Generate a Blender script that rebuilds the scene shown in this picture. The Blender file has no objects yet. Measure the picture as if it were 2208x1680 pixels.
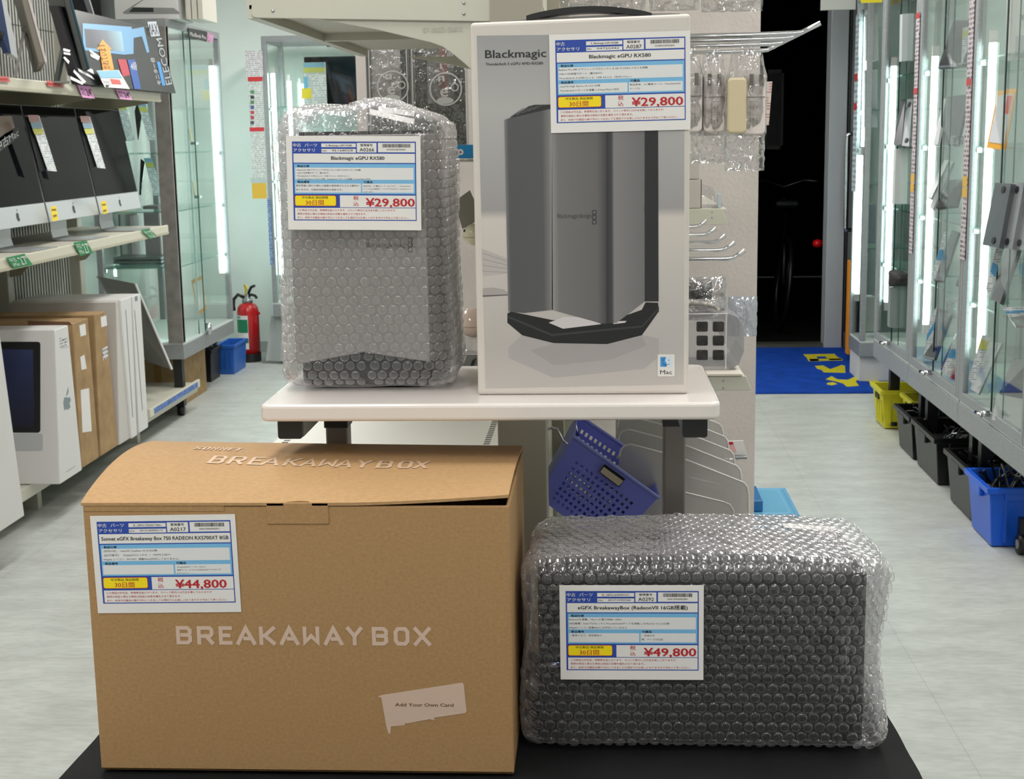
import bpy, math, random
from mathutils import Vector, Matrix, noise
random.seed(7)
R = math.radians
scn = bpy.context.scene
COL = scn.collection

# ---------------------------------------------------------------- camera
FPX, CX, CY, HCAM = 3060.0, 1104.0, 840.0, 1.38
_y = Vector((1290 - CX, 294 - CY, FPX)).normalized()          # room depth axis seen by the camera
_dx = 286.0
_d = Vector((_dx, -(_y.x * _dx + _y.z * FPX) / _y.y, FPX)).normalized()   # straight down
_x = _d.cross(_y)
RW = Matrix((_x, _y, -_d))                                     # camera (x right, y down, z ahead) -> room
cam = bpy.data.cameras.new('camera')
cam.sensor_width = 36.0
cam.lens = FPX / 2208.0 * 36.0
cam.clip_start = 0.05
cam.clip_end = 60
cam.dof.use_dof = True
cam.dof.focus_distance = 1.5
cam.dof.aperture_fstop = 36.0
camo = bpy.data.objects.new('camera', cam)
COL.objects.link(camo)
ax, ay, az = RW.col[0], -RW.col[1], -RW.col[2]
camo.matrix_world = Matrix(((ax.x, ay.x, az.x, 0), (ax.y, ay.y, az.y, 0), (ax.z, ay.z, az.z, HCAM), (0, 0, 0, 1)))
scn.camera = camo

# ---------------------------------------------------------------- colour management, world, ceiling lights
scn.view_settings.view_transform = 'Standard'
scn.view_settings.look = 'None'
scn.view_settings.exposure = 0.22
scn.view_settings.gamma = 1.0
scn.view_settings.use_curve_mapping = False
scn.cycles.use_denoising = True
scn.cycles.transparent_max_bounces = 16
scn.cycles.max_bounces = 5
scn.cycles.diffuse_bounces = 3
scn.cycles.glossy_bounces = 2
scn.cycles.transmission_bounces = 2
scn.cycles.caustics_reflective = False
scn.cycles.caustics_refractive = False
scn.cycles.adaptive_threshold = 0.1
scn.cycles.adaptive_min_samples = 16
scn.cycles.sample_clamp_indirect = 6.0
w = bpy.data.worlds.new('world')
scn.world = w
w.use_nodes = True
w.node_tree.nodes['Background'].inputs[0].default_value = (0.8, 0.85, 0.9, 1)
w.node_tree.nodes['Background'].inputs[1].default_value = 0.02
CEIL = 2.75


def ceiling_lamp(x, y, power, sx=0.3, sy=1.2, c=(1.0, 0.982, 0.95)):
    l = bpy.data.lights.new('ceiling_lamp', 'AREA')
    l.shape = 'RECTANGLE'
    l.size, l.size_y = sx, sy
    l.energy = power
    l.color = c
    o = bpy.data.objects.new('ceiling_lamp', l)
    o.location = (x, y, CEIL - 0.02)
    COL.objects.link(o)


for (lx, ly, lp) in ((-1.3, 0.2, 16), (0.35, -0.3, 18), (-0.6, 1.75, 16), (0.85, 1.9, 18), (-1.35, 3.6, 18), (0.75, 3.9, 19),
                     (-1.2, 5.8, 23), (0.75, 6.1, 18), (-0.9, 8.0, 34), (-0.3, -1.8, 16)):
    ceiling_lamp(lx, ly, lp)


# ---------------------------------------------------------------- pixel ray helpers (frame 2208x1680) -> points in the room
def _ray(px, py):
    return RW @ Vector((px - CX, py - CY, FPX))


def AY(px, py, y):
    v = _ray(px, py); return v * (y / v.y) + Vector((0, 0, HCAM))


def AX(px, py, x):
    v = _ray(px, py); return v * (x / v.x) + Vector((0, 0, HCAM))


def AZ(px, py, z):
    v = _ray(px, py); return v * ((z - HCAM) / v.z) + Vector((0, 0, HCAM))


# ---------------------------------------------------------------- materials
def lin(c):
    o = []
    for k in c[:3]:
        k = k / 255.0
        o.append(k / 12.92 if k <= 0.04045 else ((k + 0.055) / 1.055) ** 2.4)
    return (*o, 1.0)


MATS = {}


def mat(name, col=(200, 200, 200), rough=0.5, metal=0.0, spec=0.5, var=0.0, vs=6.0, stretch=(1, 1, 1), bump=0.0, bs=60.0, emit=None, es=1.0, coat=0.0, trans=0.0):
    if name in MATS:
        return MATS[name]
    m = bpy.data.materials.new(name)
    m.use_nodes = True
    nt = m.node_tree
    b = nt.nodes['Principled BSDF']
    b.inputs['Base Color'].default_value = lin(col)
    b.inputs['Roughness'].default_value = rough
    b.inputs['Metallic'].default_value = metal
    b.inputs['Specular IOR Level'].default_value = spec
    if coat:
        b.inputs['Coat Weight'].default_value = coat
        b.inputs['Coat Roughness'].default_value = 0.08
    tc = mp = None
    if var or bump:
        tc = nt.nodes.new('ShaderNodeTexCoord')
        mp = nt.nodes.new('ShaderNodeMapping')
        mp.inputs['Scale'].default_value = stretch
        nt.links.new(tc.outputs['Object'], mp.inputs['Vector'])
    if var:
        n = nt.nodes.new('ShaderNodeTexNoise')
        n.inputs['Scale'].default_value = vs
        n.inputs['Detail'].default_value = 6
        nt.links.new(mp.outputs['Vector'], n.inputs['Vector'])
        cr = nt.nodes.new('ShaderNodeValToRGB')
        c0 = lin([max(0, k * (1 - var)) for k in col]); c1 = lin([min(255, k * (1 + var)) for k in col])
        cr.color_ramp.elements[0].position = 0.3
        cr.color_ramp.elements[1].position = 0.7
        cr.color_ramp.elements[0].color = c0
        cr.color_ramp.elements[1].color = c1
        nt.links.new(n.outputs['Fac'], cr.inputs['Fac'])
        nt.links.new(cr.outputs['Color'], b.inputs['Base Color'])
    if bump:
        n2 = nt.nodes.new('ShaderNodeTexNoise')
        n2.inputs['Scale'].default_value = bs
        n2.inputs['Detail'].default_value = 3
        nt.links.new(mp.outputs['Vector'], n2.inputs['Vector'])
        bp = nt.nodes.new('ShaderNodeBump')
        bp.inputs['Strength'].default_value = bump
        bp.inputs['Distance'].default_value = 0.002
        nt.links.new(n2.outputs['Fac'], bp.inputs['Height'])
        nt.links.new(bp.outputs['Normal'], b.inputs['Normal'])
    if emit:
        b.inputs['Emission Color'].default_value = lin(emit)
        b.inputs['Emission Strength'].default_value = es
    MATS[name] = m
    return m


def film(name, tint=(250, 252, 250), gloss=0.05, base=0.06, edge=0.5, milk=0.3, milkcol=(225, 228, 230), bump=0.0, bs=80.0, ior=1.45, pw=None):
    """clear film or pane: transparent, mirror-like towards grazing angles, with a little milkiness"""
    if name in MATS:
        return MATS[name]
    m = bpy.data.materials.new(name)
    m.use_nodes = True
    nt = m.node_tree
    nt.nodes.clear()
    out = nt.nodes.new('ShaderNodeOutputMaterial')
    tr = nt.nodes.new('ShaderNodeBsdfTransparent')
    tr.inputs[0].default_value = lin(tint)
    gl = nt.nodes.new('ShaderNodeBsdfGlossy')
    gl.inputs['Color'].default_value = (1, 1, 1, 1)
    gl.inputs['Roughness'].default_value = gloss
    fr = nt.nodes.new('ShaderNodeFresnel')
    fr.inputs['IOR'].default_value = ior
    surf = gl
    if milk > 0:
        df = nt.nodes.new('ShaderNodeBsdfDiffuse')
        df.inputs[0].default_value = lin(milkcol)
        tl = nt.nodes.new('ShaderNodeBsdfTranslucent')
        tl.inputs[0].default_value = lin(milkcol)
        a = nt.nodes.new('ShaderNodeMixShader')
        a.inputs[0].default_value = 0.5
        nt.links.new(df.outputs[0], a.inputs[1]); nt.links.new(tl.outputs[0], a.inputs[2])
        mk = nt.nodes.new('ShaderNodeMixShader')
        mk.inputs[0].default_value = milk
        nt.links.new(gl.outputs[0], mk.inputs[1]); nt.links.new(a.outputs[0], mk.inputs[2])
        surf = mk
    mr = nt.nodes.new('ShaderNodeMapRange')
    mr.inputs['From Min'].default_value = 0.03
    mr.inputs['From Max'].default_value = 0.6
    mr.inputs['To Min'].default_value = base
    mr.inputs['To Max'].default_value = edge
    if pw:
        fr.location = (0, 0)
        lw = nt.nodes.new('ShaderNodeLayerWeight')
        lw.inputs['Blend'].default_value = 0.5
        po = nt.nodes.new('ShaderNodeMath'); po.operation = 'POWER'; po.inputs[1].default_value = pw
        nt.links.new(lw.outputs['Facing'], po.inputs[0])
        mr.inputs['From Min'].default_value = 0.0
        mr.inputs['From Max'].default_value = 1.0
        nt.links.new(po.outputs[0], mr.inputs['Value'])
        nt.nodes.remove(fr)
        fr = lw
    else:
        nt.links.new(fr.outputs[0], mr.inputs['Value'])
    mx = nt.nodes.new('ShaderNodeMixShader')
    nt.links.new(mr.outputs[0], mx.inputs[0])
    nt.links.new(tr.outputs[0], mx.inputs[1]); nt.links.new(surf.outputs[0], mx.inputs[2])
    if bump:
        tc = nt.nodes.new('ShaderNodeTexCoord')
        n2 = nt.nodes.new('ShaderNodeTexNoise')
        n2.inputs['Scale'].default_value = bs
        n2.inputs['Detail'].default_value = 2
        nt.links.new(tc.outputs['Object'], n2.inputs['Vector'])
        bp = nt.nodes.new('ShaderNodeBump')
        bp.inputs['Strength'].default_value = bump
        bp.inputs['Distance'].default_value = 0.01
        nt.links.new(n2.outputs['Fac'], bp.inputs['Height'])
        for s in (gl, fr):
            nt.links.new(bp.outputs['Normal'], s.inputs['Normal'])
    nt.links.new(mx.outputs[0], out.inputs[0])
    MATS[name] = m
    return m


def emis(name, col, s):
    if name in MATS:
        return MATS[name]
    m = bpy.data.materials.new(name)
    m.use_nodes = True
    nt = m.node_tree
    nt.nodes.clear()
    out = nt.nodes.new('ShaderNodeOutputMaterial')
    e = nt.nodes.new('ShaderNodeEmission')
    e.inputs[0].default_value = lin(col)
    e.inputs[1].default_value = s
    nt.links.new(e.outputs[0], out.inputs[0])
    MATS[name] = m
    return m


def gradmat(name, stops, axis='Z', z0=0.0, z1=1.0, rough=0.45):
    """printed gradient (a printed picture): colour ramp along an object axis"""
    if name in MATS:
        return MATS[name]
    m = bpy.data.materials.new(name)
    m.use_nodes = True
    nt = m.node_tree
    b = nt.nodes['Principled BSDF']
    b.inputs['Roughness'].default_value = rough
    tc = nt.nodes.new('ShaderNodeTexCoord')
    sp = nt.nodes.new('ShaderNodeSeparateXYZ')
    mr = nt.nodes.new('ShaderNodeMapRange')
    mr.inputs['From Min'].default_value = z0
    mr.inputs['From Max'].default_value = z1
    cr = nt.nodes.new('ShaderNodeValToRGB')
    els = cr.color_ramp.elements
    els[0].position = stops[0][0]; els[0].color = lin(stops[0][1])
    els[1].position = stops[-1][0]; els[1].color = lin(stops[-1][1])
    for p, c in stops[1:-1]:
        e = els.new(p); e.color = lin(c)
    nt.links.new(tc.outputs['Object'], sp.inputs[0])
    nt.links.new(sp.outputs[axis], mr.inputs['Value'])
    nt.links.new(mr.outputs[0], cr.inputs['Fac'])
    nt.links.new(cr.outputs['Color'], b.inputs['Base Color'])
    MATS[name] = m
    return m


def smallprint(name, ink=(90, 90, 95), paper=(225, 222, 220), sx=260.0, sz=160.0, ax='YZ', extra=None):
    """dense small print too small to read: rows of broken dark dashes on paper"""
    if name in MATS:
        return MATS[name]
    m = bpy.data.materials.new(name)
    m.use_nodes = True
    nt = m.node_tree
    b = nt.nodes['Principled BSDF']
    b.inputs['Roughness'].default_value = 0.6
    tc = nt.nodes.new('ShaderNodeTexCoord')
    sp = nt.nodes.new('ShaderNodeSeparateXYZ')
    nt.links.new(tc.outputs['Object'], sp.inputs[0])
    rows = nt.nodes.new('ShaderNodeMath'); rows.operation = 'MULTIPLY'; rows.inputs[1].default_value = sz
    nt.links.new(sp.outputs['Z'], rows.inputs[0])
    fl = nt.nodes.new('ShaderNodeMath'); fl.operation = 'FLOOR'
    nt.links.new(rows.outputs[0], fl.inputs[0])
    frc = nt.nodes.new('ShaderNodeMath'); frc.operation = 'FRACT'
    nt.links.new(rows.outputs[0], frc.inputs[0])
    gt = nt.nodes.new('ShaderNodeMath'); gt.operation = 'GREATER_THAN'; gt.inputs[1].default_value = 0.45
    nt.links.new(frc.outputs[0], gt.inputs[0])
    cb = nt.nodes.new('ShaderNodeCombineXYZ')
    ux = nt.nodes.new('ShaderNodeMath'); ux.operation = 'MULTIPLY'; ux.inputs[1].default_value = sx
    nt.links.new(sp.outputs[ax[0]], ux.inputs[0])
    nt.links.new(ux.outputs[0], cb.inputs[0]); nt.links.new(fl.outputs[0], cb.inputs[1])
    n = nt.nodes.new('ShaderNodeTexWhiteNoise')
    n.noise_dimensions = '2D'
    fx = nt.nodes.new('ShaderNodeVectorMath'); fx.operation = 'FLOOR'
    nt.links.new(cb.outputs[0], fx.inputs[0]); nt.links.new(fx.outputs[0], n.inputs['Vector'])
    g2 = nt.nodes.new('ShaderNodeMath'); g2.operation = 'GREATER_THAN'; g2.inputs[1].default_value = 0.38
    nt.links.new(n.outputs['Value'], g2.inputs[0])
    ml = nt.nodes.new('ShaderNodeMath'); ml.operation = 'MULTIPLY'
    nt.links.new(gt.outputs[0], ml.inputs[0]); nt.links.new(g2.outputs[0], ml.inputs[1])
    mx = nt.nodes.new('ShaderNodeMix'); mx.data_type = 'RGBA'
    nt.links.new(ml.outputs[0], mx.inputs[0])
    mx.inputs[6].default_value = lin(paper); mx.inputs[7].default_value = lin(ink)
    nt.links.new(mx.outputs[2], b.inputs['Base Color'])
    MATS[name] = m
    return m


# ---------------------------------------------------------------- mesh building
def basis(o):
    m = o.matrix_basis.copy()
    while o.parent:
        o = o.parent
        m = o.matrix_basis @ m
    return m


class G:
    def __init__(s):
        s.v = []; s.f = []

    def add(s, vs, fs, M=None):
        k = len(s.v)
        if M is not None:
            vs = [M @ Vector(p) for p in vs]
        s.v += [tuple(p) for p in vs]
        s.f += [tuple(i + k for i in f) for f in fs]
        return s

    def box(s, x0, x1, y0, y1, z0, z1, M=None):
        vs = [(x, y, z) for z in (z0, z1) for y in (y0, y1) for x in (x0, x1)]
        return s.add(vs, [(0, 2, 3, 1), (4, 5, 7, 6), (0, 1, 5, 4), (2, 6, 7, 3), (0, 4, 6, 2), (1, 3, 7, 5)], M)

    def hexa(s, b, t):
        """b, t: four bottom and four top corners, same order"""
        return s.add(list(b) + list(t), [(3, 2, 1, 0), (4, 5, 6, 7), (0, 1, 5, 4), (1, 2, 6, 5), (2, 3, 7, 6), (3, 0, 4, 7)])

    def cyl(s, p, q, r, n=12, r2=None, cap=True):
        p, q = Vector(p), Vector(q)
        r2 = r if r2 is None else r2
        z = (q - p).normalized()
        x = z.orthogonal().normalized(); y = z.cross(x)
        vs = []
        for c, rr in ((p, r), (q, r2)):
            for i in range(n):
                a = 2 * math.pi * i / n
                vs.append(c + x * (rr * math.cos(a)) + y * (rr * math.sin(a)))
        fs = [(i, (i + 1) % n, n + (i + 1) % n, n + i) for i in range(n)]
        if cap:
            fs += [tuple(range(n - 1, -1, -1)), tuple(range(n, 2 * n))]
        return s.add(vs, fs)

    def tube(s, pts, r, n=8, closed=False):
        pts = [Vector(p) for p in pts]
        m = len(pts)
        vs = []; up = None
        for i, p in enumerate(pts):
            if closed:
                t = (pts[(i + 1) % m] - pts[i - 1]).normalized()
            else:
                t = (pts[min(i + 1, m - 1)] - pts[max(i - 1, 0)]).normalized()
            if up is None:
                up = t.orthogonal().normalized()
            up = (up - t * up.dot(t)).normalized()
            sd = t.cross(up)
            for k in range(n):
                a = 2 * math.pi * k / n
                vs.append(p + up * (r * math.cos(a)) + sd * (r * math.sin(a)))
        fs = []
        for i in range(m if closed else m - 1):
            for k in range(n):
                a = i * n + k; b = i * n + (k + 1) % n
                c = ((i + 1) % m) * n + (k + 1) % n; d = ((i + 1) % m) * n + k
                fs.append((a, b, c, d))
        if not closed:
            fs += [tuple(range(n - 1, -1, -1)), tuple(range((m - 1) * n, m * n))]
        return s.add(vs, fs)

    def prism(s, poly, axis, a, b, M=None):
        """2D polygon extruded along 'X' (poly=(y,z)), 'Y' (x,z) or 'Z' (x,y)"""
        def P(p, t):
            return {'X': (t, p[0], p[1]), 'Y': (p[0], t, p[1]), 'Z': (p[0], p[1], t)}[axis]
        n = len(poly)
        vs = [P(p, a) for p in poly] + [P(p, b) for p in poly]
        fs = [tuple(range(n - 1, -1, -1)), tuple(range(n, 2 * n))] + [(i, (i + 1) % n, n + (i + 1) % n, n + i) for i in range(n)]
        return s.add(vs, fs, M)

    def lathe(s, prof, c=(0, 0, 0), n=20, M=None):
        c = Vector(c)
        vs = []
        for (r, z) in prof:
            for i in range(n):
                a = 2 * math.pi * i / n
                vs.append(c + Vector((r * math.cos(a), r * math.sin(a), z)))
        fs = []
        for j in range(len(prof) - 1):
            for i in range(n):
                fs.append((j * n + i, j * n + (i + 1) % n, (j + 1) * n + (i + 1) % n, (j + 1) * n + i))
        fs += [tuple(range(n - 1, -1, -1)), tuple(range((len(prof) - 1) * n, len(prof) * n))]
        return s.add(vs, fs, M)

    def poly(s, pts, M=None):
        return s.add(pts, [tuple(range(len(pts)))], M)

    def obj(s, name, m, par=None, world=True, bev=0.0, smooth=False, kind=None, seg=2):
        me = bpy.data.meshes.new(name)
        vs = s.v
        if par is not None and world:
            I = basis(par).inverted()
            vs = [I @ Vector(p) for p in vs]
        me.from_pydata(vs, [], s.f)
        me.materials.append(m)
        if smooth:
            me.polygons.foreach_set('use_smooth', [True] * len(me.polygons))
        me.update()
        o = bpy.data.objects.new(name, me)
        COL.objects.link(o)
        o.parent = par
        if bev:
            b = o.modifiers.new('bevel', 'BEVEL')
            b.width = bev; b.segments = seg; b.limit_method = 'ANGLE'; b.angle_limit = R(40)
        if kind:
            o['kind'] = kind
        return o


def tag(o, label, cat, group=None):
    o['label'] = label; o['category'] = cat
    if group:
        o['group'] = group
    return o


def T(name, label, cat, loc=(0, 0, 0), rot=(0, 0, 0), group=None):
    o = bpy.data.objects.new(name, None)
    o.empty_display_size = 0.05
    o.location = loc; o.rotation_euler = rot
    COL.objects.link(o)
    return tag(o, label, cat, group)


def S(o):
    o['kind'] = 'structure'
    return o


def copy_tree(o, par=None):
    c = o.copy(); COL.objects.link(c); c.parent = par
    for ch in list(o.children):
        copy_tree(ch, c)
    return c


# ---------------------------------------------------------------- lettering
_TX = {}


def glyphs(s, bold=0.0):
    bold = 0.0
    k = (s, bold)
    if k not in _TX:
        c = bpy.data.curves.new('t', 'FONT')
        c.body = s; c.resolution_u = 2; c.offset = bold
        o = bpy.data.objects.new('t', c)
        me = o.to_mesh()
        vs = [(v.co.x, v.co.y) for v in me.vertices]
        fs = [tuple(p.vertices) for p in me.polygons]
        o.to_mesh_clear()
        bpy.data.objects.remove(o); bpy.data.curves.remove(c)
        _TX[k] = (vs, fs)
    return _TX[k]


def letter(g, s, x0, x1, zb, h, y=0.0, bold=0.0, cap=0.727, M=None, rot=0.0):
    """lettering in the local XZ plane: from x0 to x1 (width fitted), baseline zb, capital height h, at depth y"""
    vs, fs = glyphs(s)
    if not vs:
        return
    if bold:                                  # heavier strokes: the outline struck several times, slightly shifted
        n0 = len(vs); V0, F0 = vs, fs
        vs, fs = [], []
        for q, (dx, dz) in enumerate(((-1, 0), (1, 0), (0, -0.7), (0, 0.7)) if bold > 0.015 else ((-1, 0), (1, 0))):
            vs = vs + [(a + dx * bold, b + dz * bold) for a, b in V0]
            fs = fs + [tuple(i + q * n0 for i in f) for f in F0]
    mn = min(v[0] for v in vs); mx = max(v[0] for v in vs)
    kx = (x1 - x0) / max(1e-6, mx - mn); kz = h / cap
    pts = [(x0 + (v[0] - mn) * kx, zb + v[1] * kz) for v in vs]
    if rot:
        ca, sa = math.cos(rot), math.sin(rot)
        pts = [(x0 + (px - x0) * ca - (pz - zb) * sa, zb + (px - x0) * sa + (pz - zb) * ca) for px, pz in pts]
    n1 = len(glyphs(s)[0])
    g.add([(px, y - 0.00003 * (i // n1), pz) for i, (px, pz) in enumerate(pts)], fs, M)


def rrect(x0, x1, z0, z1, r, n=5):
    p = []
    for cx, cz, a0 in ((x1 - r, z1 - r, 0), (x0 + r, z1 - r, 90), (x0 + r, z0 + r, 180), (x1 - r, z0 + r, 270)):
        for i in range(n + 1):
            a = R(a0 + 90 * i / n)
            p.append((cx + r * math.cos(a), cz + r * math.sin(a)))
    return p


# shared materials
WHITE = mat('white_card', (226, 223, 220), 0.55)
PAPER = mat('paper_white', (232, 229, 226), 0.6)
BLACKP = mat('black_plastic', (20, 20, 22), 0.4)
STEEL = mat('brushed_steel', (168, 170, 172), 0.48, 0.75, var=0.06, vs=30, stretch=(1, 1, 12))
DSTEEL = mat('dull_steel', (138, 134, 130), 0.38, 0.3, var=0.08, vs=20)
CHROME = mat('chrome', (205, 205, 208), 0.15, 1.0)
BEIGE = mat('beige_enamel', (200, 198, 184), 0.42, var=0.02)
KRAFT = mat('kraft_board', (172, 136, 94), 0.75, spec=0.25, var=0.04, vs=300, stretch=(0.9, 1, 1.1), bump=0.1, bs=420)
ALU = mat('silver_aluminium', (196, 198, 200), 0.35, 0.6)
GREYALU = mat('space_grey_aluminium', (92, 92, 94), 0.42, 0.7)
SCREEN = mat('black_screen', (8, 8, 10), 0.08, spec=0.6)
GLASS = film('showcase_glass', tint=(253, 255, 254), gloss=0.02, base=0.025, edge=0.26, milk=0.0)
TUBE = emis('led_tube', (226, 255, 250), 13.0)
INK = mat('black_ink', (32, 32, 36), 0.6)
RED = mat('red_ink', (190, 34, 44), 0.6)
BLUE = mat('blue_ink', (38, 72, 165), 0.6)
LBLUE = mat('light_blue_ink', (120, 184, 226), 0.6)
YELLOW = mat('yellow_ink', (250, 222, 10), 0.6)
GREEN = mat('green_ink', (40, 140, 80), 0.6)
PINK = mat('pink_ink', (244, 172, 224), 0.6)

# ================================================================ THE ROOM
XL, XR, YB, YF = -2.62, 1.95, 9.27, -3.0
fm = mat('vinyl_floor', (196, 199, 194), 0.42, spec=0.4, var=0.05, vs=5.0, stretch=(1, 2.2, 1), bump=0.05, bs=40)


def floor_material():
    nt = fm.node_tree
    b = nt.nodes['Principled BSDF']
    base = b.inputs['Base Color'].links[0].from_socket
    tc = nt.nodes.new('ShaderNodeTexCoord')
    br = nt.nodes.new('ShaderNodeTexBrick')
    br.offset = 0.0
    br.inputs['Scale'].default_value = 1.0
    br.inputs['Brick Width'].default_value = 0.92
    br.inputs['Row Height'].default_value = 0.92
    br.inputs['Mortar Size'].default_value = 0.002
    br.inputs['Color1'].default_value = (1, 1, 1, 1); br.inputs['Color2'].default_value = (0.965, 0.97, 0.97, 1)
    br.inputs['Mortar'].default_value = (0.86, 0.86, 0.86, 1)
    mp = nt.nodes.new('ShaderNodeMapping')
    mp.inputs['Location'].default_value = (0.1, 0.07, 0)
    nt.links.new(tc.outputs['Object'], mp.inputs[0]); nt.links.new(mp.outputs[0], br.inputs['Vector'])
    mx = nt.nodes.new('ShaderNodeMix'); mx.data_type = 'RGBA'; mx.blend_type = 'MULTIPLY'
    mx.inputs[0].default_value = 1.0
    nt.links.new(base, mx.inputs[6]); nt.links.new(br.outputs['Color'], mx.inputs[7])
    n = nt.nodes.new('ShaderNodeTexNoise')                 # fine mottling of the vinyl
    n.inputs['Scale'].default_value = 45
    n.inputs['Detail'].default_value = 5
    mp2 = nt.nodes.new('ShaderNodeMapping'); mp2.inputs['Scale'].default_value = (0.5, 1.5, 1)
    nt.links.new(tc.outputs['Object'], mp2.inputs[0]); nt.links.new(mp2.outputs[0], n.inputs['Vector'])
    cr = nt.nodes.new('ShaderNodeValToRGB')
    cr.color_ramp.elements[0].position = 0.35; cr.color_ramp.elements[0].color = (0.88, 0.88, 0.88, 1)
    cr.color_ramp.elements[1].position = 0.6; cr.color_ramp.elements[1].color = (1, 1, 1, 1)
    nt.links.new(n.outputs['Fac'], cr.inputs[0])
    m3 = nt.nodes.new('ShaderNodeMix'); m3.data_type = 'RGBA'; m3.blend_type = 'MULTIPLY'
    m3.inputs[0].default_value = 1.0
    nt.links.new(mx.outputs[2], m3.inputs[6]); nt.links.new(cr.outputs['Color'], m3.inputs[7])
    nt.links.new(m3.outputs[2], b.inputs['Base Color'])


floor_material()
S(G().box(XL, XR, YF, YB + 0.1, -0.05, 0).obj('floor', fm))
wm = mat('painted_wall', (226, 230, 226), 0.7, var=0.015, vs=3)
S(G().box(XL - 0.1, XL, YF, YB + 0.1, 0, CEIL).obj('wall_left', wm))
S(G().box(XR, XR + 0.1, YF, YB + 0.1, 0, CEIL).obj('wall_right', wm))
S(G().box(XL, XR, YF - 0.1, YF, 0, CEIL).obj('wall_front', wm))
g = G()
g.box(XL, 0.55, YB, YB + 0.1, 0, CEIL); g.box(1.62, XR, YB, YB + 0.1, 0, CEIL); g.box(0.55, 1.62, YB, YB + 0.1, 2.5, CEIL)
S(g.obj('wall_back', wm))
S(G().box(XL, XR, YF, YB + 0.1, CEIL, CEIL + 0.05).obj('ceiling', mat('ceiling_white', (235, 235, 232), 0.8)))
S(G().box(XL + 0.001, -1.5, YB - 0.012, YB, 0, 0.07).obj('baseboard_back', mat('grey_skirting', (176, 180, 178), 0.5)))
# papered pillar in the middle of the shop
pw = mat('textured_wallpaper', (212, 203, 199), 0.75, var=0.02, vs=8, bump=0.55, bs=95)
S(G().box(-0.63, 0.415, 3.76, 4.4, 0, CEIL).obj('wall_pillar', pw))

# passage seen through the open doorway, its darkness put into the near-black colour
dk = mat('baked_dark_concrete', (13, 12, 11), 0.9, spec=0.1, var=0.3, vs=2)
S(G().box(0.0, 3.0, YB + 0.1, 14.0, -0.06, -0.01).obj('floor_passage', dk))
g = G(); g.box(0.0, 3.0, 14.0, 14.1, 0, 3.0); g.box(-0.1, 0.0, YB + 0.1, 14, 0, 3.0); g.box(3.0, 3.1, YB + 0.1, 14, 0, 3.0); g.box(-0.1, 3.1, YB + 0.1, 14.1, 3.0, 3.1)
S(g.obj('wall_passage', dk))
S(G().box(0.56, 1.62, YB - 0.01, YB + 0.1, 0, 0.025).obj('trim_threshold', mat('worn_threshold', (92, 90, 84), 0.4, 0.5)))
# metal jamb and the glass door leaf folded open against the right
S(G().box(1.455, 1.565, YB - 0.06, YB + 0.1, 0.0, 2.5).obj('trim_door_jamb', mat('grey_door_metal', (176, 177, 180), 0.4, 0.1), bev=0.004))
door = S(T('door_1', 'dark glass door leaf with steel edge beyond the blue mat', 'door', (1.57, 9.15, 0)))
del door['category']
G().box(1.575, 1.60, 8.72, 9.2, 0.0, 2.35).obj('pane', film('dark_glass', tint=(60, 66, 66), gloss=0.03, base=0.06, edge=0.5, milk=0), door)
g = G(); g.box(1.57, 1.605, 9.17, 9.21, 0, 2.4); g.box(1.57, 1.605, 8.69, 8.73, 0, 2.4); g.box(1.57, 1.605, 8.73, 9.17, 0, 0.12); g.box(1.57, 1.605, 8.73, 9.17, 2.3, 2.4)
g.obj('door_frame', BLACKP, door)
a, b = AY(1812, 290, 9.0), AY(1808, 496, 9.0)
hx = 1.535
g = G().tube([(1.572, 9.0, a.z), (hx, 9.0, a.z), (hx, 9.0, a.z - 0.02), (hx, 9.0, b.z + 0.02), (hx, 9.0, b.z), (1.572, 9.0, b.z)], 0.013, 10)
g.obj('door_handle', CHROME, door, smooth=True)
tag(G().box(1.50, 1.53, 8.62, 8.70, 0.05, 0.62).obj('orange_panel', mat('orange_panel', (226, 140, 30), 0.5), bev=0.004), 'narrow orange board standing beside the open glass door', 'board')

# blue entrance mat with yellow characters
t = T('entrance_mat', 'blue entrance mat with yellow lettering in front of the dark doorway', 'mat', (1.1, 8.4, 0))
G().box(0.35, 1.93, 7.575, 9.23, 0.0, 0.008).obj('pile', mat('blue_pile', (22, 66, 158), 0.9, spec=0.1, var=0.10, vs=9, bump=0.5, bs=300), t, bev=0.003)
ymat = mat('yellow_pile', (205, 192, 44), 0.9, spec=0.1, bump=0.5, bs=300)


def matpoly(name, polys):
    g = G()
    for p in polys:
        q = [AZ(x, y, 0.0085) for x, y in p]
        q = [(v.x, v.y, 0.0086) for v in q]
        lo = [(v[0], v[1], 0.004) for v in q]
        n = len(q)
        g.add(q + lo, [tuple(range(n))] + [(i, n + i, n + (i + 1) % n, (i + 1) % n) for i in range(n)])
    g.obj(name, ymat, t)


matpoly('yellow_letter', [[(1732, 764), (1800, 763), (1803, 768), (1736, 769)], [(1738, 769), (1760, 769), (1768, 779), (1744, 779)], [(1778, 768), (1803, 768), (1818, 776), (1790, 777)], [(1744, 774), (1815, 773), (1818, 777), (1748, 779)]])
matpoly('yellow_letter', [[(1757, 789), (1775, 788), (1790, 796), (1815, 787), (1822, 789), (1823, 804), (1776, 803), (1772, 798), (1762, 795)]])
matpoly('yellow_letter', [[(1780, 818), (1793, 811), (1806, 818), (1828, 819), (1846, 811), (1862, 812), (1845, 822), (1852, 832), (1826, 834), (1818, 827), (1800, 822)], [(1783, 826), (1796, 824), (1806, 828), (1794, 831), (1783, 829)]])
matpoly('yellow_letter', [[(1852, 821), (1878, 813), (1906, 816), (1892, 820), (1900, 828), (1876, 829), (1874, 822)]])

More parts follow.
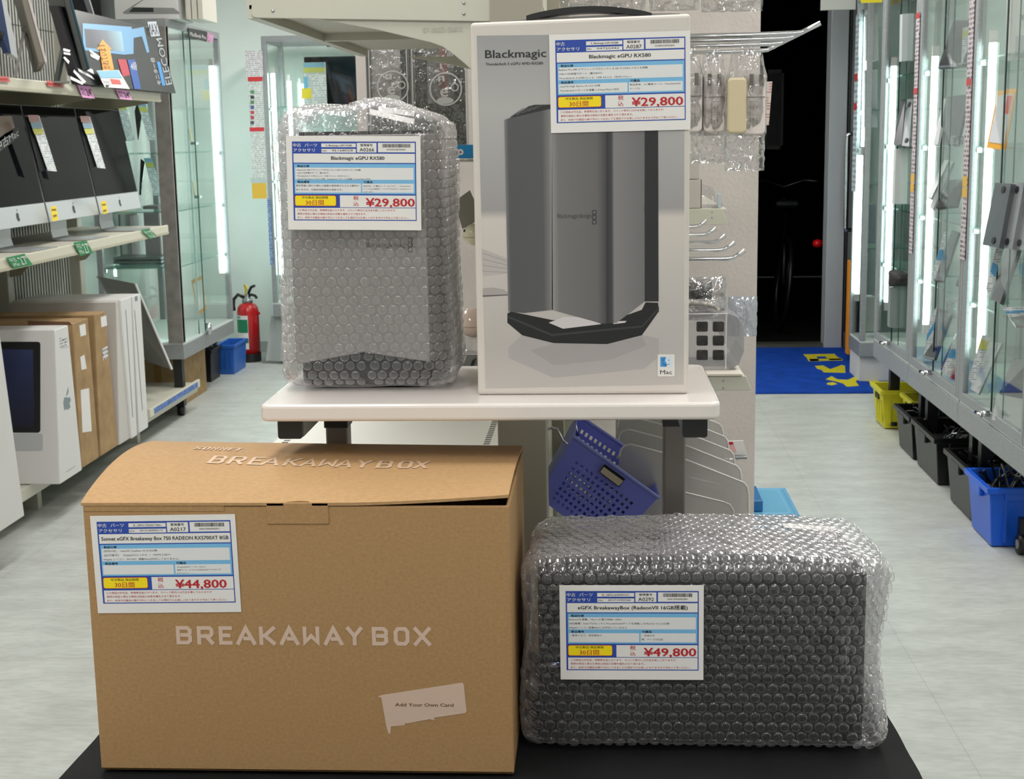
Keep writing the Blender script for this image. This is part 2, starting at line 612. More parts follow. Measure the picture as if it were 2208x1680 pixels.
# a bicycle parked in the dark passage, only its reflector and bright metal show
bc = T('bicycle', 'dim parked bicycle with a red reflector in the dark doorway', 'bicycle', (1.35, 10.4, -0.01))
bm = mat('bicycle_black', (22, 22, 24), 0.35, 0.4)
for yy, xx in ((10.1, 1.30), (11.1, 1.42)):
    G().tube([(xx + 0.03 * math.sin(i * math.pi / 12), yy + 0.32 * math.cos(i * math.pi / 12), 0.33 + 0.32 * math.sin(i * math.pi / 12)) for i in range(24)], 0.018, 6, True).obj('wheel', bm, bc, smooth=True)
g = G()
for p, q in (((1.30, 10.1, 0.33), (1.33, 10.45, 0.36)), ((1.33, 10.45, 0.36), (1.34, 10.35, 0.85)), ((1.33, 10.45, 0.36), (1.40, 10.95, 0.85)), ((1.40, 10.95, 0.9), (1.42, 11.1, 0.33)), ((1.30, 10.1, 0.33), (1.34, 10.36, 0.8))):
    g.cyl(p, q, 0.016, 8)
g.obj('frame', bm, bc, smooth=True)
G().tube([(1.15, 10.85, 1.02), (1.25, 10.93, 1.03), (1.40, 10.95, 0.98), (1.55, 10.93, 1.03), (1.65, 10.85, 1.02)], 0.012, 8).obj('handlebar', mat('dull_chrome', (70, 70, 70), 0.3, 0.9), bc, smooth=True)
G().box(1.25, 1.42, 10.2, 10.45, 0.86, 0.91).obj('saddle', bm, bc, bev=0.02)
p = AY(1763, 525, 9.95)
G().lathe([(0.0, -0.03), (0.03, -0.02), (0.036, 0.0), (0.03, 0.02), (0.0, 0.03)], p, 14).obj('reflector', mat('red_reflector', (230, 20, 30), 0.2), bc, smooth=True)
nb = T('notice_frame', 'dim tall notice frame on the wall of the dark passage', 'frame', AY(1668, 235, 11.5))
a, b = AY(1650, 150, 11.5), AY(1688, 322, 11.5)
g = G()
g.box(a.x, b.x, 11.5, 11.53, b.z, b.z + 0.03); g.box(a.x, b.x, 11.5, 11.53, a.z - 0.03, a.z); g.box(a.x, a.x + 0.02, 11.5, 11.53, b.z, a.z); g.box(b.x - 0.02, b.x, 11.5, 11.53, b.z, a.z)
g.obj('rim', mat('dim_rim', (48, 46, 42), 0.5), nb)  # dimness of the passage put into the frame and sheet colours
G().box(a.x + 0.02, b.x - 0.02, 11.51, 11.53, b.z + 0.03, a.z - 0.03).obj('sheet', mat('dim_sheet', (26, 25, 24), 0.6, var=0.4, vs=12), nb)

# ================================================================ DISPLAY TABLE WITH BLACK CLOTH
TZ = 0.74
tb = T('display_table', 'low display table hidden under the black cloth in the foreground', 'table', (-0.12, 1.3, 0))
G().box(-0.548, 0.306, 0.87, 1.71, TZ - 0.045, TZ - 0.016).obj('tabletop', mat('table_board', (120, 110, 100), 0.6), tb)
for x in (-0.53, 0.29):
    for y in (0.89, 1.68):
        G().box(x - 0.02, x + 0.02, y - 0.02, y + 0.02, 0, TZ - 0.045).obj('leg', BLACKP, tb)


def black_cloth():
    g = G()
    nx, ny = 44, 44
    x0, x1, y0, y1 = -0.563, 0.322, 0.85, 1.725
    P = []
    per = []
    for j in range(ny + 1):
        for i in range(nx + 1):
            u, v = i / nx, j / ny
            x = x0 + (x1 - x0) * u; y = y0 + (y1 - y0) * v
            e = min(u, 1 - u, v, 1 - v)
            z = TZ - 0.004 + 0.0010 * noise.noise((x * 14, y * 14, 0)) - (0.004 if e == 0 else 0)
            if u in (0.0, 1.0):
                x += 0.006 * noise.noise((1.7 + u * 5, y * 9, 2.0))
            P.append((x, y, z))
    fs = [(j * (nx + 1) + i, j * (nx + 1) + i + 1, (j + 1) * (nx + 1) + i + 1, (j + 1) * (nx + 1) + i) for j in range(ny) for i in range(nx)]
    g.add(P, fs)
    idx = [i for i in range(nx + 1)] + [(j) * (nx + 1) + nx for j in range(1, ny + 1)] + [ny * (nx + 1) + i for i in range(nx - 1, -1, -1)] + [j * (nx + 1) for j in range(ny - 1, 0, -1)]
    c = Vector(((x0 + x1) / 2, (y0 + y1) / 2, 0))
    rows = []
    for k, z in enumerate((TZ - 0.03, TZ - 0.15, TZ - 0.32, TZ - 0.5)):
        row = []
        for q, i in enumerate(idx):
            p = Vector(P[i])
            d = Vector((0, 0, 0))
            if abs(p.x - x0) < 0.02: d.x = -1
            if abs(p.x - x1) < 0.02: d.x = 1
            if abs(p.y - y0) < 1e-4: d.y = -1
            if abs(p.y - y1) < 1e-4: d.y = 1
            amp = 0.004 + (0.006 * k) * (1 + math.sin(q * 0.55) * 0.9)
            row.append((p.x + d.x * amp, p.y + d.y * amp, z))
        rows.append(row)
    prev = [P[i] for i in idx]
    for row in rows:
        n = len(row)
        k0 = len(g.v)
        g.v += [tuple(p) for p in prev] + row
        g.f += [(k0 + (i + 1) % n, k0 + i, k0 + n + i, k0 + n + (i + 1) % n) for i in range(n)]
        prev = row
    return g


tag(black_cloth().obj('black_cloth', mat('black_fabric', (16, 16, 18), 0.85, spec=0.25, var=0.25, vs=20, bump=0.3, bs=500), smooth=True), 'black cloth spread over the foreground table under the boxes', 'cloth')

# ================================================================ WHITE STAND (small raised table)
SZ = 1.10
st = T('white_stand', 'small white topped table raised on two grey metal legs', 'table', (-0.12, 1.62, TZ))
g = G().prism(rrect(-0.368, 0.128, 1.488, 1.748, 0.012), 'Z', SZ - 0.019, SZ)
g.obj('tabletop', mat('white_laminate', (226, 218, 213), 0.16, spec=0.5), st, bev=0.004, seg=3)
sl = mat('stand_leg_grey', (126, 119, 115), 0.42, 0.25)
for lx, bx0 in ((-0.3265, -0.352), (0.0745, 0.089)):
    G().prism(rrect(lx, lx + 0.0262, 1.640, 1.668, 0.003), 'Z', TZ + 0.012, SZ - 0.045).obj('leg', sl, st)
    G().prism(rrect(lx - 0.001, lx + 0.0275, 1.636, 1.672, 0.002), 'Z', SZ - 0.056, SZ - 0.019).obj('leg_bracket', BLACKP, st)
    G().box(lx - 0.03, lx + 0.056, 1.60, 1.71, TZ - 0.002, TZ + 0.012).obj('foot_plate', BLACKP, st, bev=0.002)
    rl = G().box(bx0, bx0 + 0.0262, 1.512, 1.735, SZ - 0.0405, SZ - 0.019).obj('support_rail', mat('rail_grey', (160, 160, 160), 0.4, 0.5), st)
    G().prism(rrect(bx0 - 0.0003, bx0 + 0.0265, SZ - 0.0412, SZ - 0.0192, 0.003), 'Y', 1.505, 1.513).obj('end_cap', BLACKP, rl)

# ================================================================ PRICE CARDS
CWID, CHGT = 0.148, 0.1022


def price_card(label, loc, rot, d, curl=0.0):
    """d: header2, code, serial, number, barcode, title, specs, remarks, extras, price, (title x0,x1), (price x0,x1), tax x"""
    t = T('price_card', label, 'price card', loc, rot, 'used parts price cards')
    kx, kz = CWID / 1957.0, CHGT / 1350.0
    U = lambda x: (x - 1086.5) * kx
    V = lambda y: (780 - y) * kz

    def cv(p):
        x, y, z = p
        if curl:
            s = max(0.0, (x / CWID + 0.5)) * max(0.0, 0.5 - z / CHGT)
            y -= curl * s ** 2
        return (x, y, z)

    def done(g, name, m):
        g.v = [cv(p) for p in g.v]
        return g.obj(name, m, t, world=False)

    g = G().box(-CWID / 2, CWID / 2, -0.0004, 0, -CHGT / 2, CHGT / 2)
    done(g, 'paper', PAPER)

    def rects(lst, y, name, m):
        for a, b, c, e in lst:
            g = G().add([(U(a), y, V(e)), (U(b), y, V(e)), (U(b), y, V(c)), (U(a), y, V(c))], [(0, 1, 2, 3)])
            done(g, name, m)

    rects([(192, 1998, 185, 1320)], -0.00050, 'blue_panel', BLUE)
    rects([(215, 1983, 503, 935)], -0.00056, 'light_blue_panel', LBLUE)
    rects([(622, 1125, 212, 265), (622, 1125, 290, 343), (1140, 1425, 205, 340), (1447, 1983, 203, 337), (210, 1983, 357, 488), (878, 1985, 955, 1128), (215, 1985, 1137, 1306)], -0.00056, 'white_cell', PAPER)
    rects([(230, 1960, 558, 730), (230, 1190, 785, 915), (1210, 1960, 785, 915)], -0.00062, 'text_field', mat('field_paper', (226, 226, 227), 0.6))
    g = G(); g.poly([(U(x), -0.00062, V(y)) for x, y in rrect(214, 826, 955, 1112, 28)][::-1]); done(g, 'badge_outline', RED)
    g = G(); g.poly([(U(x), -0.00068, V(y)) for x, y in rrect(221, 819, 962, 1105, 24)][::-1]); done(g, 'warranty_badge', YELLOW)
    gw, gk, gr = G(), G(), G()

    def L(g, s, x0, x1, yb, h, bold=0.0, y=-0.00074):
        letter(g, s, U(x0), U(x1), V(yb), h * kz * 1.08, y, bold)

    if d['h1'] == 2:
        L(gw, '中古', 207, 325, 258, 38, 0.012); L(gw, 'パーツ', 378, 562, 258, 38, 0.012)
    else:
        L(gw, '中古', 207, 325, 258, 38, 0.012)
    L(gw, 'アクセサリ', 212, 525, 330, 38, 0.012)
    done(gw, 'header_lettering', PAPER)
    L(gk, d['code'], d.get('cx', (690, 1070))[0], d.get('cx', (690, 1070))[1], 252, 24, 0.01)
    L(gk, 'S/N:', 630, 700, 328, 22); L(gk, d['serial'], 770, 1080, 324, 24)
    L(gk, '管理番号', 1190, 1370, 250, 26, 0.012); L(gk, d['num'], 1178, 1392, 325, 48, 0.008)
    L(gk, d['bar'], 1575, 1845, 310, 22)
    L(gk, d['title'], d['tx'][0], d['tx'][1], 444, 47, 0.018)
    L(gk, '製品仕様', 262, 438, 548, 24, 0.02); L(gk, '製品備考', 262, 438, 776, 24, 0.02); L(gk, '付属品', 1230, 1362, 776, 24, 0.02)
    n = len(d['specs']); st = {3: 58, 4: 43}[n]
    for i, (s, a, b) in enumerate(d['specs']):
        L(gk, s, a, b, 600 + i * st, 21 if n == 3 else 17)
    for i, (s, a, b) in enumerate(d['rem']):
        L(gk, s, a, b, 828 + i * 58, 21)
    st = 56 if len(d['ext']) < 3 else 42
    for i, (s, a, b) in enumerate(d['ext']):
        L(gk, s, a, b, 828 + i * st, 20 if len(d['ext']) < 3 else 15)
    L(gk, '中古製品 保証期間', 322, 702, 1002, 26, 0.012)
    rb = random.Random(d['num'])
    x = 1515
    while x < 1915:
        wd = rb.choice((3, 4, 6, 9))
        gk.add([(U(x), -0.00074, V(268)), (U(x + wd), -0.00074, V(268)), (U(x + wd), -0.00074, V(216)), (U(x), -0.00074, V(216))], [(0, 1, 2, 3)])
        x += wd + rb.choice((3, 5, 6))
    done(gk, 'black_lettering', INK)
    L(gr, '30日間', 372, 640, 1090, 55, 0.012)
    L(gr, '税', d['tax'], d['tax'] + 78, 1018, 46, 0.006); L(gr, '込', d['tax'], d['tax'] + 78, 1102, 46, 0.006)
    L(gr, d['price'], d['px'][0], d['px'][1], 1112, 110, 0.024)
    for i, (s, b) in enumerate((('この商品は中古品、修理再生品になります。スペック表示には万全を期しておりますが', 1685), ('実際の商品と異なる場合は商品の状態を優先させて頂きます。', 1262), ('また、本体や付属品の傷や汚れにつきましても現状でのお渡しとなりますので予めご了承ください。', 1890))):
        L(gr, s, 250, b, 1182 + i * 54, 22)
    done(gr, 'red_lettering', RED)
    return t


def corners(tl, tr, bl, br, y, off=0.0):
    p = [AY(*q, y) for q in (tl, tr, bl, br)]
    c = (p[0] + p[1] + p[2] + p[3]) / 4
    ang = -math.atan2((p[1] - p[0]).z + (p[3] - p[2]).z, (p[1] - p[0]).x + (p[3] - p[2]).x)
    return c, ang


EG = dict(title='Blackmagic eGPU RX580', bar='0549032870460', price='¥29,800', code='K_Blackmagic eGPU RX580')
c, a = corners((612, 290), (907, 291), (621, 498), (914, 499), 1.5605)
price_card('price card A0266 stuck on the bubble wrapped grey graphics unit', c, (0, a, 0), dict(
    EG, h1=2, serial='4S168058', num='A0266', tx=(760, 1540), px=(1255, 1975), tax=1075,
    specs=[('・Radeon Pro 580 グラフィックプロセッサと 8 GB の DDR5 メモリを搭載', 240, 1190), ('・USB-C PD給電サポート（最大85W）', 240, 720), ('・Thunderbolt 3 (USB-C) x 2、USB 3.0 x 4、HDMI 2.0 x 1', 240, 1020), ('・macOS High Sierra 10.13.5 以降、Thunderbolt 3 ポートを搭載したIntel Macに対応', 240, 1330)],
    rem=[('筐体表面に細かな傷など経度の使用感がみられる箇所が', 238, 1165), ('ありますが、比較的状態良好な個体です。', 238, 920)],
    ext=[('製品本体、AC電源コード（3Pプラグ）、Thunderbolt3', 1225, 1910), ('ケーブル※AC電源コードのプラグは3Pアース付きタイプ', 1225, 1925), ('となります。', 1225, 1370)]))
c, a = corners((1183, 76), (1489, 68), (1187, 286), (1490, 277), 1.5385)
price_card('price card A0287 taped to the white retail box', c, (0, a, 0), dict(
    EG, h1=1, serial='04720442', num='A0287', tx=(660, 1520), px=(1245, 1965), tax=1055,
    specs=[('Radeon Pro 580 グラフィックプロセッサと 8 GB の DDR5 メモリを搭載', 238, 1475), ('USB-C PD給電サポート（最大85W）', 238, 840), ('Thunderbolt 3 (USB-C) x 2、USB 3.0 x 4、HDMI 2.0 x 1', 238, 1240)],
    rem=[('macOS High Sierra 10.13.5 以降', 245, 810), ('Thunderbolt 3 ポートを搭載したIntel Macに対応', 245, 1075)],
    ext=[('製品本体、AC電源コード、Thunderbolt3', 1222, 1925), ('ケーブル', 1222, 1370)]))
c, a = corners((193, 1108), (514, 1105), (203, 1327), (523, 1323), 1.3545)
price_card('price card A0217 stuck on the brown cardboard box', c, (0, a, 0), dict(
    h1=2, code='K_GPU-750W-TB3-', serial='A013010000001110', num='A0217', bar='0001000000051', title='Sonnet eGFX Breakaway Box 750 RADEON RX5700XT 8GB', tx=(240, 1960), price='¥44,800', px=(1195, 1895), tax=960,
    specs=[('[対応OS]     macOS Catalina 10.15.4以降', 260, 985), ('[出力端子]     DisplayPort 1.4×3   /   HDMI 2.0b×1', 260, 1160), ('※Apple シリコン（M1/M2）搭載Macは対応しておりません。', 245, 1275)],
    rem=[], ext=[('Thunderbolt3ケーブル（70cm）', 1235, 1620), ('電源コード（コネクタの形状は3Pプラグタイプ）', 1235, 1830), ('ドキュメント', 1235, 1390)]), curl=0.0)
c, a = corners((1207, 1258), (1516, 1256), (1209, 1469), (1517, 1472), 1.4055)
price_card('price card A0292 stuck on the bubble wrapped black box', c, (0, a, 0), dict(
    h1=2, code='K_GPU-650WOC-', serial='A01271039007060', num='A0292', bar='0001090000280', title='eGFX BreakawayBox (RadeonVII 16GB搭載)', tx=(355, 1850), price='¥49,800', px=(1250, 1968), tax=1063,
    specs=[('RadeonVII 搭載、Macへの電力供給: 100W', 232, 955), ('対応機種：IntelプロセッサとThunderbolt3ポートを搭載したMacOS 10.13.6以降', 232, 1600), ('※Appleシリコン搭載Macには対応していません', 232, 1028)],
    rem=[('・筐体にキズ、使用感あり', 250, 675)], ext=[('・本体のみ', 1235, 1400), ('箱、ケーブル欠品', 1222, 1512)]))

# ================================================================ BROWN CARDBOARD BOX
BX0, BX1, BY0, BY1, BZ1 = -0.5195, -0.0895, 1.355, 1.615, 1.0225
cb = T('cardboard_box', 'large brown cardboard box lettered BREAKAWAY BOX on the black cloth', 'box', ((BX0 + BX1) / 2, (BY0 + BY1) / 2, TZ))
th = 0.004
g = G()
g.box(BX0, BX1, BY0, BY0 + th, TZ, BZ1); g.box(BX0, BX1, BY1 - th, BY1, TZ, BZ1 + 0.004)
g.box(BX0, BX0 + th, BY0 + th, BY1 - th, TZ, BZ1); g.box(BX1 - th, BX1, BY0 + th, BY1 - th, TZ, BZ1); g.box(BX0, BX1, BY0, BY1, TZ, TZ + th)
g.obj('carton', KRAFT, cb, bev=0.0016)
NOTX = (AY(620, 1080, 1.355).x + AY(668, 1080, 1.355).x) / 2


def lid_z(x, v):
    u = min(1.0, max(0.0, (x - BX0) / (BX1 - BX0)))
    z0 = 1.0262 + 0.008 * max(0, (u - 0.62) / 0.38) ** 1.5
    arch = 0.0195 * math.sin(math.pi * min(1, v * 0.95)) ** 0.8 * (1 - 0.72 * u ** 0.7)
    return z0 * (1 - v) + (1.029 - 0.004 * u) * v + arch


def lid():
    g = G()
    nx, ny = 90, 16
    top = []
    for j in range(ny + 1):
        for i in range(nx + 1):
            x = BX0 - 0.001 + (BX1 - BX0 + 0.0005) * i / nx
            v = j / ny
            y0 = BY0 - 0.0012
            dx = (x - NOTX) / 0.0125
            if abs(dx) < 1:
                y0 += 0.0075 * math.sqrt(1 - dx * dx)
            y = y0 + (BY1 - y0) * v
            top.append((x, y, lid_z(x, v)))
    n = len(top)
    g.v = top + [(x, y, z - 0.003) for x, y, z in top]
    for j in range(ny):
        for i in range(nx):
            a = j * (nx + 1) + i
            g.f.append((a, a + 1, a + nx + 2, a + nx + 1)); g.f.append((n + a + nx + 1, n + a + nx + 2, n + a + 1, n + a))
    for i in range(nx):
        g.f.append((i, n + i, n + i + 1, i + 1)); a = ny * (nx + 1) + i; g.f.append((a + 1, n + a + 1, n + a, a))
    for j in range(ny):
        a = j * (nx + 1); g.f.append((a + nx + 1, n + a + nx + 1, n + a, a)); a += nx; g.f.append((a, n + a, n + a + nx + 1, a + nx + 1))
    return g


lido = lid().obj('lid', mat('kraft_lid', (178, 142, 100), 0.72, spec=0.25, var=0.04, vs=300, stretch=(0.6, 1, 1.3), bump=0.15, bs=220), cb, smooth=True)
em = lido.modifiers.new('edge', 'EDGE_SPLIT'); em.split_angle = R(40)
a, b = AY(574, 1086, BY0), AY(710, 1130, BY0)
tab = G().box(a.x, b.x, BY0 - 0.0012, BY0 + 0.001, b.z, a.z + 0.001)
tab.obj('locking_tab', KRAFT, cb, bev=0.0007)
# creased lower lip along the top of the front panel
G().box(BX0 + 0.001, AY(483, 1085, BY0).x, BY0 - 0.0006, BY0 + 0.002, BZ1 - 0.0055, BZ1 + 0.0005).obj('creased_lip', KRAFT, cb, bev=0.0005)

LET = {'B': [[(0, 0), (0, 1), (.8, 1), (1, .85), (1, .65), (.85, .52), (.35, .52)], [(.85, .52), (1, .4), (1, .15), (.8, 0), (0, 0)]],
       'R': [[(0, 0), (0, 1), (.85, 1), (1, .85), (1, .6), (.85, .45), (.3, .45)], [(.55, .45), (1, 0)]],
       'E': [[(1, 1), (0, 1), (0, 0), (1, 0)], [(0, .5), (.8, .5)]],
       'A': [[(0, 0), (.5, 1), (1, 0)], [(.45, .3), (.82, .3)]],
       'K': [[(0, 0), (0, 1)], [(1, 1), (.3, .5), (1, 0)], [(0, .5), (.35, .5)]],
       'W': [[(0, 1), (0, 0.08), (.5, .5), (1, .08), (1, 1)]],
       'Y': [[(0, 1), (.5, .5), (1, 1)], [(.5, .5), (.5, 0)]],
       'O': [[(.2, 0), (0, .2), (0, .8), (.2, 1), (.8, 1), (1, .8), (1, .2), (.8, 0), (.2, 0)]],
       'X': [[(0, 0), (1, 1)], [(0, 1), (1, 0)]],
       'S': [[(1, 1), (.15, 1), (0, .85), (0, .65), (.15, .5), (.85, .5), (1, .35), (1, .15), (.85, 0), (0, 0)]],
       'N': [[(0, 0), (0, 1), (1, 0), (1, 1)]],
       'T': [[(0, 1), (1, 1)], [(.5, 1), (.5, 0)]]}


def stencil(g, pos, F):
    """pos: list of (char, u0, u1); F(u, v, k) -> point; letters drawn as mitred ribbons of real strokes"""
    for ch, u0, u1, sw in pos:
        for k, pl in enumerate(LET[ch]):
            n = len(pl)
            h = sw / 2
            asp = (u1 - u0)
            P = [Vector((p[0] * asp * (1 - sw / asp) + h, p[1] * (1 - sw) + h)) for p in pl]
            closed = (P[0] - P[-1]).length < 1e-6 and n > 3
            L, Rr = [], []
            for i in range(n):
                if closed and i in (0, n - 1):
                    d0, d1 = (P[0] - P[-2]).normalized(), (P[1] - P[0]).normalized()
                else:
                    d0 = (P[i] - P[max(0, i - 1)]); d1 = (P[min(n - 1, i + 1)] - P[i])
                    d0 = d0.normalized() if d0.length else d1.normalized()
                    d1 = d1.normalized() if d1.length else d0
                nn = Vector((-d0.y - d1.y, d0.x + d1.x)).normalized()
                m = h / max(0.45, nn.dot(Vector((-d1.y, d1.x))))
                e = P[i].copy()
                if not closed and i == 0: e = e - d1 * h
                if not closed and i == n - 1: e = e + d0 * h
                L.append(e + nn * m); Rr.append(e - nn * m)
            vs = [F(u0 + p.x, p.y, k) for p in L] + [F(u0 + p.x, p.y, k) for p in Rr]
            g.add(vs, [(i, n + i, n + i + 1, i + 1) for i in range(n - 1)])


def spread(s, x0s, x1s, sw):
    return [(c, a, b, sw) for c, a, b in zip(s, x0s, x1s)]


FP = mat('pale_print', (214, 186, 168), 0.6)
g = G()
w0 = [380, 425, 472, 509, 559, 603, 653, 698, 747, 802, 849, 892]
w1 = [414, 461, 501, 552, 594, 645, 689, 740, 782, 837, 883, 929]
zb, zt = AY(650, 1391, BY0).z, AY(650, 1351, BY0).z
hh = zt - zb
xs = lambda p: AY(p, 1370, BY0).x
stencil(g, spread('BREAKAWAYBOX', [xs(p) / hh for p in w0], [xs(p) / hh for p in w1], 0.205), lambda u, v, k: (u * hh, BY0 - 0.0004 - k * 0.00005, zb + v * hh))
g.obj('front_lettering', FP, cb)
g = G()
ya, yb_ = AZ(690, 1004, 1.0385).y, AZ(690, 989, 1.0385).y
xl = lambda p: AZ(p, 996, 1.0385).x
l0 = [455, 496, 540, 566, 615, 650, 690, 726, 768, 813, 858, 893]
l1 = [488, 530, 568, 607, 648, 686, 726, 762, 800, 847, 890, 924]


def onlid(u, v, k, s, ya, yb):
    x = u * s; y = ya + (yb - ya) * v
    vv = (y - BY0) / (BY1 - BY0)
    return (x, y, lid_z(x, vv) + 0.0006 + k * 0.00005)


s_ = yb_ - ya
stencil(g, spread('BREAKAWAYBOX', [xl(p) / s_ for p in l0], [xl(p) / s_ for p in l1], 0.13), lambda u, v, k: onlid(u, v, k, s_, ya, yb_))
g.obj('lid_lettering', mat('pale_lid_print', (204, 174, 146), 0.6), cb)
g = G()
ya2, yb2 = AZ(440, 977, 1.0385).y, AZ(440, 969, 1.0385).y
s2 = yb2 - ya2
l0, l1 = [392, 410, 428, 447, 465, 480], [407, 425, 444, 463, 478, 497]
stencil(g, spread('SONNET', [xl(p) / s2 for p in l0], [xl(p) / s2 for p in l1], 0.15), lambda u, v, k: onlid(u, v, k, s2, ya2, yb2))
g.obj('lid_lettering', mat('pale_lid_print', (204, 174, 146), 0.6), cb)
cp = [(814, 1503), (822, 1499), (997, 1472), (1000, 1476), (1006, 1534), (1003, 1538), (936, 1548), (937, 1553), (929, 1552), (927, 1551), (879, 1560), (873, 1560), (873, 1564), (843, 1567), (842, 1581), (838, 1583), (833, 1567), (822, 1504)]
G().poly([tuple(AY(x, y, BY0 - 0.0004)) for x, y in cp][::-1]).obj('card_silhouette', FP, cb)
g = G()
a, b = AY(852, 1523, BY0 - 0.0006), AY(978, 1523, BY0 - 0.0006)
letter(g, 'Add Your Own Card', a.x, b.x, a.z, 0.0036, BY0 - 0.0006, 0.02)
g.obj('card_caption', mat('brown_print', (120, 88, 62), 0.7), cb)

# ================================================================ WHITE RETAIL BOX
WX0, WX1, WY0, WY1, WZ1 = -0.1345, 0.0972, 1.540, 1.732, 1.5005
wb = T('retail_box', 'tall white retail box showing a grey graphics unit on the white table', 'box', (-0.018, 1.63, SZ))
G().hexa([(WX0, WY0, SZ), (WX1, WY0, SZ), (WX1, WY1, SZ), (WX0, WY1, SZ)], [(WX0, WY0, WZ1), (WX1, WY0, WZ1 + 0.0045), (WX1, WY1, WZ1 + 0.0045), (WX0, WY1, WZ1)]).obj('carton', mat('white_carton', (210, 203, 196), 0.6, var=0.01), wb, bev=0.004, seg=3)
# raised grey top panel with black carrying strap
g = G()
n = 24
for i in range(n):
    xa, xb = WX0 + 0.012 + (WX1 - WX0 - 0.022) * i / n, WX0 + 0.012 + (WX1 - WX0 - 0.022) * (i + 1) / n
    za, zb = [WZ1 + 0.0005 + 0.0025 * math.sin(math.pi * k / n) ** 0.5 + 0.0058 * k / n for k in (i, i + 1)]
    g.hexa([(xa, WY0 + 0.02, WZ1 - 0.003), (xb, WY0 + 0.02, WZ1 - 0.003), (xb, WY1 - 0.02, WZ1 - 0.003), (xa, WY1 - 0.02, WZ1 - 0.003)],
           [(xa, WY0 + 0.02, za), (xb, WY0 + 0.02, zb), (xb, WY1 - 0.02, zb), (xa, WY1 - 0.02, za)])
g.obj('top_panel', mat('grey_board', (128, 126, 126), 0.3), wb)
g = G()
xa, xb = AY(1135, 20, 1.56).x, AY(1405, 20, 1.56).x
zt = AY(1265, 14, 1.56).z
pt = [(xa + (xb - xa) * i / 20, zt - 0.0085 + 0.0085 * math.sin(math.pi * i / 20) ** 0.8) for i in range(21)]
prof = pt + [(x, z - 0.006) for x, z in pt[::-1]]
g.prism(prof, 'Y', 1.555, 1.585)
g.obj('carry_strap', mat('black_strap', (18, 18, 19), 0.35), wb)
_lay = [0]


def Q(px, py):
    return AY(px, py, WY0 - 0.0002 - _lay[0] * 0.00006)


def pr(name, pts, m, lay, par=wb):
    _lay[0] = lay
    return G().poly([tuple(Q(*p)) for p in pts][::-1]).obj(name, m, par)


def rect(a, b, c, d):
    return [(a, c), (b, c), (b, d), (a, d)]


zz = lambda py: AY(1250, py, WY0).z - SZ
bgm = gradmat('box_picture_backdrop', [(0, (188, 182, 178)), (0.12, (182, 177, 174)), (0.30, (196, 190, 186)), (0.49, (208, 200, 194)), (0.515, (160, 156, 157)), (0.62, (166, 164, 165)), (0.80, (178, 176, 175)), (1, (158, 157, 158))], 'Z', zz(835), zz(75))
pic = pr('picture', [(1028, 77), (1476, 72), (1474, 829), (1047, 837)], bgm, 0)
pr('printed_reflection', [(1126, 722), (1194, 735), (1384, 722), (1421, 730), (1421, 768), (1390, 795), (1194, 815), (1096, 772), (1096, 750)], mat('print_reflection', (170, 165, 164), 0.45), 1, pic)
pr('printed_shadow', [(1143, 755), (1194, 742), (1310, 742), (1384, 726), (1394, 745), (1320, 775), (1194, 788)], mat('print_reflection_b', (160, 155, 155), 0.45), 2, pic)
pr('printed_keyboard', [(1039, 536), (1095, 558), (1095, 590), (1041, 596)], mat('print_keyboard', (184, 178, 176), 0.45), 1, pic)
for k in range(4):
    y = 545 + k * 13
    pr('printed_key_row', [(1040, y), (1094, y + 18 - k * 5), (1094, y + 19.5 - k * 5), (1040, y + 1.5)], mat('print_keyline', (160, 155, 154), 0.45), 2, pic)
pr('printed_mouse', [(1041, 622), (1062, 620), (1085, 624), (1095, 630), (1095, 637), (1041, 639)], mat('print_mouse', (168, 162, 160), 0.45), 2, pic)
pr('printed_mouse_edge', [(1041, 637), (1095, 635), (1095, 637), (1041, 640)], mat('print_mouse_edge', (90, 86, 86), 0.45), 3, pic)
xx = lambda px: AY(px, 480, WY0).x - (-0.018)
fa = gradmat('print_face_a', [(0, (190, 188, 190)), (0.05, (120, 119, 121)), (0.12, (84, 84, 87)), (0.8, (86, 86, 89)), (0.93, (120, 118, 118)), (1, (150, 147, 145))], 'X', xx(1087), xx(1192))
fb = gradmat('print_face_b', [(0, (146, 143, 141)), (0.12, (116, 114, 114)), (0.8, (104, 102, 103)), (0.97, (62, 62, 64)), (1, (34, 34, 36))], 'X', xx(1190), xx(1312))
fc = gradmat('print_face_c', [(0, (44, 44, 46)), (0.14, (66, 66, 69)), (0.2, (130, 128, 129)), (1, (112, 110, 112))], 'X', xx(1308), xx(1390))
pr('printed_top_grille', [(1093, 258), (1140, 229), (1152, 226), (1420, 222), (1420, 260), (1192, 262)], mat('print_grille', (40, 40, 42), 0.45), 3, pic)
for k in range(5):
    pr('printed_grille_slat', [(1100 + k * 12, 252 - k * 4), (1128 + k * 10, 233 - k * 1.5), (1130 + k * 10, 233 - k * 1.5), (1104 + k * 12, 252 - k * 4)], mat('print_slat', (96, 96, 98), 0.45), 4, pic)
pr('printed_base', [(1094, 676), (1102, 672), (1190, 690), (1300, 698), (1384, 668), (1392, 652), (1419, 653), (1421, 671), (1384, 723), (1309, 742), (1194, 740), (1126, 723), (1094, 696)], mat('print_black', (22, 22, 24), 0.45), 3, pic)
pr('printed_base_edge', [(1094, 680), (1190, 720), (1384, 702), (1421, 662), (1421, 667), (1385, 706), (1190, 725), (1094, 685)], mat('print_edge', (52, 52, 55), 0.45), 4, pic)
pr('printed_opening', [(1183, 696), (1217, 683), (1257, 684), (1297, 699), (1214, 709)], mat('print_opening', (206, 200, 202), 0.45), 5, pic)
pr('printed_opening', [(1326, 693), (1351, 692), (1348, 696), (1322, 699)], mat('print_opening', (206, 200, 202), 0.45), 5, pic)
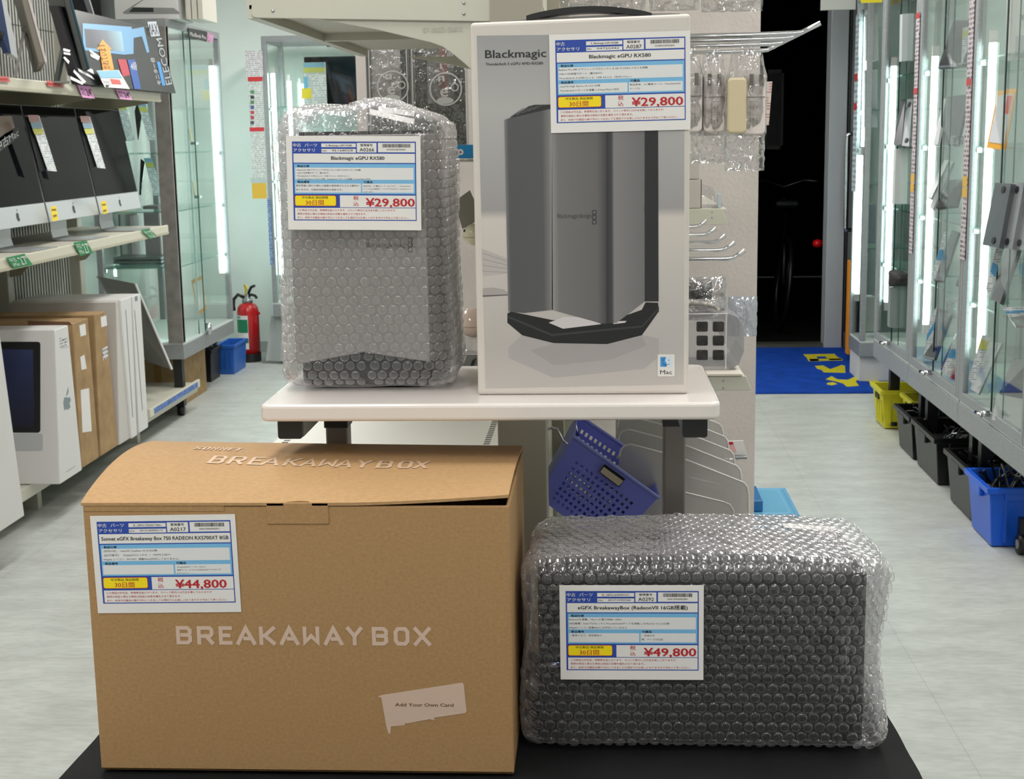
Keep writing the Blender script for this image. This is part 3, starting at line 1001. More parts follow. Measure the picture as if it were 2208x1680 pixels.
pr('printed_face', [(1087, 259), (1094, 256), (1190, 234), (1192, 668), (1130, 675), (1096, 672)], fa, 6, pic)
pr('printed_face', [(1190, 234), (1308, 250), (1308, 698), (1298, 698), (1190, 668)], fb, 6, pic)
pr('printed_face', [(1308, 250), (1390, 236), (1390, 650), (1330, 696), (1308, 698)], fc, 6, pic)
pr('printed_face', [(1388, 236), (1419, 240), (1420, 650), (1389, 650)], mat('print_face_d', (36, 37, 39), 0.45), 6, pic)


def qtext(par, name, s, x0, x1, yb, hpx, m, lay, bold=0.0, Y=None):
    Y = WY0 - 0.0002 - lay * 0.00006 if Y is None else Y
    a, b = AY(x0, yb, Y), AY(x1, yb, Y)
    g = G()
    letter(g, s, a.x, b.x, (a.z + b.z) / 2, abs(AY(x0, yb - hpx, Y).z - a.z), Y, bold)
    return g.obj(name, m, par)


dark = mat('print_dark', (36, 36, 40), 0.45)
qtext(pic, 'printed_name', 'Blackmagic', 1046, 1178, 124, 18, dark, 7, 0.014)
qtext(pic, 'printed_subtitle', 'Thunderbolt 3 eGPU AMD-RX580', 1047, 1171, 140, 6, dark, 7, 0.012)
qtext(pic, 'printed_maker_name', 'Blackmagicdesign', 1202, 1275, 470, 10, mat('print_dim', (48, 46, 47), 0.45), 7)


def squares(par, x, ys, s, Y, m):
    for y in ys:
        o, i = rrect(x - s, x + s, y - s, y + s, s * 0.5, 3), rrect(x - s * 0.66, x + s * 0.66, y - s * 0.66, y + s * 0.66, s * 0.4, 3)
        n = len(o)
        g = G()
        vs = [tuple(AY(px, py, Y)) for px, py in o] + [tuple(AY(px, py, Y)) for px, py in i]
        g.add(vs, [(k, (k + 1) % n, n + (k + 1) % n, n + k) for k in range(n)])
        g.obj('printed_square', m, par)


squares(pic, 1281.5, (458, 468.5, 479), 5.0, WY0 - 0.0007, mat('print_dim', (48, 46, 47), 0.45))
badge = pr('badge', rrect(1418, 1455, 764, 812, 3), mat('badge_white', (222, 219, 216), 0.45), 7, pic)
pr('badge_icon', rrect(1424, 1448, 770, 791, 2), mat('badge_pale', (206, 220, 232), 0.45), 8, pic)
pr('badge_icon', [(1424, 770), (1436, 770), (1434, 780), (1437, 781), (1437, 791), (1424, 791)], mat('badge_blue', (58, 138, 206), 0.45), 9, pic)
pr('badge_icon', [(1429, 784), (1436, 787), (1444, 784), (1444, 785), (1436, 788.5), (1429, 785)], dark, 10, pic)
for x in (1430.5, 1442):
    pr('badge_icon', rect(x - 0.6, x + 0.6, 775, 778.5), dark, 10, pic)
qtext(pic, 'badge_lettering', 'Mac', 1423.5, 1449, 807, 9.5, dark, 8, 0.004)

# ================================================================ BUBBLE WRAP
FILM = film('bubble_film', tint=(250, 250, 251), gloss=0.14, base=0.085, edge=0.88, milk=0.6, milkcol=(236, 232, 236), bump=0.35, bs=70, pw=2.2)
DOME = film('bubble_dome', tint=(252, 252, 252), gloss=0.06, base=0.07, edge=1.0, milk=0.3, milkcol=(240, 236, 240), pw=1.55)


def wrap(par, c, h, r, warp, faces, pitch=0.0115, dome_r=0.0049, dome_h=0.0029, seed=0, bub=True):
    """film around a rounded box (centre c, half sizes h, corner radius r) and its air bubbles, bent by warp(p)"""
    c, h = Vector(c), Vector(h)

    def surf(p):
        q = Vector([max(-h[k] + r, min(h[k] - r, p[k])) for k in range(3)])
        d = p - q
        n = d.normalized() if d.length > 1e-9 else Vector((0, 0, 1))
        s = q + n * r
        w = 0.0014 * noise.noise(s * 38 + Vector((seed, 0, 0))) + 0.0022 * noise.noise(s * 13 + Vector((0, seed, 0)))
        return warp(s + n * w) + c, n

    ax = {'F': (0, 2, 1, -1), 'K': (0, 2, 1, 1), 'T': (0, 1, 2, 1), 'D': (0, 1, 2, -1), 'L': (1, 2, 0, -1), 'R': (1, 2, 0, 1)}
    g = G()
    gb = G()
    for f in 'FKTDLR':
        iu, iv, iw, sg = ax[f]
        nu, nv = max(4, int(2 * h[iu] / 0.006)), max(4, int(2 * h[iv] / 0.006))
        vs = []
        for j in range(nv + 1):
            for i in range(nu + 1):
                p = Vector((0, 0, 0))
                p[iu] = -h[iu] + 2 * h[iu] * i / nu; p[iv] = -h[iv] + 2 * h[iv] * j / nv; p[iw] = sg * h[iw]
                vs.append(surf(p)[0])
        flip = (sg > 0) == (f in 'KL' or f == 'X')
        fs = []
        for j in range(nv):
            for i in range(nu):
                a = j * (nu + 1) + i
                q = (a, a + 1, a + nu + 2, a + nu + 1)
                fs.append(q)
        U, V, N = [Vector((0, 0, 0)) for _ in range(3)]
        U[iu] = 1; V[iv] = 1; N[iw] = sg
        if U.cross(V).dot(N) < 0:
            fs = [q[::-1] for q in fs]
        g.add(vs, fs)
        if f in faces and bub:
            row = 0
            v = -h[iv] + 0.006
            while v < h[iv] - 0.003:
                u = -h[iu] + 0.006 + (pitch / 2 if row % 2 else 0)
                while u < h[iu] - 0.003:
                    p = Vector((0, 0, 0)); p[iu] = u; p[iv] = v; p[iw] = sg * h[iw]
                    o, n = surf(p)
                    p2 = p.copy(); p2[iu] += 0.002
                    e = (surf(p2)[0] - o)
                    e = (e - n * e.dot(n)).normalized() if e.length > 1e-6 else n.orthogonal().normalized()
                    b2 = n.cross(e)
                    sc = 1 + 0.12 * noise.noise(o * 90)
                    hh = dome_h * (0.75 + 0.5 * random.random())
                    tilt = e * (0.0006 * random.uniform(-1, 1)) + b2 * (0.0006 * random.uniform(-1, 1))
                    ns = 12
                    vs = []
                    for rr, zz in ((1.0, 0.0), (0.985, 0.5), (0.92, 0.84), (0.72, 0.98)):
                        for k in range(ns):
                            a = 2 * math.pi * k / ns
                            vs.append(o + (e * math.cos(a) + b2 * math.sin(a)) * (dome_r * sc * rr) + n * (hh * zz) + tilt * zz)
                    vs.append(o + n * hh + tilt)
                    fs = [(q * ns + k, q * ns + (k + 1) % ns, (q + 1) * ns + (k + 1) % ns, (q + 1) * ns + k) for q in range(3) for k in range(ns)]
                    fs += [(3 * ns + k, 3 * ns + (k + 1) % ns, 4 * ns) for k in range(ns)]
                    gb.add(vs, fs)
                    u += pitch
                v += pitch * 0.87
                row += 1
    import bmesh
    o = g.obj('wrap_film', FILM, par, smooth=True)
    bm = bmesh.new(); bm.from_mesh(o.data)
    bmesh.ops.remove_doubles(bm, verts=bm.verts, dist=0.0001)
    bm.to_mesh(o.data); bm.free()
    if bub:
        gb.obj('air_bubbles', DOME, par, smooth=True, kind='stuff')
    return o


# ---- the grey graphics unit in bubble wrap, standing on the white table
eg = T('wrapped_graphics_unit', 'bubble wrapped grey metal graphics unit standing on the white table', 'graphics unit', (-0.264, 1.65, SZ))
body = mat('anodised_grey', (158, 153, 151), 0.5, 0.2, var=0.03, vs=200)
g = G()
xa, xm, xb, y0, y1, zt = -0.346, -0.268, -0.1925, 1.583, 1.722, 1.386
xr = -0.1745
za, zm, zc = 1.1285, 1.1425, 1.1305
vs = [(xa, y0 + 0.002, za), (xm, y0, zm), (xb, y0 + 0.002, zc), (xr, y1 - 0.03, 1.136), (xm, y1, zm), (xa + 0.012, y1 - 0.02, 1.13)]
vs += [(x, y, zt) for x, y, z in vs] + [(xm, 1.65, 1.150)]
g.add(vs, [(0, 1, 7, 6), (1, 2, 8, 7), (2, 3, 9, 8), (3, 4, 10, 9), (4, 5, 11, 10), (5, 0, 6, 11), (6, 7, 8, 9, 10, 11)] + [((k + 1) % 6, k, 12) for k in range(6)])
g.obj('housing', body, eg, bev=0.0012)
g = G()
for k in range(9):
    g.box(xa + 0.012, xb - 0.004, y0 + 0.012 + k * 0.0135, y0 + 0.019 + k * 0.0135, zt - 0.001, zt + 0.004)
g.obj('top_grille', BLACKP, eg)
g = G()
b = [(xa + 0.004, y0 + 0.012), (xa + 0.03, y0 + 0.004), (xb - 0.02, y0 + 0.004), (xb + 0.0, y0 + 0.012), (xr - 0.004, y1 - 0.03), (xm, y1 - 0.004), (xa + 0.016, y1 - 0.02)]
g.prism(b, 'Z', SZ + 0.004, SZ + 0.042)
g.obj('base_bowl', mat('gloss_black_base', (18, 19, 22), 0.18), eg, bev=0.004)
g = G()
a, b2 = AY(790, 533, y0), AY(880, 536, y0)
letter(g, 'Blackmagicdesign', a.x, b2.x, a.z, 0.0052, y0 - 0.0004, 0.0)
g.obj('maker_lettering', mat('engraved_dark', (58, 56, 56), 0.5), eg)
squares(eg, 884.5, (517, 528, 539), 5.2, y0 - 0.0004, mat('engraved_dark', (58, 56, 56), 0.5))


def warp_eg(p):
    x, y, z = p
    t = (z + 0.153) / 0.306
    if t > 0.9:
        z += 0.012 * max(0, 1 - (x / 0.088) ** 2) * (t - 0.9) / 0.1 + 0.004 * math.sin(x * 70)
    x = x * (1.0 + 0.012 * math.sin(t * 9)) + 0.004 * (0.5 - t) * (1 if x > 0 else -0.3)
    if t < 0.1:
        x += (0.006 if x > 0 else -0.003) * (0.1 - t) / 0.1
    return Vector((x, y, z))


wrap(eg, (-0.264, 1.652, SZ + 0.1555), (0.0945, 0.0855, 0.153), 0.024, warp_eg, 'FTLR', pitch=0.0122, dome_r=0.0052, seed=3)
g = G()
for (p, q, dy, hgt) in (((815, 240), (893, 251), 0, 9), ((796, 246), (893, 268), -0.012, 8)):
    a, b2 = AY(*p, 1.61 + dy), AY(*q, 1.61 + dy)
    u = Vector((0, 0.006, 0.006))
    g.add([a, b2, b2 + u, a + u, a + Vector((0, 0, -0.0004)), b2 + Vector((0, 0, -0.0004)), b2 + u + Vector((0, 0, -0.0004)), a + u + Vector((0, 0, -0.0004))],
          [(0, 1, 2, 3), (7, 6, 5, 4), (0, 4, 5, 1), (1, 5, 6, 2), (2, 6, 7, 3), (3, 7, 4, 0)])
g.obj('paper_strips', PAPER, eg)

# ---- the black expansion box in bubble wrap, lying on the black cloth
bk = T('wrapped_expansion_box', 'bubble wrapped black expansion box lying on the black cloth', 'expansion box', (0.105, 1.5, TZ))
bkm = mat('black_steel_case', (24, 24, 27), 0.5, 0.2, bump=0.4, bs=900)
G().box(-0.066, 0.2745, 1.427, 1.588, TZ + 0.007, TZ + 0.193).obj('case', bkm, bk, bev=0.003)
g = G()
for i in range(30):
    for j in range(15):
        x, z = -0.052 + i * 0.0108, TZ + 0.02 + j * 0.0108
        if x < 0.265:
            g.box(x, x + 0.0062, 1.4262, 1.428, z, z + 0.0062)
g.obj('vent_pattern', mat('vent_black', (11, 11, 13), 0.6), bk, kind='stuff')
# metal latch glinting on the left of the front
G().cyl((-0.060, 1.424, 0.832), (-0.038, 1.424, 0.832), 0.0035, 10).obj('latch_pin', mat('bluish_chrome', (150, 160, 190), 0.12, 1.0), bk, smooth=True)


def warp_bk(p):
    x, y, z = p
    t = (z + 0.1) / 0.2
    bx = 0.006 * math.sin(z * 40) * (1 if x > 0.15 else 0)
    if x > 0.15:
        x += 0.004 * math.sin(t * 7 + 1) - 0.003 * (1 - abs(2 * t - 1))
    if x < -0.15:
        x += 0.006 * t - 0.002 * math.sin(t * 8)
    if t > 0.85:
        z += 0.006 * math.sin((x + 0.2) * 8) * (t - 0.85) / 0.15
        f = (y + 0.09) / 0.18
        if f > 0.3:
            x *= 1 - 0.06 * (f - 0.3) / 0.7 * (t - 0.85) / 0.15
    return Vector((x, y, z))


wrap(bk, (0.1055, 1.505, TZ + 0.1035), (0.1895, 0.0915, 0.1015), 0.019, warp_bk, 'FTLR', pitch=0.0122, dome_r=0.0054, dome_h=0.0031, seed=11)
a, b2 = AZ(1690, 1131, 0.953), AZ(1812, 1140, 0.948)
G().hexa([(a.x, a.y - 0.004, 0.9505), (b2.x, a.y - 0.012, 0.9465), (b2.x, a.y + 0.010, 0.9465), (a.x, a.y + 0.012, 0.9505)], [(a.x, a.y - 0.004, 0.951), (b2.x, a.y - 0.012, 0.947), (b2.x, a.y + 0.010, 0.947), (a.x, a.y + 0.012, 0.951)]).obj('paper_strips', PAPER, bk)

# ================================================================ CENTRE SHELVING UNIT (seen from its end)
gd = T('gondola_shelving', 'beige double sided shop shelving unit behind the white stand', 'shelving', (-0.1, 2.75, 0))
GX0, GX1 = -0.137, -0.071
for y in (1.86, 2.765, 3.67):
    G().box(GX0, GX1, y, y + 0.05, 0, 2.4).obj('post', mat('post_beige', (158, 152, 138), 0.45), gd, bev=0.002)
for y0, y1 in ((1.91, 2.765), (2.815, 3.67)):
    for z0, z1 in ((0.12, 0.86), (0.865, 1.6), (1.605, 2.38)):
        G().box(-0.113, -0.095, y0, y1, z0, z1).obj('back_panel', BEIGE, gd, bev=0.001)
YE = 1.872


def pxpoly(g, pts, y, t, z0=None):
    p = [AY(a, b, y) for a, b in pts]
    g.prism([(q.x, q.z) for q in p], 'Y', y, y + t)
    return p


# upper left shelf with its end bracket facing the camera
sh = G()
zl = AY(553, 40, YE).z
sh.box(-0.45, GX0, YE, 2.762, zl + 0.012, zl + 0.017)
sh.box(-0.453, -0.438, YE, 2.762, zl, zl + 0.05)
sh.box(-0.44, GX0, YE + 0.44, YE + 0.46, zl, zl + 0.012)
sh = sh.obj('shelf', BEIGE, gd)
g = G(); pxpoly(g, [(541, 30), (548, -70), (1076, -62), (1076, 47), (680, 41), (556, 39), (546, 37)], YE - 0.004, 0.003); g.obj('end_plate', BEIGE, sh, bev=0.001)
for y in (YE, 2.755):
    g = G(); q = [AY(a, b, YE) for a, b in [(680, 40), (812, 64), (930, 92), (955, 101), (975, 115), (1005, 140), (1076, 205), (1076, 40)]]
    g.prism([(p.x, p.z) for p in q], 'Y', y, y + 0.004); g.obj('bracket', BEIGE, sh, bev=0.0008)
q = AY(824, 85, 2.74)
G().prism(rrect(q.x - 0.011, q.x + 0.011, q.z - 0.007, q.z + 0.007, 0.006), 'Y', 2.7535, 2.7555).obj('bracket_slot', mat('slot_dark', (70, 68, 62), 0.6), sh)
for px, py in ((590, 24), (1001, 7), (1001, 30)):
    p = AY(px, py, YE); G().lathe([(0.0, 0), (0.0022, 0.0003), (0.0012, 0.001), (0, 0.0012)], (0, 0, 0), 10, Matrix.Translation((p.x, YE - 0.0042, p.z)) @ Matrix.Rotation(R(90), 4, 'X')).obj('rivet', STEEL, sh, smooth=True)
g = G(); a, b = AY(912, 70, YE - 0.001), AY(997, 72, YE - 0.001); letter(g, 'S7-300D-50KG', a.x, b.x, a.z, 0.0062, YE - 0.0012, 0.006); g.obj('embossed_lettering', mat('emboss_beige', (186, 184, 170), 0.5), sh)
# lower left shelf with slot rows
zs = 0.945
a = AZ(577, 963, zs)
sl2 = G().box(a.x, GX0, YE + 0.01, 2.762, zs - 0.03, zs).obj('shelf', mat('shelf_white', (216, 214, 204), 0.4), gd, bev=0.002)
g = G()
xo = AZ(609, 960, zs).x
xi = AZ(1049, 958, zs).x
for k in range(62):
    y = 1.9 + k * 0.0138
    for x in (xo, xi):
        g.box(x - 0.0045, x + 0.0045, y, y + 0.0055, zs - 0.002, zs + 0.0004)
g.obj('slot_rows', mat('slot_dark', (70, 68, 62), 0.6), sl2, kind='stuff')

# right hand shelves: end brackets facing the camera
for nm, y, pts, z in (('near', YE, [(1440, 811), (1526, 810), (1609, 811), (1620, 838), (1618, 842), (1440, 844)], None), ('far', 2.782, [(1440, 450), (1557, 450), (1569, 480), (1567, 484), (1440, 484)], None)):
    q = [AY(a, b, y) for a, b in pts]
    zt = q[1].z
    s = G().box(GX1, q[2].x - 0.002, y + 0.003, y + 0.88, zt - 0.006, zt).obj('shelf', BEIGE, gd, bev=0.001)
    g = G(); pts2 = [(GX1, q[0].z)] + [(p.x, p.z) for p in q[1:-1]] + [(GX1, q[-1].z)]
    g.prism(pts2, 'Y', y, y + 0.003); g.obj('bracket', BEIGE, s, bev=0.0008)
    for k in range(2):
        xx_ = q[2].x - 0.03
        G().cyl((xx_, y - 0.0006, zt - 0.007 - k * 0.010), (xx_, y + 0.001, zt - 0.007 - k * 0.010), 0.0016, 10).obj('rivet', STEEL, s)
zd = 0.785
dk2 = G().box(GX1, 0.165, 2.12, 2.765, zd - 0.03, zd).obj('shelf', mat('shelf_white', (216, 214, 204), 0.4), gd, bev=0.002)
g = G()
for k in range(22):
    g.box(0.150, 0.158, 2.13 + k * 0.0138, 2.1355 + k * 0.0138, zd - 0.002, zd + 0.0004)
g.obj('slot_rows', mat('slot_dark', (70, 68, 62), 0.6), dk2, kind='stuff')


def hook(y, pts, r=0.0030):
    G().tube([(GX1 - 0.002, y, pts[0][1])] + [(x, y, z) for x, z in pts], r, 8).obj('peg_hook', CHROME, gd, smooth=True)


b0, b1, b2 = AY(1540, 558, 2.0), AY(1577, 555, 2.0), AY(1606, 540, 2.0)
for y in (2.0, 2.15, 2.31, 2.49, 2.71):
    hook(y, [(b0.x, b0.z), (b1.x - 0.006, b0.z), (b1.x + 0.004, b1.z), (b2.x, b2.z)])
b0, b1, b2 = AY(1600, 76, 1.98), AY(1722, 72, 1.98), AY(1769, 50, 1.98)
for y in (1.98, 2.075, 2.2, 2.37):
    hook(y, [(b0.x, b0.z), (b1.x - 0.008, b0.z + 0.001), (b1.x + 0.004, b1.z + 0.001), (b2.x, b2.z)], 0.0034)
# hook carrying the basket
g = G(); g.tube([(-0.073, 1.95, AY(1180, 926, 1.95).z)] + [tuple(AY(a, b, 1.95)) for a, b in ((1192, 922), (1202, 924), (1208, 938), (1214, 950), (1224, 956))], 0.002, 8); g.obj('peg_hook', CHROME, gd, smooth=True)
g = G(); g.tube([(-0.073, 2.03, AY(1180, 900, 2.03).z)] + [tuple(AY(a, b, 2.02)) for a, b in ((1225, 905), (1238, 904), (1243, 925), (1246, 940))], 0.002, 8); g.obj('peg_hook', CHROME, gd, smooth=True)

# ---- blue-violet basket hanging askew
bkm2 = mat('violet_plastic', (138, 146, 250), 0.4, spec=0.5)
A_, D_, C_, B_ = AY(1237, 941, 1.95), AY(1420, 1073, 1.95), AY(1399, 998, 2.03), AY(1243, 893, 2.03)
E_, F_ = AY(1160, 1072, 1.97), AY(1312, 1186, 1.97)
H_, G_ = AY(1166, 1040, 2.03), AY(1308, 1146, 2.03)
bt = T('plastic_basket', 'blue violet plastic basket with square holes hanging askew under the stand', 'basket', (A_ + D_ + E_ + F_ + B_ + C_ + G_ + H_) / 8)


def lattice(A, B, C, D, n, m, mx, my, fill, th):
    """panel A-B (top) D-C (bottom) with n x m square holes cut through it; th = thickness vector"""
    g = G()

    def P(u, v):
        return (A.lerp(B, u)).lerp(D.lerp(C, u), v)

    def quad(u0, u1, v0, v1):
        f = [P(u0, v0), P(u1, v0), P(u1, v1), P(u0, v1)]
        g.hexa(f, [p + th for p in f])
    quad(0, 1, 0, my[0]); quad(0, 1, 1 - my[1], 1); quad(0, mx, my[0], 1 - my[1]); quad(1 - mx, 1, my[0], 1 - my[1])
    du, dv = (1 - 2 * mx) / n, (1 - my[0] - my[1]) / m
    for i in range(n + 1):
        if i < n:
            pass
    for j in range(m):
        v0 = my[0] + j * dv
        quad(mx, 1 - mx, v0, v0 + dv * (1 - fill) / 2); quad(mx, 1 - mx, v0 + dv * (1 + fill) / 2, v0 + dv)
        for i in range(n + 1):
            u0 = mx + (i - 0.5 + fill / 2) * du if i else mx
            u1 = mx + (i + 0.5 - fill / 2) * du if i < n else 1 - mx
            quad(u0, u1, v0 + dv * (1 - fill) / 2, v0 + dv * (1 + fill) / 2)
    return g


nrm = Vector((0, 0.0018, 0))
lattice(A_, D_, F_, E_, 12, 8, 0.13, (0.24, 0.08), 0.5, nrm).obj('front_side', bkm2, bt)
lattice(B_, C_, G_, H_, 12, 8, 0.12, (0.10, 0.08), 0.5, nrm).obj('rear_side', bkm2, bt)
g = G(); g.hexa([A_, B_, H_, E_], [p + Vector((0.0018, 0, 0.0006)) for p in (A_, B_, H_, E_)]); g.obj('left_side', bkm2, bt)
g = G(); g.hexa([C_, D_, F_, G_], [p - Vector((0.0018, 0, 0.0006)) for p in (C_, D_, F_, G_)]); g.obj('right_side', bkm2, bt)
g = G(); g.hexa([E_, F_, G_, H_], [p + Vector((-0.001, 0, 0.0014)) for p in (E_, F_, G_, H_)]); g.obj('bottom', bkm2, bt)
G().tube([A_, D_, C_, B_], 0.0026, 8, True).obj('rim', mat('violet_rim', (150, 158, 236), 0.35), bt, smooth=False)
lp = [(1304, 1001), (1348, 1033), (1335, 1051), (1292, 1018)]
g = G(); q = [AY(a, b, 1.9485) for a, b in lp]; g.hexa(q, [p + Vector((0, 0.0012, 0)) for p in q]); pl = g.obj('label_plate', BLACKP, bt)
lp2 = [(1302, 1007), (1344, 1037.5), (1334.5, 1048.5), (1294, 1018)]
g = G(); q = [AY(a, b, 1.9479) for a, b in lp2]; g.hexa(q, [p + Vector((0, 0.0006, 0)) for p in q]); g.obj('label_insert', mat('label_beige', (206, 192, 172), 0.6), pl)

# ---- nested clear plastic panels standing on the lower right shelf
PPm = film('frosted_panel', tint=(232, 232, 232), gloss=0.3, base=0.45, edge=0.8, milk=0.9, milkcol=(226, 222, 219))
pp = [(1335, 1240), (1335, 985), (1338, 970), (1346, 961), (1360, 958), (1460, 984), (1592, 1036), (1604, 1041), (1611, 1050), (1614, 1064), (1615, 1240)]
pq = [AY(a, b, 1.98) for a, b in pp]
for k in range(5):
    y = 1.98 + 0.105 * k
    lab = ['nearest', 'second', 'third', 'fourth', 'rearmost'][k]
    pt = T('acrylic_stand', lab + ' frosted acrylic stand with a slanted top behind the grey leg', 'acrylic stand', (0.1, y, 0.77), group='nested frosted stands')
    base = [(p.x, max(p.z, 0.787)) for p in pq]
    G().prism(base, 'Y', y, y + 0.0015).obj('sheet', PPm, pt)
    g = G(); g.tube([(x, y, z) for x, z in base[1:]], 0.0012, 6); g.obj('rim', mat('frost_rim', (222, 220, 218), 0.3), pt)
    inn = [AY(a, b, 1.98) for a, b in [(1470, 1060), (1560, 1082), (1574, 1088), (1582, 1102), (1583, 1200)]]
    g = G(); g.tube([(p.x, y - 0.0004, max(p.z, 0.79)) for p in inn], 0.001, 6); g.obj('pressed_rib', mat('frost_rim', (222, 220, 218), 0.3), pt)

# ---- small shelf-edge price holder
ph = T('price_holder', 'small white and red price tag in a clip beside the frosted panels', 'price tag', AY(1590, 975, 2.5))
q = [AY(a, b, 2.5) for a, b in ((1565, 952), (1603, 950), (1610, 978), (1583, 981))]
g = G(); g.hexa(q, [p + Vector((0, 0.004, 0.0)) for p in q]); g.obj('tag', PAPER, ph)
q = [AY(a, b, 2.4985) for a, b in ((1567, 954), (1580, 953), (1582, 958), (1569, 960))]
g = G(); g.hexa(q, [p + Vector((0, 0.001, 0.0)) for p in q]); g.obj('red_mark', RED, ph)
q = [AY(a, b, 2.4985) for a, b in ((1570, 962), (1583, 960), (1588, 974), (1576, 974))]
g = G(); g.hexa(q, [p + Vector((0, 0.001, 0.0)) for p in q]); g.obj('pink_field', mat('pink_field', (232, 180, 176), 0.6), ph)
a, b = AY(1583, 982, 2.5), AY(1610, 988, 2.5)
g = G().box(a.x, b.x, 2.49, 2.52, b.z, a.z); g.obj('clip', mat('clip_grey', (150, 154, 156), 0.3, 0.5), ph, bev=0.001)
a = AY(1590, 996, 2.5); G().cyl((-0.07, 2.505, a.z + 0.004), (a.x + 0.004, 2.505, a.z + 0.004), 0.0022, 8).obj('wire', CHROME, ph)

# ---- translucent case with six windows on the right shelf
FROST = film('frosted_case', tint=(236, 236, 238), gloss=0.25, base=0.42, edge=0.85, milk=0.8, milkcol=(186, 184, 188))
yc = 1.90
a, b = AY(1470, 676, yc), AY(1604, 795, yc)
zb_ = AY(1526, 810, YE).z
cs = T('frosted_case', 'frosted plastic case with six square windows on the right shelf', 'case', ((a.x + b.x) / 2, yc + 0.06, zb_))
prof = [(GX1 + 0.01, zb_ + 0.002), (GX1 + 0.01, a.z), (b.x - 0.022, a.z), (b.x - 0.008, a.z - 0.006), (b.x, a.z - 0.02), (b.x, zb_ + 0.028), (b.x - 0.007, zb_ + 0.01), (b.x - 0.02, zb_ + 0.002)]
G().prism(prof, 'Y', yc, yc + 0.12).obj('shell', FROST, cs, bev=0.001)
for i, px in enumerate((1502, 1537)):
    for j, py in enumerate((694, 724, 755)):
        p0, p1 = AY(px, py, yc), AY(px + 24, py + 21, yc)
        G().prism(rrect(p0.x, p1.x, p1.z, p0.z, 0.002), 'Y', yc - 0.0015, yc + 0.003).obj('window', mat('case_window_dark', (34, 32, 32), 0.2, var=0.7, vs=70), cs)
p = AY(1566, 680, yc); G().box(p.x - 0.0006, p.x + 0.0006, yc - 0.001, yc, zb_ + 0.004, a.z - 0.002).obj('seam', mat('frost_rim', (222, 220, 218), 0.3), cs)
tg = G(); q0, q1 = AY(1524, 797, 1.871), AY(1600, 809, 1.871); tg.box(q0.x, q1.x, YE - 0.003, YE + 0.06, zb_ - 0.0, zb_ + 0.0025)
tag(tg.obj('shelf_label', mat('label_cream', (216, 208, 196), 0.6)), 'cream shelf label strip under the frosted case', 'label')


# crumpled clear bags: noisy pillows of film
CLEAR = film('clear_bag', tint=(246, 246, 247), gloss=0.06, base=0.12, edge=0.75, milk=0.3, milkcol=(226, 224, 224), bump=0.8, bs=55)


def pillow(c, s, seed=0, nu=26, nv=26, crum=0.25, taper=0.0, pinch=0.0, power=0.6):
    """flat clear bag in the XZ plane, thick in the middle, crumpled"""
    c = Vector(c)
    g = G()
    for sg in (-1, 1):
        vs = []
        for j in range(nv + 1):
            for i in range(nu + 1):
                u, v = i / nu * 2 - 1, j / nv * 2 - 1
                t = max(0, (1 - u * u) * (1 - v * v)) ** power
                wv = noise.noise((u * 3 + seed, v * 3, sg)) * crum + noise.noise((u * 8 + seed, v * 8, sg * 2)) * crum * 0.5
                k = 1 - taper * (v + 1) / 2 - pinch * max(0, v - 0.4)
                e = 1 + 0.05 * noise.noise((v * 4 + seed, 7.0, 0)) if abs(u) == 1 else 1
                vs.append(c + Vector((u * s[0] * k * e, sg * s[1] * (t + wv * (0.15 + t)), v * s[2] * (1 + (0.04 * noise.noise((u * 5 + seed, 3.0, 0)) if abs(v) == 1 else 0)))))
        fs = [(j * (nu + 1) + i, j * (nu + 1) + i + 1, (j + 1) * (nu + 1) + i + 1, (j + 1) * (nu + 1) + i) for j in range(nv) for i in range(nu)]
        if sg > 0:
            fs = [f[::-1] for f in fs]
        g.add(vs, fs)
    return g


def pxspan(x0, x1, y0, y1, Y):
    a, b = AY(x0, y0, Y), AY(x1, y1, Y)
    return ((a.x + b.x) / 2, Y, (a.z + b.z) / 2), (abs(b.x - a.x) / 2, abs(a.z - b.z) / 2)


c, h = pxspan(1450, 1565, 598, 690, 1.94)
bg = T('cable_bag', 'crumpled clear bag holding a cable on top of the frosted case', 'bag', (c[0], c[1], c[2] - h[1]))
pillow(c, (h[0], 0.035, h[1]), 4, crum=0.5).obj('film', CLEAR, bg, smooth=True)
c2, h2 = pxspan(1478, 1535, 610, 645, 1.95)
pillow(c2, (h2[0], 0.02, h2[1]), 9, crum=0.3).obj('dark_contents', mat('dark_contents', (52, 50, 50), 0.5), bg, smooth=True)
c2, h2 = pxspan(1440, 1548, 655, 680, 1.915)
G().tube([(c2[0] + h2[0] * math.cos(k * math.pi / 12), 1.915, c2[2] + h2[1] * math.sin(k * math.pi / 12)) for k in range(24)], 0.003, 8, True).obj('cable', mat('white_cable', (206, 200, 190), 0.4), bg, smooth=True)
c, h = pxspan(1570, 1632, 640, 725, 1.98)
tag(pillow(c, (h[0], 0.01, h[1]), 15, crum=0.7).obj('clear_pouch', film('blueish_film', tint=(238, 242, 248), gloss=0.12, base=0.3, edge=0.8, milk=0.6, milkcol=(200, 205, 216), bump=0.8, bs=40), smooth=True), 'bluish clear pouch sticking out behind the frosted case', 'pouch')

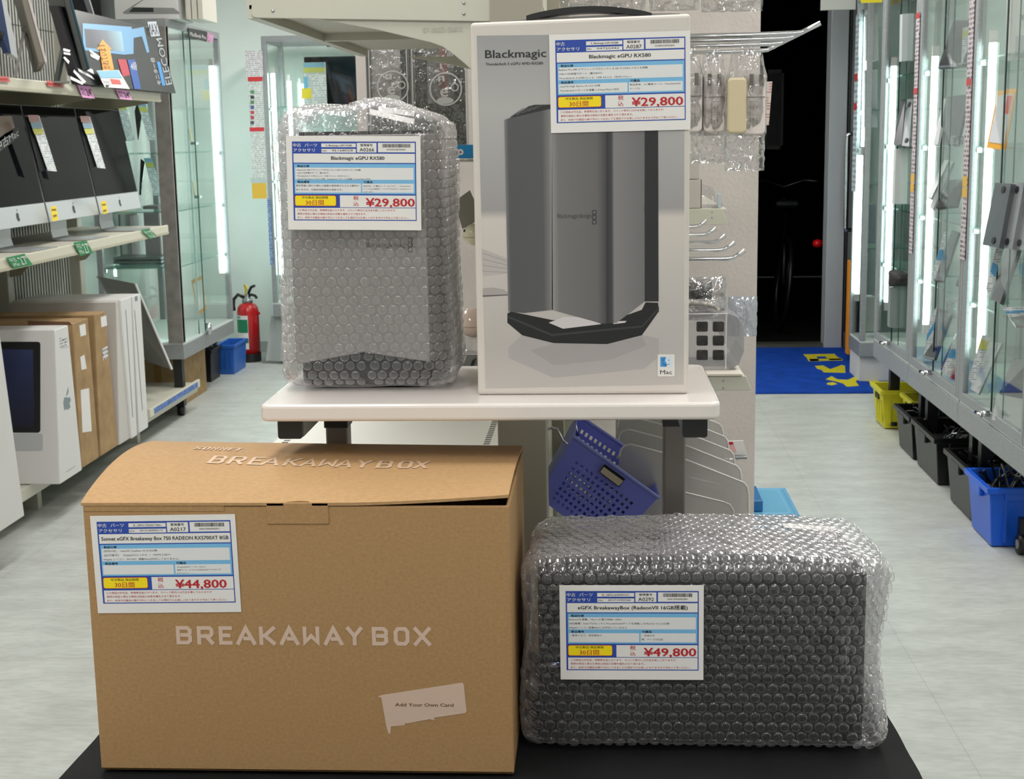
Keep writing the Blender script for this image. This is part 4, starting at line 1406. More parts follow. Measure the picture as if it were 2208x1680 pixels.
# boxes and a clear tray on the far right shelf
zf = AY(1500, 450, 2.782).z
a, b = AY(1450, 388, 2.80), AY(1511, 449, 2.80)
bx = T('grey_product_box', 'small grey product box on the far right shelf', 'box', ((a.x + b.x) / 2, 2.87, zf))
G().box(a.x, b.x, 2.80, 2.95, zf, a.z).obj('carton', mat('light_grey_carton', (190, 183, 178), 0.6), bx, bev=0.001)
G().box(b.x, b.x + 0.0015, 2.80, 2.95, zf, a.z).obj('baked_shade_side', mat('shaded_carton_side', (88, 80, 74), 0.6), bx)  # shade on the box's right side, put into a darker colour
a2, b2 = AY(1450, 330, 2.80), AY(1508, 386, 2.80)
tag(G().box(a2.x, b2.x, 2.80, 2.95, a.z + 0.001, a2.z).obj('grey_product_box', mat('light_grey_carton', (190, 183, 178), 0.6), bev=0.001), 'grey product box stacked on the one on the far right shelf', 'box')
a, b = AY(1513, 398, 2.81), AY(1558, 449, 2.81)
tr = T('clear_tray', 'clear plastic tray with crumpled film at the end of the far right shelf', 'tray', ((a.x + b.x) / 2, 2.87, zf))
g = G(); g.prism([(a.x, zf + 0.001), (a.x, a.z), (a.x + 0.03, a.z - 0.01), (b.x - 0.006, a.z - 0.018), (b.x, zf + 0.001)], 'Y', 2.81, 2.93); g.obj('tray', CLEAR, tr)
G().box(b.x - 0.010, b.x - 0.004, 2.80, 2.81, zf, a.z - 0.018).obj('blue_strip', mat('pale_blue_strip', (182, 196, 206), 0.3), tr)


# ---- clear pouches with white adapters hanging on the upper hooks
def adapter_pouch(label, x0, x1, y0, y1, Y, bx, by, prongs, cream=None, seed=0):
    c, h = pxspan(x0, x1, y0, y1, Y)
    t = T('adapter_pouch', label, 'pouch', (c[0], Y, c[2] - h[1]), group='adapter pouches on the upper hooks')
    pillow(c, (h[0], 0.016, h[1]), seed, crum=0.35, pinch=0.5).obj('film', CLEAR, t, smooth=True)
    c2, h2 = pxspan(bx[0], bx[1], by[0], by[1], Y)
    ad = G().prism(rrect(c2[0] - h2[0], c2[0] + h2[0], c2[2] - h2[1], c2[2] + h2[1], 0.006), 'Y', Y - 0.008, Y + 0.010).obj('adapter', mat('adapter_white', (222, 212, 206), 0.3), t, bev=0.002)
    for px in prongs:
        p0, p1 = AY(px - 4, by[0], Y), AY(px + 4, by[0] + 25, Y)
        G().box(p0.x, p1.x, Y - 0.0095, Y - 0.007, p1.z, p0.z).obj('prong', mat('prong_metal', (120, 112, 104), 0.25, 0.9), ad)
        p0, p1 = AY(px - 4, by[0] + 26, Y), AY(px + 4, by[0] + 41, Y)
        G().box(p0.x, p1.x, Y - 0.0092, Y - 0.007, p1.z, p0.z).obj('socket_slot', mat('socket_grey', (188, 180, 176), 0.4), ad)
    if len(prongs):
        p0, p1 = AY(bx[0] + 2, by[0] + 49, Y), AY(bx[1], by[0] + 50.5, Y)
        G().box(p0.x, p1.x, Y - 0.0086, Y - 0.007, p1.z, p0.z).obj('joint', mat('socket_line', (150, 142, 138), 0.5), ad)
        for q in range(3):
            gx = bx[0] + (bx[1] - bx[0]) * (0.35 + q * 0.14)
            p0, p1 = AY(gx, by[0] + 56, Y), AY(gx + 2, by[0] + 110, Y)
            G().box(p0.x, p1.x, Y - 0.0084, Y - 0.007, p1.z, p0.z).obj('small_print', smallprint('adapter_print', (150, 142, 140), (222, 212, 206), 3, 500, 'XZ'), ad)
    if cream:
        c3, h3 = pxspan(*cream, Y - 0.012)
        G().prism(rrect(c3[0] - h3[0], c3[0] + h3[0], c3[2] - h3[1], c3[2] + h3[1], 0.006), 'Y', Y - 0.018, Y - 0.007).obj('cream_plug', mat('cream_plastic', (206, 192, 160), 0.35), t, bev=0.003)
    p0, p1 = AY((x0 + x1) / 2 - 13, y0 - 28, Y), AY((x0 + x1) / 2 + 13, y0 + 12, Y)
    G().box(p0.x, p1.x, Y - 0.0008, Y + 0.0008, p1.z, p0.z).obj('hang_flap', CLEAR, t)
    return t


adapter_pouch('clear pouch with a cream plug and white adapter at the hook end', 1567, 1652, 108, 292, 1.985, (1598, 1648), (160, 290), (1619, 1640), (1568, 1609, 168, 288), 21)
adapter_pouch('clear pouch with a two pronged white adapter, middle of the upper hook', 1508, 1566, 118, 292, 1.99, (1516, 1562), (160, 284), (1529, 1550), None, 33)
adapter_pouch('clear pouch with a white adapter closest to the retail box', 1462, 1515, 120, 290, 1.985, (1470, 1513), (158, 284), (1501,), None, 45)
c, h = pxspan(1562, 1648, 285, 368, 2.02)
tag(pillow(c, (h[0], 0.02, h[1]), 51, crum=0.5).obj('clear_pouch', CLEAR, smooth=True), 'crumpled clear pouch bottom below the cream plug pouch', 'pouch')
c, h = pxspan(1490, 1566, 270, 352, 2.03)
tag(pillow(c, (h[0], 0.02, h[1]), 57, crum=0.5).obj('clear_pouch', CLEAR, smooth=True), 'crumpled clear pouch bottom below the two pronged adapter', 'pouch')
p0, p1 = AY(1646, 176, 2.06), AY(1664, 270, 2.06)
tag(G().hexa([(p0.x - 0.02, 2.06, p1.z), (p1.x - 0.004, 2.06, p1.z), (p1.x - 0.004, 2.061, p1.z), (p0.x - 0.02, 2.061, p1.z)], [(p0.x - 0.02, 2.06, p0.z), (p1.x, 2.06, p0.z), (p1.x, 2.061, p0.z), (p0.x - 0.02, 2.061, p0.z)]).obj('paper_tag', smallprint('tag_print', (196, 150, 146), (222, 210, 202), 200, 260, 'XZ')), 'white paper tag sticking out past the cream plug pouch', 'tag')
for k, (x0, x1, yb2, lab) in enumerate(((1205, 1290, 14, 'clear bag over the left of the carry strap'), (1292, 1392, 26, 'clear bag with grey parts over the right of the carry strap'), (1400, 1508, 22, 'clear bag above the top right corner of the retail box'), (1512, 1645, 24, 'clear bag nearest the pillar edge along the top'))):
    c, h = pxspan(x0, x1, -90, yb2, 2.05 + 0.03 * k)
    t = T('hanging_bag', lab, 'bag', (c[0], c[1], c[2] - h[1]), group='clear bags along the top')
    pillow(c, (h[0], 0.02, h[1]), 60 + k * 7, crum=0.5).obj('film', CLEAR, t, smooth=True)
    pillow((c[0], c[1], c[2] + 0.01), (h[0] * 0.7, 0.010, h[1] * 0.8), 80 + k * 5, crum=0.4).obj('contents', mat('bag_contents', (178, 170, 164), 0.4, var=0.15, vs=40), t, smooth=True)

# ---- two long clear packs with a round white emblem, hanging at the left of the retail box
Y2 = 2.95


def emblem_pack(label, q, back, ring, seed, white_part=None):
    (xa, xb, ya, yb2) = q
    a, b = AY(xa, ya, Y2), AY(xb, yb2, Y2)
    t = T('emblem_pack', label, 'package', ((a.x + b.x) / 2, Y2, b.z), group='long packs with a round emblem')
    G().box(a.x, b.x, Y2, Y2 + 0.03, b.z, a.z + 0.1).obj('backing', back, t, bev=0.002)
    if white_part:
        p0, p1 = AY(white_part[0], ya, Y2 - 0.002), AY(white_part[1], white_part[2], Y2 - 0.002)
        G().box(p0.x, p1.x, Y2 - 0.003, Y2, p1.z, a.z + 0.1).obj('insert', mat('insert_white', (214, 208, 204), 0.5), t)
    G().box(a.x - 0.003, b.x + 0.003, Y2 - 0.016, Y2 - 0.0145, b.z - 0.004, a.z + 0.1).obj('film', CLEAR, t)
    for x in (a.x - 0.003, b.x + 0.003):
        G().box(x - 0.001, x + 0.001, Y2 - 0.016, Y2 + 0.03, b.z - 0.004, a.z + 0.1).obj('film_edge', mat('film_edge', (214, 214, 212), 0.15), t)
    cx, cy, r = ring
    p = AY(cx, cy, Y2 - 0.018)
    s = Y2 / 3060 * 1.0
    wm2 = mat('white_emblem', (176, 176, 174), 0.5)
    g = G()
    n = 40
    for r0, r1, dx, dz in ((r * s * 0.9, r * s, 0, 0), (r * s * 0.17, r * s * 0.25, r * s * 0.55, r * s * 0.1)):
        vs = [(p.x + dx + rr * math.cos(2 * math.pi * k / n), Y2 - 0.0175, p.z + dz + rr * math.sin(2 * math.pi * k / n)) for rr in (r0, r1) for k in range(n)]
        g.add(vs, [(k, (k + 1) % n, n + (k + 1) % n, n + k) for k in range(n)])
    letter(g, 'e', p.x - r * s * 0.35, p.x + r * s * 0.15, p.z - r * s * 0.45, r * s * 0.75, Y2 - 0.0176, 0.03)
    letter(g, '充', p.x + r * s * 0.1, p.x + r * s * 0.55, p.z + r * s * 2.45, r * s * 0.42, Y2 - 0.0176)
    letter(g, '電', p.x + r * s * 0.1, p.x + r * s * 0.55, p.z + r * s * 1.9, r * s * 0.42, Y2 - 0.0176)
    letter(g, '器', p.x + r * s * 0.1, p.x + r * s * 0.55, p.z + r * s * 1.3, r * s * 0.42, Y2 - 0.0176)
    letter(g, 'n', p.x - r * s * 0.45, p.x - r * s * 0.05, p.z + r * s * 0.45, r * s * 0.5, Y2 - 0.0176, 0.03)
    letter(g, 'i', p.x - r * s * 0.32, p.x - r * s * 0.2, p.z + r * s * 1.2, r * s * 0.45, Y2 - 0.0176, 0.03)
    vs = [(p.x - r * s * 0.05 + r * s * 0.5 * math.cos(2 * math.pi * k / n), Y2 - 0.0176, p.z - r * s * 0.68 + r * s * 0.2 * math.sin(2 * math.pi * k / n)) for k in range(n)]
    g.add(vs, [tuple(range(n))])
    g.obj('emblem', wm2, t)
    return t


emblem_pack('long clear pack with a white insert and round emblem under the beige shelf', (800, 880, 90, 300), mat('pack_black', (30, 28, 26), 0.3), (847, 187, 34), 1, (800, 866, 227))
pk = emblem_pack('long clear pack with a black pouch and pink band beside the retail box', (893, 1005, 105, 312), mat('pack_olive', (58, 54, 46), 0.3), (961, 192, 35), 2, None)
p0, p1 = AY(946, 125, Y2 - 0.003), AY(966, 215, Y2 - 0.003)
G().box(p0.x, p1.x, Y2 - 0.004, Y2, p1.z, p0.z + 0.08).obj('pink_band', mat('pink_band', (190, 130, 126), 0.5), pk)
p0, p1 = AY(920, 125, Y2 - 0.003), AY(980, 222, Y2 - 0.003)
G().box(p0.x, p1.x, Y2 - 0.002, Y2, p1.z, p0.z + 0.08).obj('insert', mat('insert_grey', (150, 146, 146), 0.4), pk)
for k, x in enumerate((795, 886)):
    p0, p1 = AY(x - 4, 140, Y2 + 0.02), AY(x + 4, 330, Y2 + 0.02)
    tag(G().box(p0.x, p1.x, Y2 + 0.0, Y2 + 0.05, p1.z, p0.z + 0.1).obj('metal_strip', STEEL), ('narrow metal strip left of the emblem pack with the white insert' if k == 0 else 'narrow metal strip between the two emblem packs'), 'strip')
a, b = AY(958, 313, 2.93), AY(1030, 343, 2.93)
bl = T('blue_label', 'blue label with a white play mark under the black emblem pack', 'label', ((a.x + b.x) / 2, 2.93, b.z))
G().box(a.x, b.x, 2.925, 2.93, b.z, a.z).obj('card', mat('cyan_blue', (22, 130, 190), 0.4), bl)
p = AY(993, 328, 2.9247)
G().poly([(p.x + 0.006 * math.cos(2 * math.pi * k / 20), 2.9246, p.z + 0.006 * math.sin(2 * math.pi * k / 20)) for k in range(20)]).obj('white_disc', PAPER, bl)
G().poly([(p.x - 0.002, 2.9243, p.z - 0.003), (p.x + 0.0035, 2.9243, p.z), (p.x - 0.002, 2.9243, p.z + 0.003)]).obj('play_mark', mat('maroon_ink', (150, 30, 60), 0.5), bl)
a, b = AY(962, 318, 2.9247), AY(984, 338, 2.9247)
G().box(a.x, b.x, 2.9244, 2.925, b.z + 0.004, a.z - 0.008).obj('small_print', smallprint('blue_print', (120, 190, 225), (22, 130, 190), 300, 400, 'XZ'), bl)
a, b = AY(978, 345, 2.9), AY(1030, 354, 2.9)
tag(G().tube([(a.x, 2.9, a.z - 0.003), (a.x + 0.006, 2.9, a.z), (b.x, 2.9, a.z - 0.001)], 0.004, 8).obj('rail_tip', CHROME, smooth=True), 'chrome rail tip below the blue label', 'rail')

# ---- small round things between the wrapped unit and the retail box
p = AY(1000, 425, 2.4)
q = [AY(a, b, 2.4) for a, b in ((979, 435), (1013, 410), (1040, 470), (997, 494))]
g = G(); g.hexa(q, [v + Vector((0, 0.002, 0)) for v in q]); tag(g.obj('hang_tag', mat('grey_tag', (130, 124, 114), 0.6)), 'grey hang tag left of the retail box', 'tag')
for (cx, cy, rx, ry, col, nm, lab) in ((1022, 506, 24, 24, (214, 206, 176), 'cream_capsule', 'glossy cream capsule below the grey hang tag'), (1022, 695, 39, 33, (222, 196, 184), 'pink_capsule', 'glossy pink and cream capsule above the white table')):
    Yp = 2.4
    p = AY(cx, cy, Yp)
    s = Yp / 3060
    t = T(nm, lab, 'capsule', (p.x, Yp, p.z - ry * s))
    prof = [(max(0.0, rx * s * math.sin(math.pi * k / 16)), -ry * s * math.cos(math.pi * k / 16)) for k in range(17)]
    G().lathe(prof, p, 28).obj('shell', mat(nm, col, 0.08, coat=0.6), t, smooth=True)
    G().lathe([(rx * s * 1.003, -0.0006), (rx * s * 1.003, 0.0006)], (p.x, p.y, p.z - 0.2 * ry * s), 28).obj('seam', mat('capsule_seam', (170, 150, 140), 0.4), t)
    e = AY(cx - rx * 0.86, cy - ry * 0.35, Yp - 0.008)
    G().box(e.x - 0.0015, e.x + 0.0015, e.y - 0.003, e.y + 0.004, e.z - 0.002, e.z + 0.002).obj('vent', BLACKP, t, bev=0.0005)
a, b = AY(995, 728, 2.4), AY(1040, 762, 2.4)
g = G().hexa([(a.x, 2.38, b.z), (b.x, 2.38, b.z), (b.x, 2.43, b.z), (a.x, 2.43, b.z)], [(a.x + 0.005, 2.38, a.z), (b.x, 2.38, a.z), (b.x, 2.43, a.z), (a.x + 0.005, 2.43, a.z)])
tag(g.obj('clear_cup', CLEAR), 'clear plastic cup under the pink capsule', 'cup')
a, b = AY(980, 763, 2.4), AY(1040, 800, 2.4)
pt = T('cable_pack', 'grey cable pack with a black strip under the clear cup', 'package', ((a.x + b.x) / 2, 2.4, b.z))
G().box(a.x - 0.03, b.x, 2.38, 2.44, b.z - 0.02, a.z).obj('pack', mat('pack_grey', (120, 120, 118), 0.3), pt, bev=0.003)
q = [AY(*v, 2.378) for v in ((1018, 778), (1026, 772), (1020, 790), (1012, 796))]
g = G(); g.hexa(q, [v + Vector((0, 0.002, 0)) for v in q]); g.obj('black_strip', BLACKP, pt)
tb_ = AY(990, 785, 2.4)
tag(G().box(a.x - 0.06, b.x + 0.03, 2.36, 2.46, b.z - 0.026, b.z - 0.021).obj('wire_shelf', CHROME), 'thin metal rest below the grey cable pack', 'shelf')

# ---- pale blue crate on the floor beside the pillar
cr = T('blue_crate', 'pale blue plastic crate on the floor beside the papered pillar', 'crate', (0.5, 4.15, 0))
cm = mat('sky_blue_plastic', (92, 166, 206), 0.4)


def crate(par, x0, x1, y0, y1, z0, z1, m, t=0.012, taper=0.012, lip=0.012):
    def ring(x0, x1, y0, y1, z): return [(x0, y0, z), (x1, y0, z), (x1, y1, z), (x0, y1, z)]
    g = G()
    ob, ot = ring(x0 + taper, x1 - taper, y0 + taper, y1 - taper, z0), ring(x0, x1, y0, y1, z1)
    ib, it = ring(x0 + taper + t, x1 - taper - t, y0 + taper + t, y1 - taper - t, z0 + t), ring(x0 + t, x1 - t, y0 + t, y1 - t, z1)
    g.add(ob + ot + ib + it, [(3, 2, 1, 0)] + [(i, (i + 1) % 4, 4 + (i + 1) % 4, 4 + i) for i in range(4)] + [(4 + i, 4 + (i + 1) % 4, 12 + (i + 1) % 4, 12 + i) for i in range(4)] + [(8 + i, 12 + i, 12 + (i + 1) % 4, 8 + (i + 1) % 4) for i in range(4)] + [(8, 9, 10, 11)])
    w = g.obj('tub', m, par, bev=0.003)
    g = G(); e = lip
    o_, i_ = ring(x0 - e, x1 + e, y0 - e, y1 + e, 0), ring(x0, x1, y0, y1, 0)
    vs = [(p[0], p[1], z) for z in (z1 - 0.02, z1) for p in o_] + [(p[0], p[1], z) for z in (z1 - 0.02, z1) for p in i_]
    g.add(vs, [(i, (i + 1) % 4, 4 + (i + 1) % 4, 4 + i) for i in range(4)] + [(8 + i, 12 + i, 12 + (i + 1) % 4, 8 + (i + 1) % 4) for i in range(4)] + [(4 + i, 4 + (i + 1) % 4, 12 + (i + 1) % 4, 12 + i) for i in range(4)] + [(i, 8 + i, 8 + (i + 1) % 4, (i + 1) % 4) for i in range(4)])
    g.obj('rim', m, par, bev=0.002)
    return w


crate(cr, 0.43, 0.56, 4.0, 4.3, 0, 0.30, cm)
G().box(0.40, 0.47, 4.02, 4.2, 0.301, 0.335).obj('lid_clip', mat('blue_clip', (30, 110, 170), 0.4), cr, bev=0.004)
G().box(0.44, 0.55, 4.01, 4.29, 0.285, 0.30).obj('lid', mat('sky_blue_lid', (110, 180, 214), 0.35), cr, bev=0.004)

# ================================================================ LEFT SIDE: SHELVING ALONG THE WALL
class Plane:
    """a flat face in the room; on(px,py,lift) drops a pixel of the photograph onto it"""
    def __init__(s, P0, N):
        s.p = Vector(P0); s.n = Vector(N).normalized()
        if s.n.dot(Vector((0, 0, HCAM)) - s.p) < 0:
            s.n = -s.n

    def on(s, px, py, lift=0.0):
        v = _ray(px, py); o = Vector((0, 0, HCAM))
        P = s.p + s.n * lift
        return o + v * ((P - o).dot(s.n) / v.dot(s.n))

    def sheet(s, name, pts, m, par=None, lift=0.001, th=0.0006, **k):
        q = [s.on(a, b, lift) for a, b in pts]
        n = len(q)
        g = G(); g.add(q + [p - s.n * th for p in q], [tuple(range(n)), tuple(range(2 * n - 1, n - 1, -1))] + [(i, n + i, n + (i + 1) % n, (i + 1) % n) for i in range(n)])
        return g.obj(name, m, par, **k)

    def text(s, name, txt, bl, br, tl, m, par=None, lift=0.002, bold=0.01):
        """lettering whose baseline runs bl -> br and whose capitals rise towards tl (pixels)"""
        vs, fs = glyphs(txt, bold)
        O, X, Z = s.on(*bl, lift), s.on(*br, lift), s.on(*tl, lift)
        mn = min(v[0] for v in vs); mx = max(v[0] for v in vs)
        g = G(); g.add([O + (X - O) * ((v[0] - mn) / (mx - mn)) + (Z - O) * (v[1] / 0.727) for v in vs], fs)
        return g.obj(name, m, par)


SX = -2.0
ls = T('shop_shelving', 'long beige shelving along the left wall holding computers', 'shelving', (-2.3, 5.2, 0))
BK = -2.47
for y in (3.95, 4.85, 5.75, 6.58):
    G().box(BK - 0.03, BK + 0.03, y - 0.03, y + 0.03, 0, 2.3).obj('post', mat('post_beige_b', (188, 186, 172), 0.45), ls, bev=0.003)
for i in range(3):
    y0, y1 = 3.98 + 0.9 * i, (4.82, 5.72, 6.55)[i]
    p = G().box(BK - 0.03, BK - 0.02, y0, y1, 0.12, 2.28).obj('back_panel', mat('panel_pale', (208, 210, 204), 0.5), ls)
    g = G()
    n = int((y1 - y0) / 0.03)
    for k in range(1, n):
        y = y0 + (y1 - y0) * k / n
        g.box(BK - 0.019, BK - 0.015, y - 0.0016, y + 0.0016, 0.14, 2.26)
    for k in range(1, 9):
        g.box(BK - 0.0195, BK - 0.017, y0, y1, 0.14 + k * 0.25, 0.143 + k * 0.25)
    g.obj('wire_grid', mat('wire_grey', (120, 118, 108), 0.4, 0.4), p, kind='stuff')
YS0, YS1 = 3.72, 6.53
ZU, ZM = 1.606, 1.003
for z, nm in ((ZU, 'u'), (ZM, 'm')):
    s = G().box(BK + 0.03, SX - 0.012, YS0, YS1, z - 0.012, z).obj('shelf', mat('shelf_cream', (206, 203, 188), 0.4), ls)
    G().box(SX - 0.014, SX, YS0, YS1, z - 0.040, z + 0.004).obj('price_rail', mat('rail_cream', (214, 209, 190), 0.4), s, bev=0.003)
    G().box(SX - 0.001, SX + 0.0015, YS0, YS1, z - 0.037, z - 0.028).obj('rail_lip', mat('rail_lip', (190, 184, 162), 0.4), s)
    for y in (4.85, 5.75, 6.50):
        g = G(); g.prism([(BK + 0.03, z - 0.012), (SX - 0.03, z - 0.012), (SX - 0.05, z - 0.045), (BK + 0.14, z - 0.085), (BK + 0.08, z - 0.15), (BK + 0.03, z - 0.16)], 'Y', y - 0.004, y + 0.004)
        g.obj('bracket', mat('bracket_olive', (176, 172, 150), 0.45), s)
bd = G().box(BK + 0.03, -2.10, YS0, 7.2, 0.10, 0.148).obj('base_deck', mat('shelf_cream', (206, 203, 188), 0.4), ls, bev=0.003)
G().box(-2.10, -2.085, 6.36, 7.2, 0.125, 0.165).obj('price_rail', mat('rail_cream', (214, 209, 190), 0.4), bd, bev=0.002)
G().box(-2.086, -2.0835, 6.42, 7.15, 0.132, 0.158).obj('blue_strip', mat('blue_strip', (80, 110, 170), 0.5, var=0.25, vs=40), bd)
for y in (4.0, 5.2, 6.4, 7.15):
    G().box(BK + 0.05, -2.16, y - 0.02, y + 0.02, 0, 0.10).obj('foot', mat('post_beige_b', (188, 186, 172), 0.45), ls)

# ---- three silver all-in-one computers on the middle shelf, facing the aisle
blk = mat('screen_glass', (10, 11, 14), 0.06, spec=0.04)


def make_imac():
    t = T('desktop_computer', 'x', 'computer', (0, 0, 0))
    tilt = Matrix.Rotation(R(-10), 4, 'Y')
    W = 0.272
    g = G(); pr_ = [(0.0, 0.0), (0.0, 0.45), (-0.006, 0.452), (-0.010, 0.44), (-0.035, 0.33), (-0.05, 0.22), (-0.035, 0.10), (-0.010, 0.006), (-0.006, 0)]
    g.prism([(p[0], p[1]) for p in pr_], 'Y', -W, W, Matrix.Identity(4)); g.v = [tuple(tilt @ Vector(p)) for p in g.v]
    g.obj('housing', ALU, t, world=False)
    g = G().box(0.0005, 0.003, -W + 0.003, W - 0.003, 0.078, 0.448); g.v = [tuple(tilt @ Vector(p)) for p in g.v]
    g.obj('screen', blk, t, world=False)
    g = G().box(0.0, 0.003, -W + 0.0005, W - 0.0005, 0.001, 0.075); g.v = [tuple(tilt @ Vector(p)) for p in g.v]
    ch = g.obj('chin', mat('chin_silver', (206, 210, 212), 0.35, 0.3), t, world=False, bev=0.001)
    # round fruit shaped mark with a bite and leaf
    g = G()
    q = [(0.015 * math.cos(a), 0.017 * math.sin(a)) for a in [2 * math.pi * k / 24 for k in range(24)]]
    q = [(0.010 if (x > 0.013) else x, z) for x, z in q]
    g.poly([(0.0034, x, 0.036 + z * 0.95) for x, z in q])
    g.poly([(0.0034, 0.000, 0.056), (0.0034, 0.006, 0.058), (0.0034, 0.008, 0.066), (0.0034, 0.002, 0.063)])
    g.v = [tuple(tilt @ Vector(p)) for p in g.v]
    g.obj('logo', mat('logo_dark', (40, 42, 46), 0.3), ch, world=False)
    g = G()
    pts = [(-0.055, 0.20), (-0.072, 0.05), (-0.075, -0.05), (-0.068, -0.078), (-0.05, -0.084), (0.10, -0.0845)]
    o = [(x + 0.004, z + 0.006) for x, z in pts]
    g.prism(pts + o[::-1], 'Y', -0.085, 0.085)
    g.obj('stand', ALU, t, world=False)
    return t


pro = make_imac()
for k, (yc_, lab) in enumerate(((5.075, 'leftmost silver all in one computer on the middle shelf'), (5.635, 'middle silver all in one computer with a fruit logo on the middle shelf'), (6.195, 'rightmost silver all in one computer on the middle shelf'))):
    o = pro if k == 0 else copy_tree(pro)
    o.location = (-2.105, yc_, ZM + 0.086)
    o['label'] = lab; o['group'] = 'all in one computers on the middle shelf'
# diagonal banner on the first screen
p1_ = Plane((-2.098, 5.1, 1.10), (1, 0, math.tan(R(10))))
bn = T('screen_banner', 'black banner with white Mac lettering crossing the leftmost silver screen', 'banner', (-2.1, 5.0, 1.3))
p1_.sheet('strip', [(-20, 318), (-20, 340), (42, 297), (40, 277)], mat('banner_black', (16, 16, 20), 0.4), bn, 0.006)
p1_.text('lettering', '中古Mac', (-6, 327), (41, 292), (-9, 311), PAPER, bn, 0.0075)
p1_.sheet('brown_patch', [(-15, 250), (25, 250), (32, 275), (-15, 305)], mat('brown_print_b', (120, 92, 74), 0.3), bn, 0.004)

# price signs clipped to the screens
pS = Plane((-2.06, 5.5, 1.3), (1, -0.15, 0.12))
for k, (dx, lab) in enumerate(((0, 'tall price sign clipped to the left edge of the middle silver computer'), (112, 'tall price sign clipped to the left edge of the rightmost silver computer'))):
    dy = 2 if k else 0
    f = 0.88 if k else 1.0
    S_ = lambda x, y: (63 + dx + (x - 63) * f, 250 + dy + (y - 250) * (0.93 if k else 1.0))
    t = T('price_sign', lab, 'price sign', pS.on(*S_(90, 370)), group='price signs on the silver computers')
    pS.sheet('black_panel', [S_(*p) for p in ((54, 252), (66, 252), (106, 362), (86, 372))], BLACKP, t, 0.0, 0.004)
    pS.sheet('sheet', [S_(*p) for p in ((62, 250), (85, 250), (123, 370), (103, 368))], smallprint('sign_print', (170, 180, 190), (226, 226, 224), 120, 130), t, 0.006)
    pS.sheet('red_header', [S_(*p) for p in ((60, 248), (82, 248), (86, 263), (64, 263))], mat('pale_red_header', (190, 150, 146), 0.5), t, 0.008)
    pS.sheet('blue_header', [S_(*p) for p in ((66, 266), (88, 264), (91, 276), (70, 277))], mat('pale_blue_header', (150, 178, 196), 0.5), t, 0.008)
    pS.sheet('yellow_header', [S_(*p) for p in ((70, 278), (91, 277), (95, 289), (75, 290))], mat('pale_yellow_header', (206, 206, 110), 0.5), t, 0.008)
pY = Plane((-2.085, 5.5, 1.1), (1, 0, 0.17))
for k, (q, lab) in enumerate((([(109, 446), (121, 444), (126, 474), (114, 478)], 'yellow tag on the chin of the middle silver computer'), ([(217, 435), (228, 433), (233, 459), (223, 462)], 'yellow tag on the chin of the rightmost silver computer'))):
    t = T('yellow_tag', lab, 'tag', pY.on(*q[2]), group='yellow tags on the computers')
    pY.sheet('card', q, mat('yellow_card', (244, 214, 50), 0.5), t, 0.012)
    c0 = [(a + 3, b + 6) for a, b in q]
    pY.sheet('print', [(q[0][0] + 3, q[0][1] + 5), (q[1][0] - 1, q[1][1] + 6), (q[1][0] + 1, q[1][1] + 9), (q[0][0] + 4, q[0][1] + 8)], mat('tag_ink', (140, 110, 30), 0.5), t, 0.014)
    pY.sheet('print', [(q[0][0] + 6, q[0][1] + 18), (q[1][0] + 1, q[1][1] + 18), (q[1][0] + 2, q[1][1] + 22), (q[0][0] + 7, q[0][1] + 22)], mat('tag_ink', (140, 110, 30), 0.5), t, 0.014)

# green and pink size tags, red rail tags
pR = Plane((SX + 0.002, 5, 1.0), (1, 0, 0))
for q, lab in (([(12, 556), (53, 547), (71, 571), (30, 579)], 'green size tag at the left of the middle shelf rail'), ([(158, 523), (187, 519), (201, 545), (173, 552)], 'green size tag in the middle of the middle shelf rail'), ([(304, 497), (322, 493), (338, 508), (325, 516)], 'green size tag at the end of the middle shelf rail')):
    t = T('size_tag', lab, 'size tag', pR.on(*q[3]), group='green size tags')
    pR.sheet('card', q, mat('green_tag', (44, 140, 84), 0.5), t, 0.004)
    (ax_, ay_), (bx_, by_), (cx_, cy_), (dx_, dy_) = q
    L = lambda u, v: (ax_ + (bx_ - ax_) * u + (dx_ - ax_) * v, ay_ + (by_ - ay_) * u + (dy_ - ay_) * v)
    pR.text('number', '27"', L(0.5, 0.86), L(0.97, 0.86), L(0.5, 0.14), PAPER, t, 0.006, 0.03)
    pR.text('caption', '中古', L(0.1, 0.45), L(0.42, 0.45), L(0.1, 0.15), PAPER, t, 0.006)
    pR.text('caption', 'iMac', L(0.1, 0.85), L(0.44, 0.85), L(0.1, 0.55), PAPER, t, 0.006)
for q, lab in (([(167, 183), (195, 186), (205, 213), (178, 210)], 'pink size tag hanging from the upper shelf, nearer one'), ([(249, 192), (277, 195), (285, 216), (259, 213)], 'pink size tag hanging from the upper shelf below the black carton')):
    t = T('size_tag', lab, 'size tag', pR.on(*q[3]), group='pink size tags')
    pR.sheet('card', q, PINK, t, 0.006)
    (ax_, ay_), (bx_, by_), (cx_, cy_), (dx_, dy_) = q
    L = lambda u, v: (ax_ + (bx_ - ax_) * u + (dx_ - ax_) * v, ay_ + (by_ - ay_) * u + (dy_ - ay_) * v)
    pR.text('number', '24"', L(0.48, 0.8), L(0.97, 0.8), L(0.48, 0.2), INK, t, 0.008, 0.02)
    pR.text('caption', '中古', L(0.1, 0.45), L(0.4, 0.45), L(0.1, 0.2), INK, t, 0.008)
    pR.text('caption', 'iMac', L(0.1, 0.8), L(0.42, 0.8), L(0.1, 0.55), INK, t, 0.008)
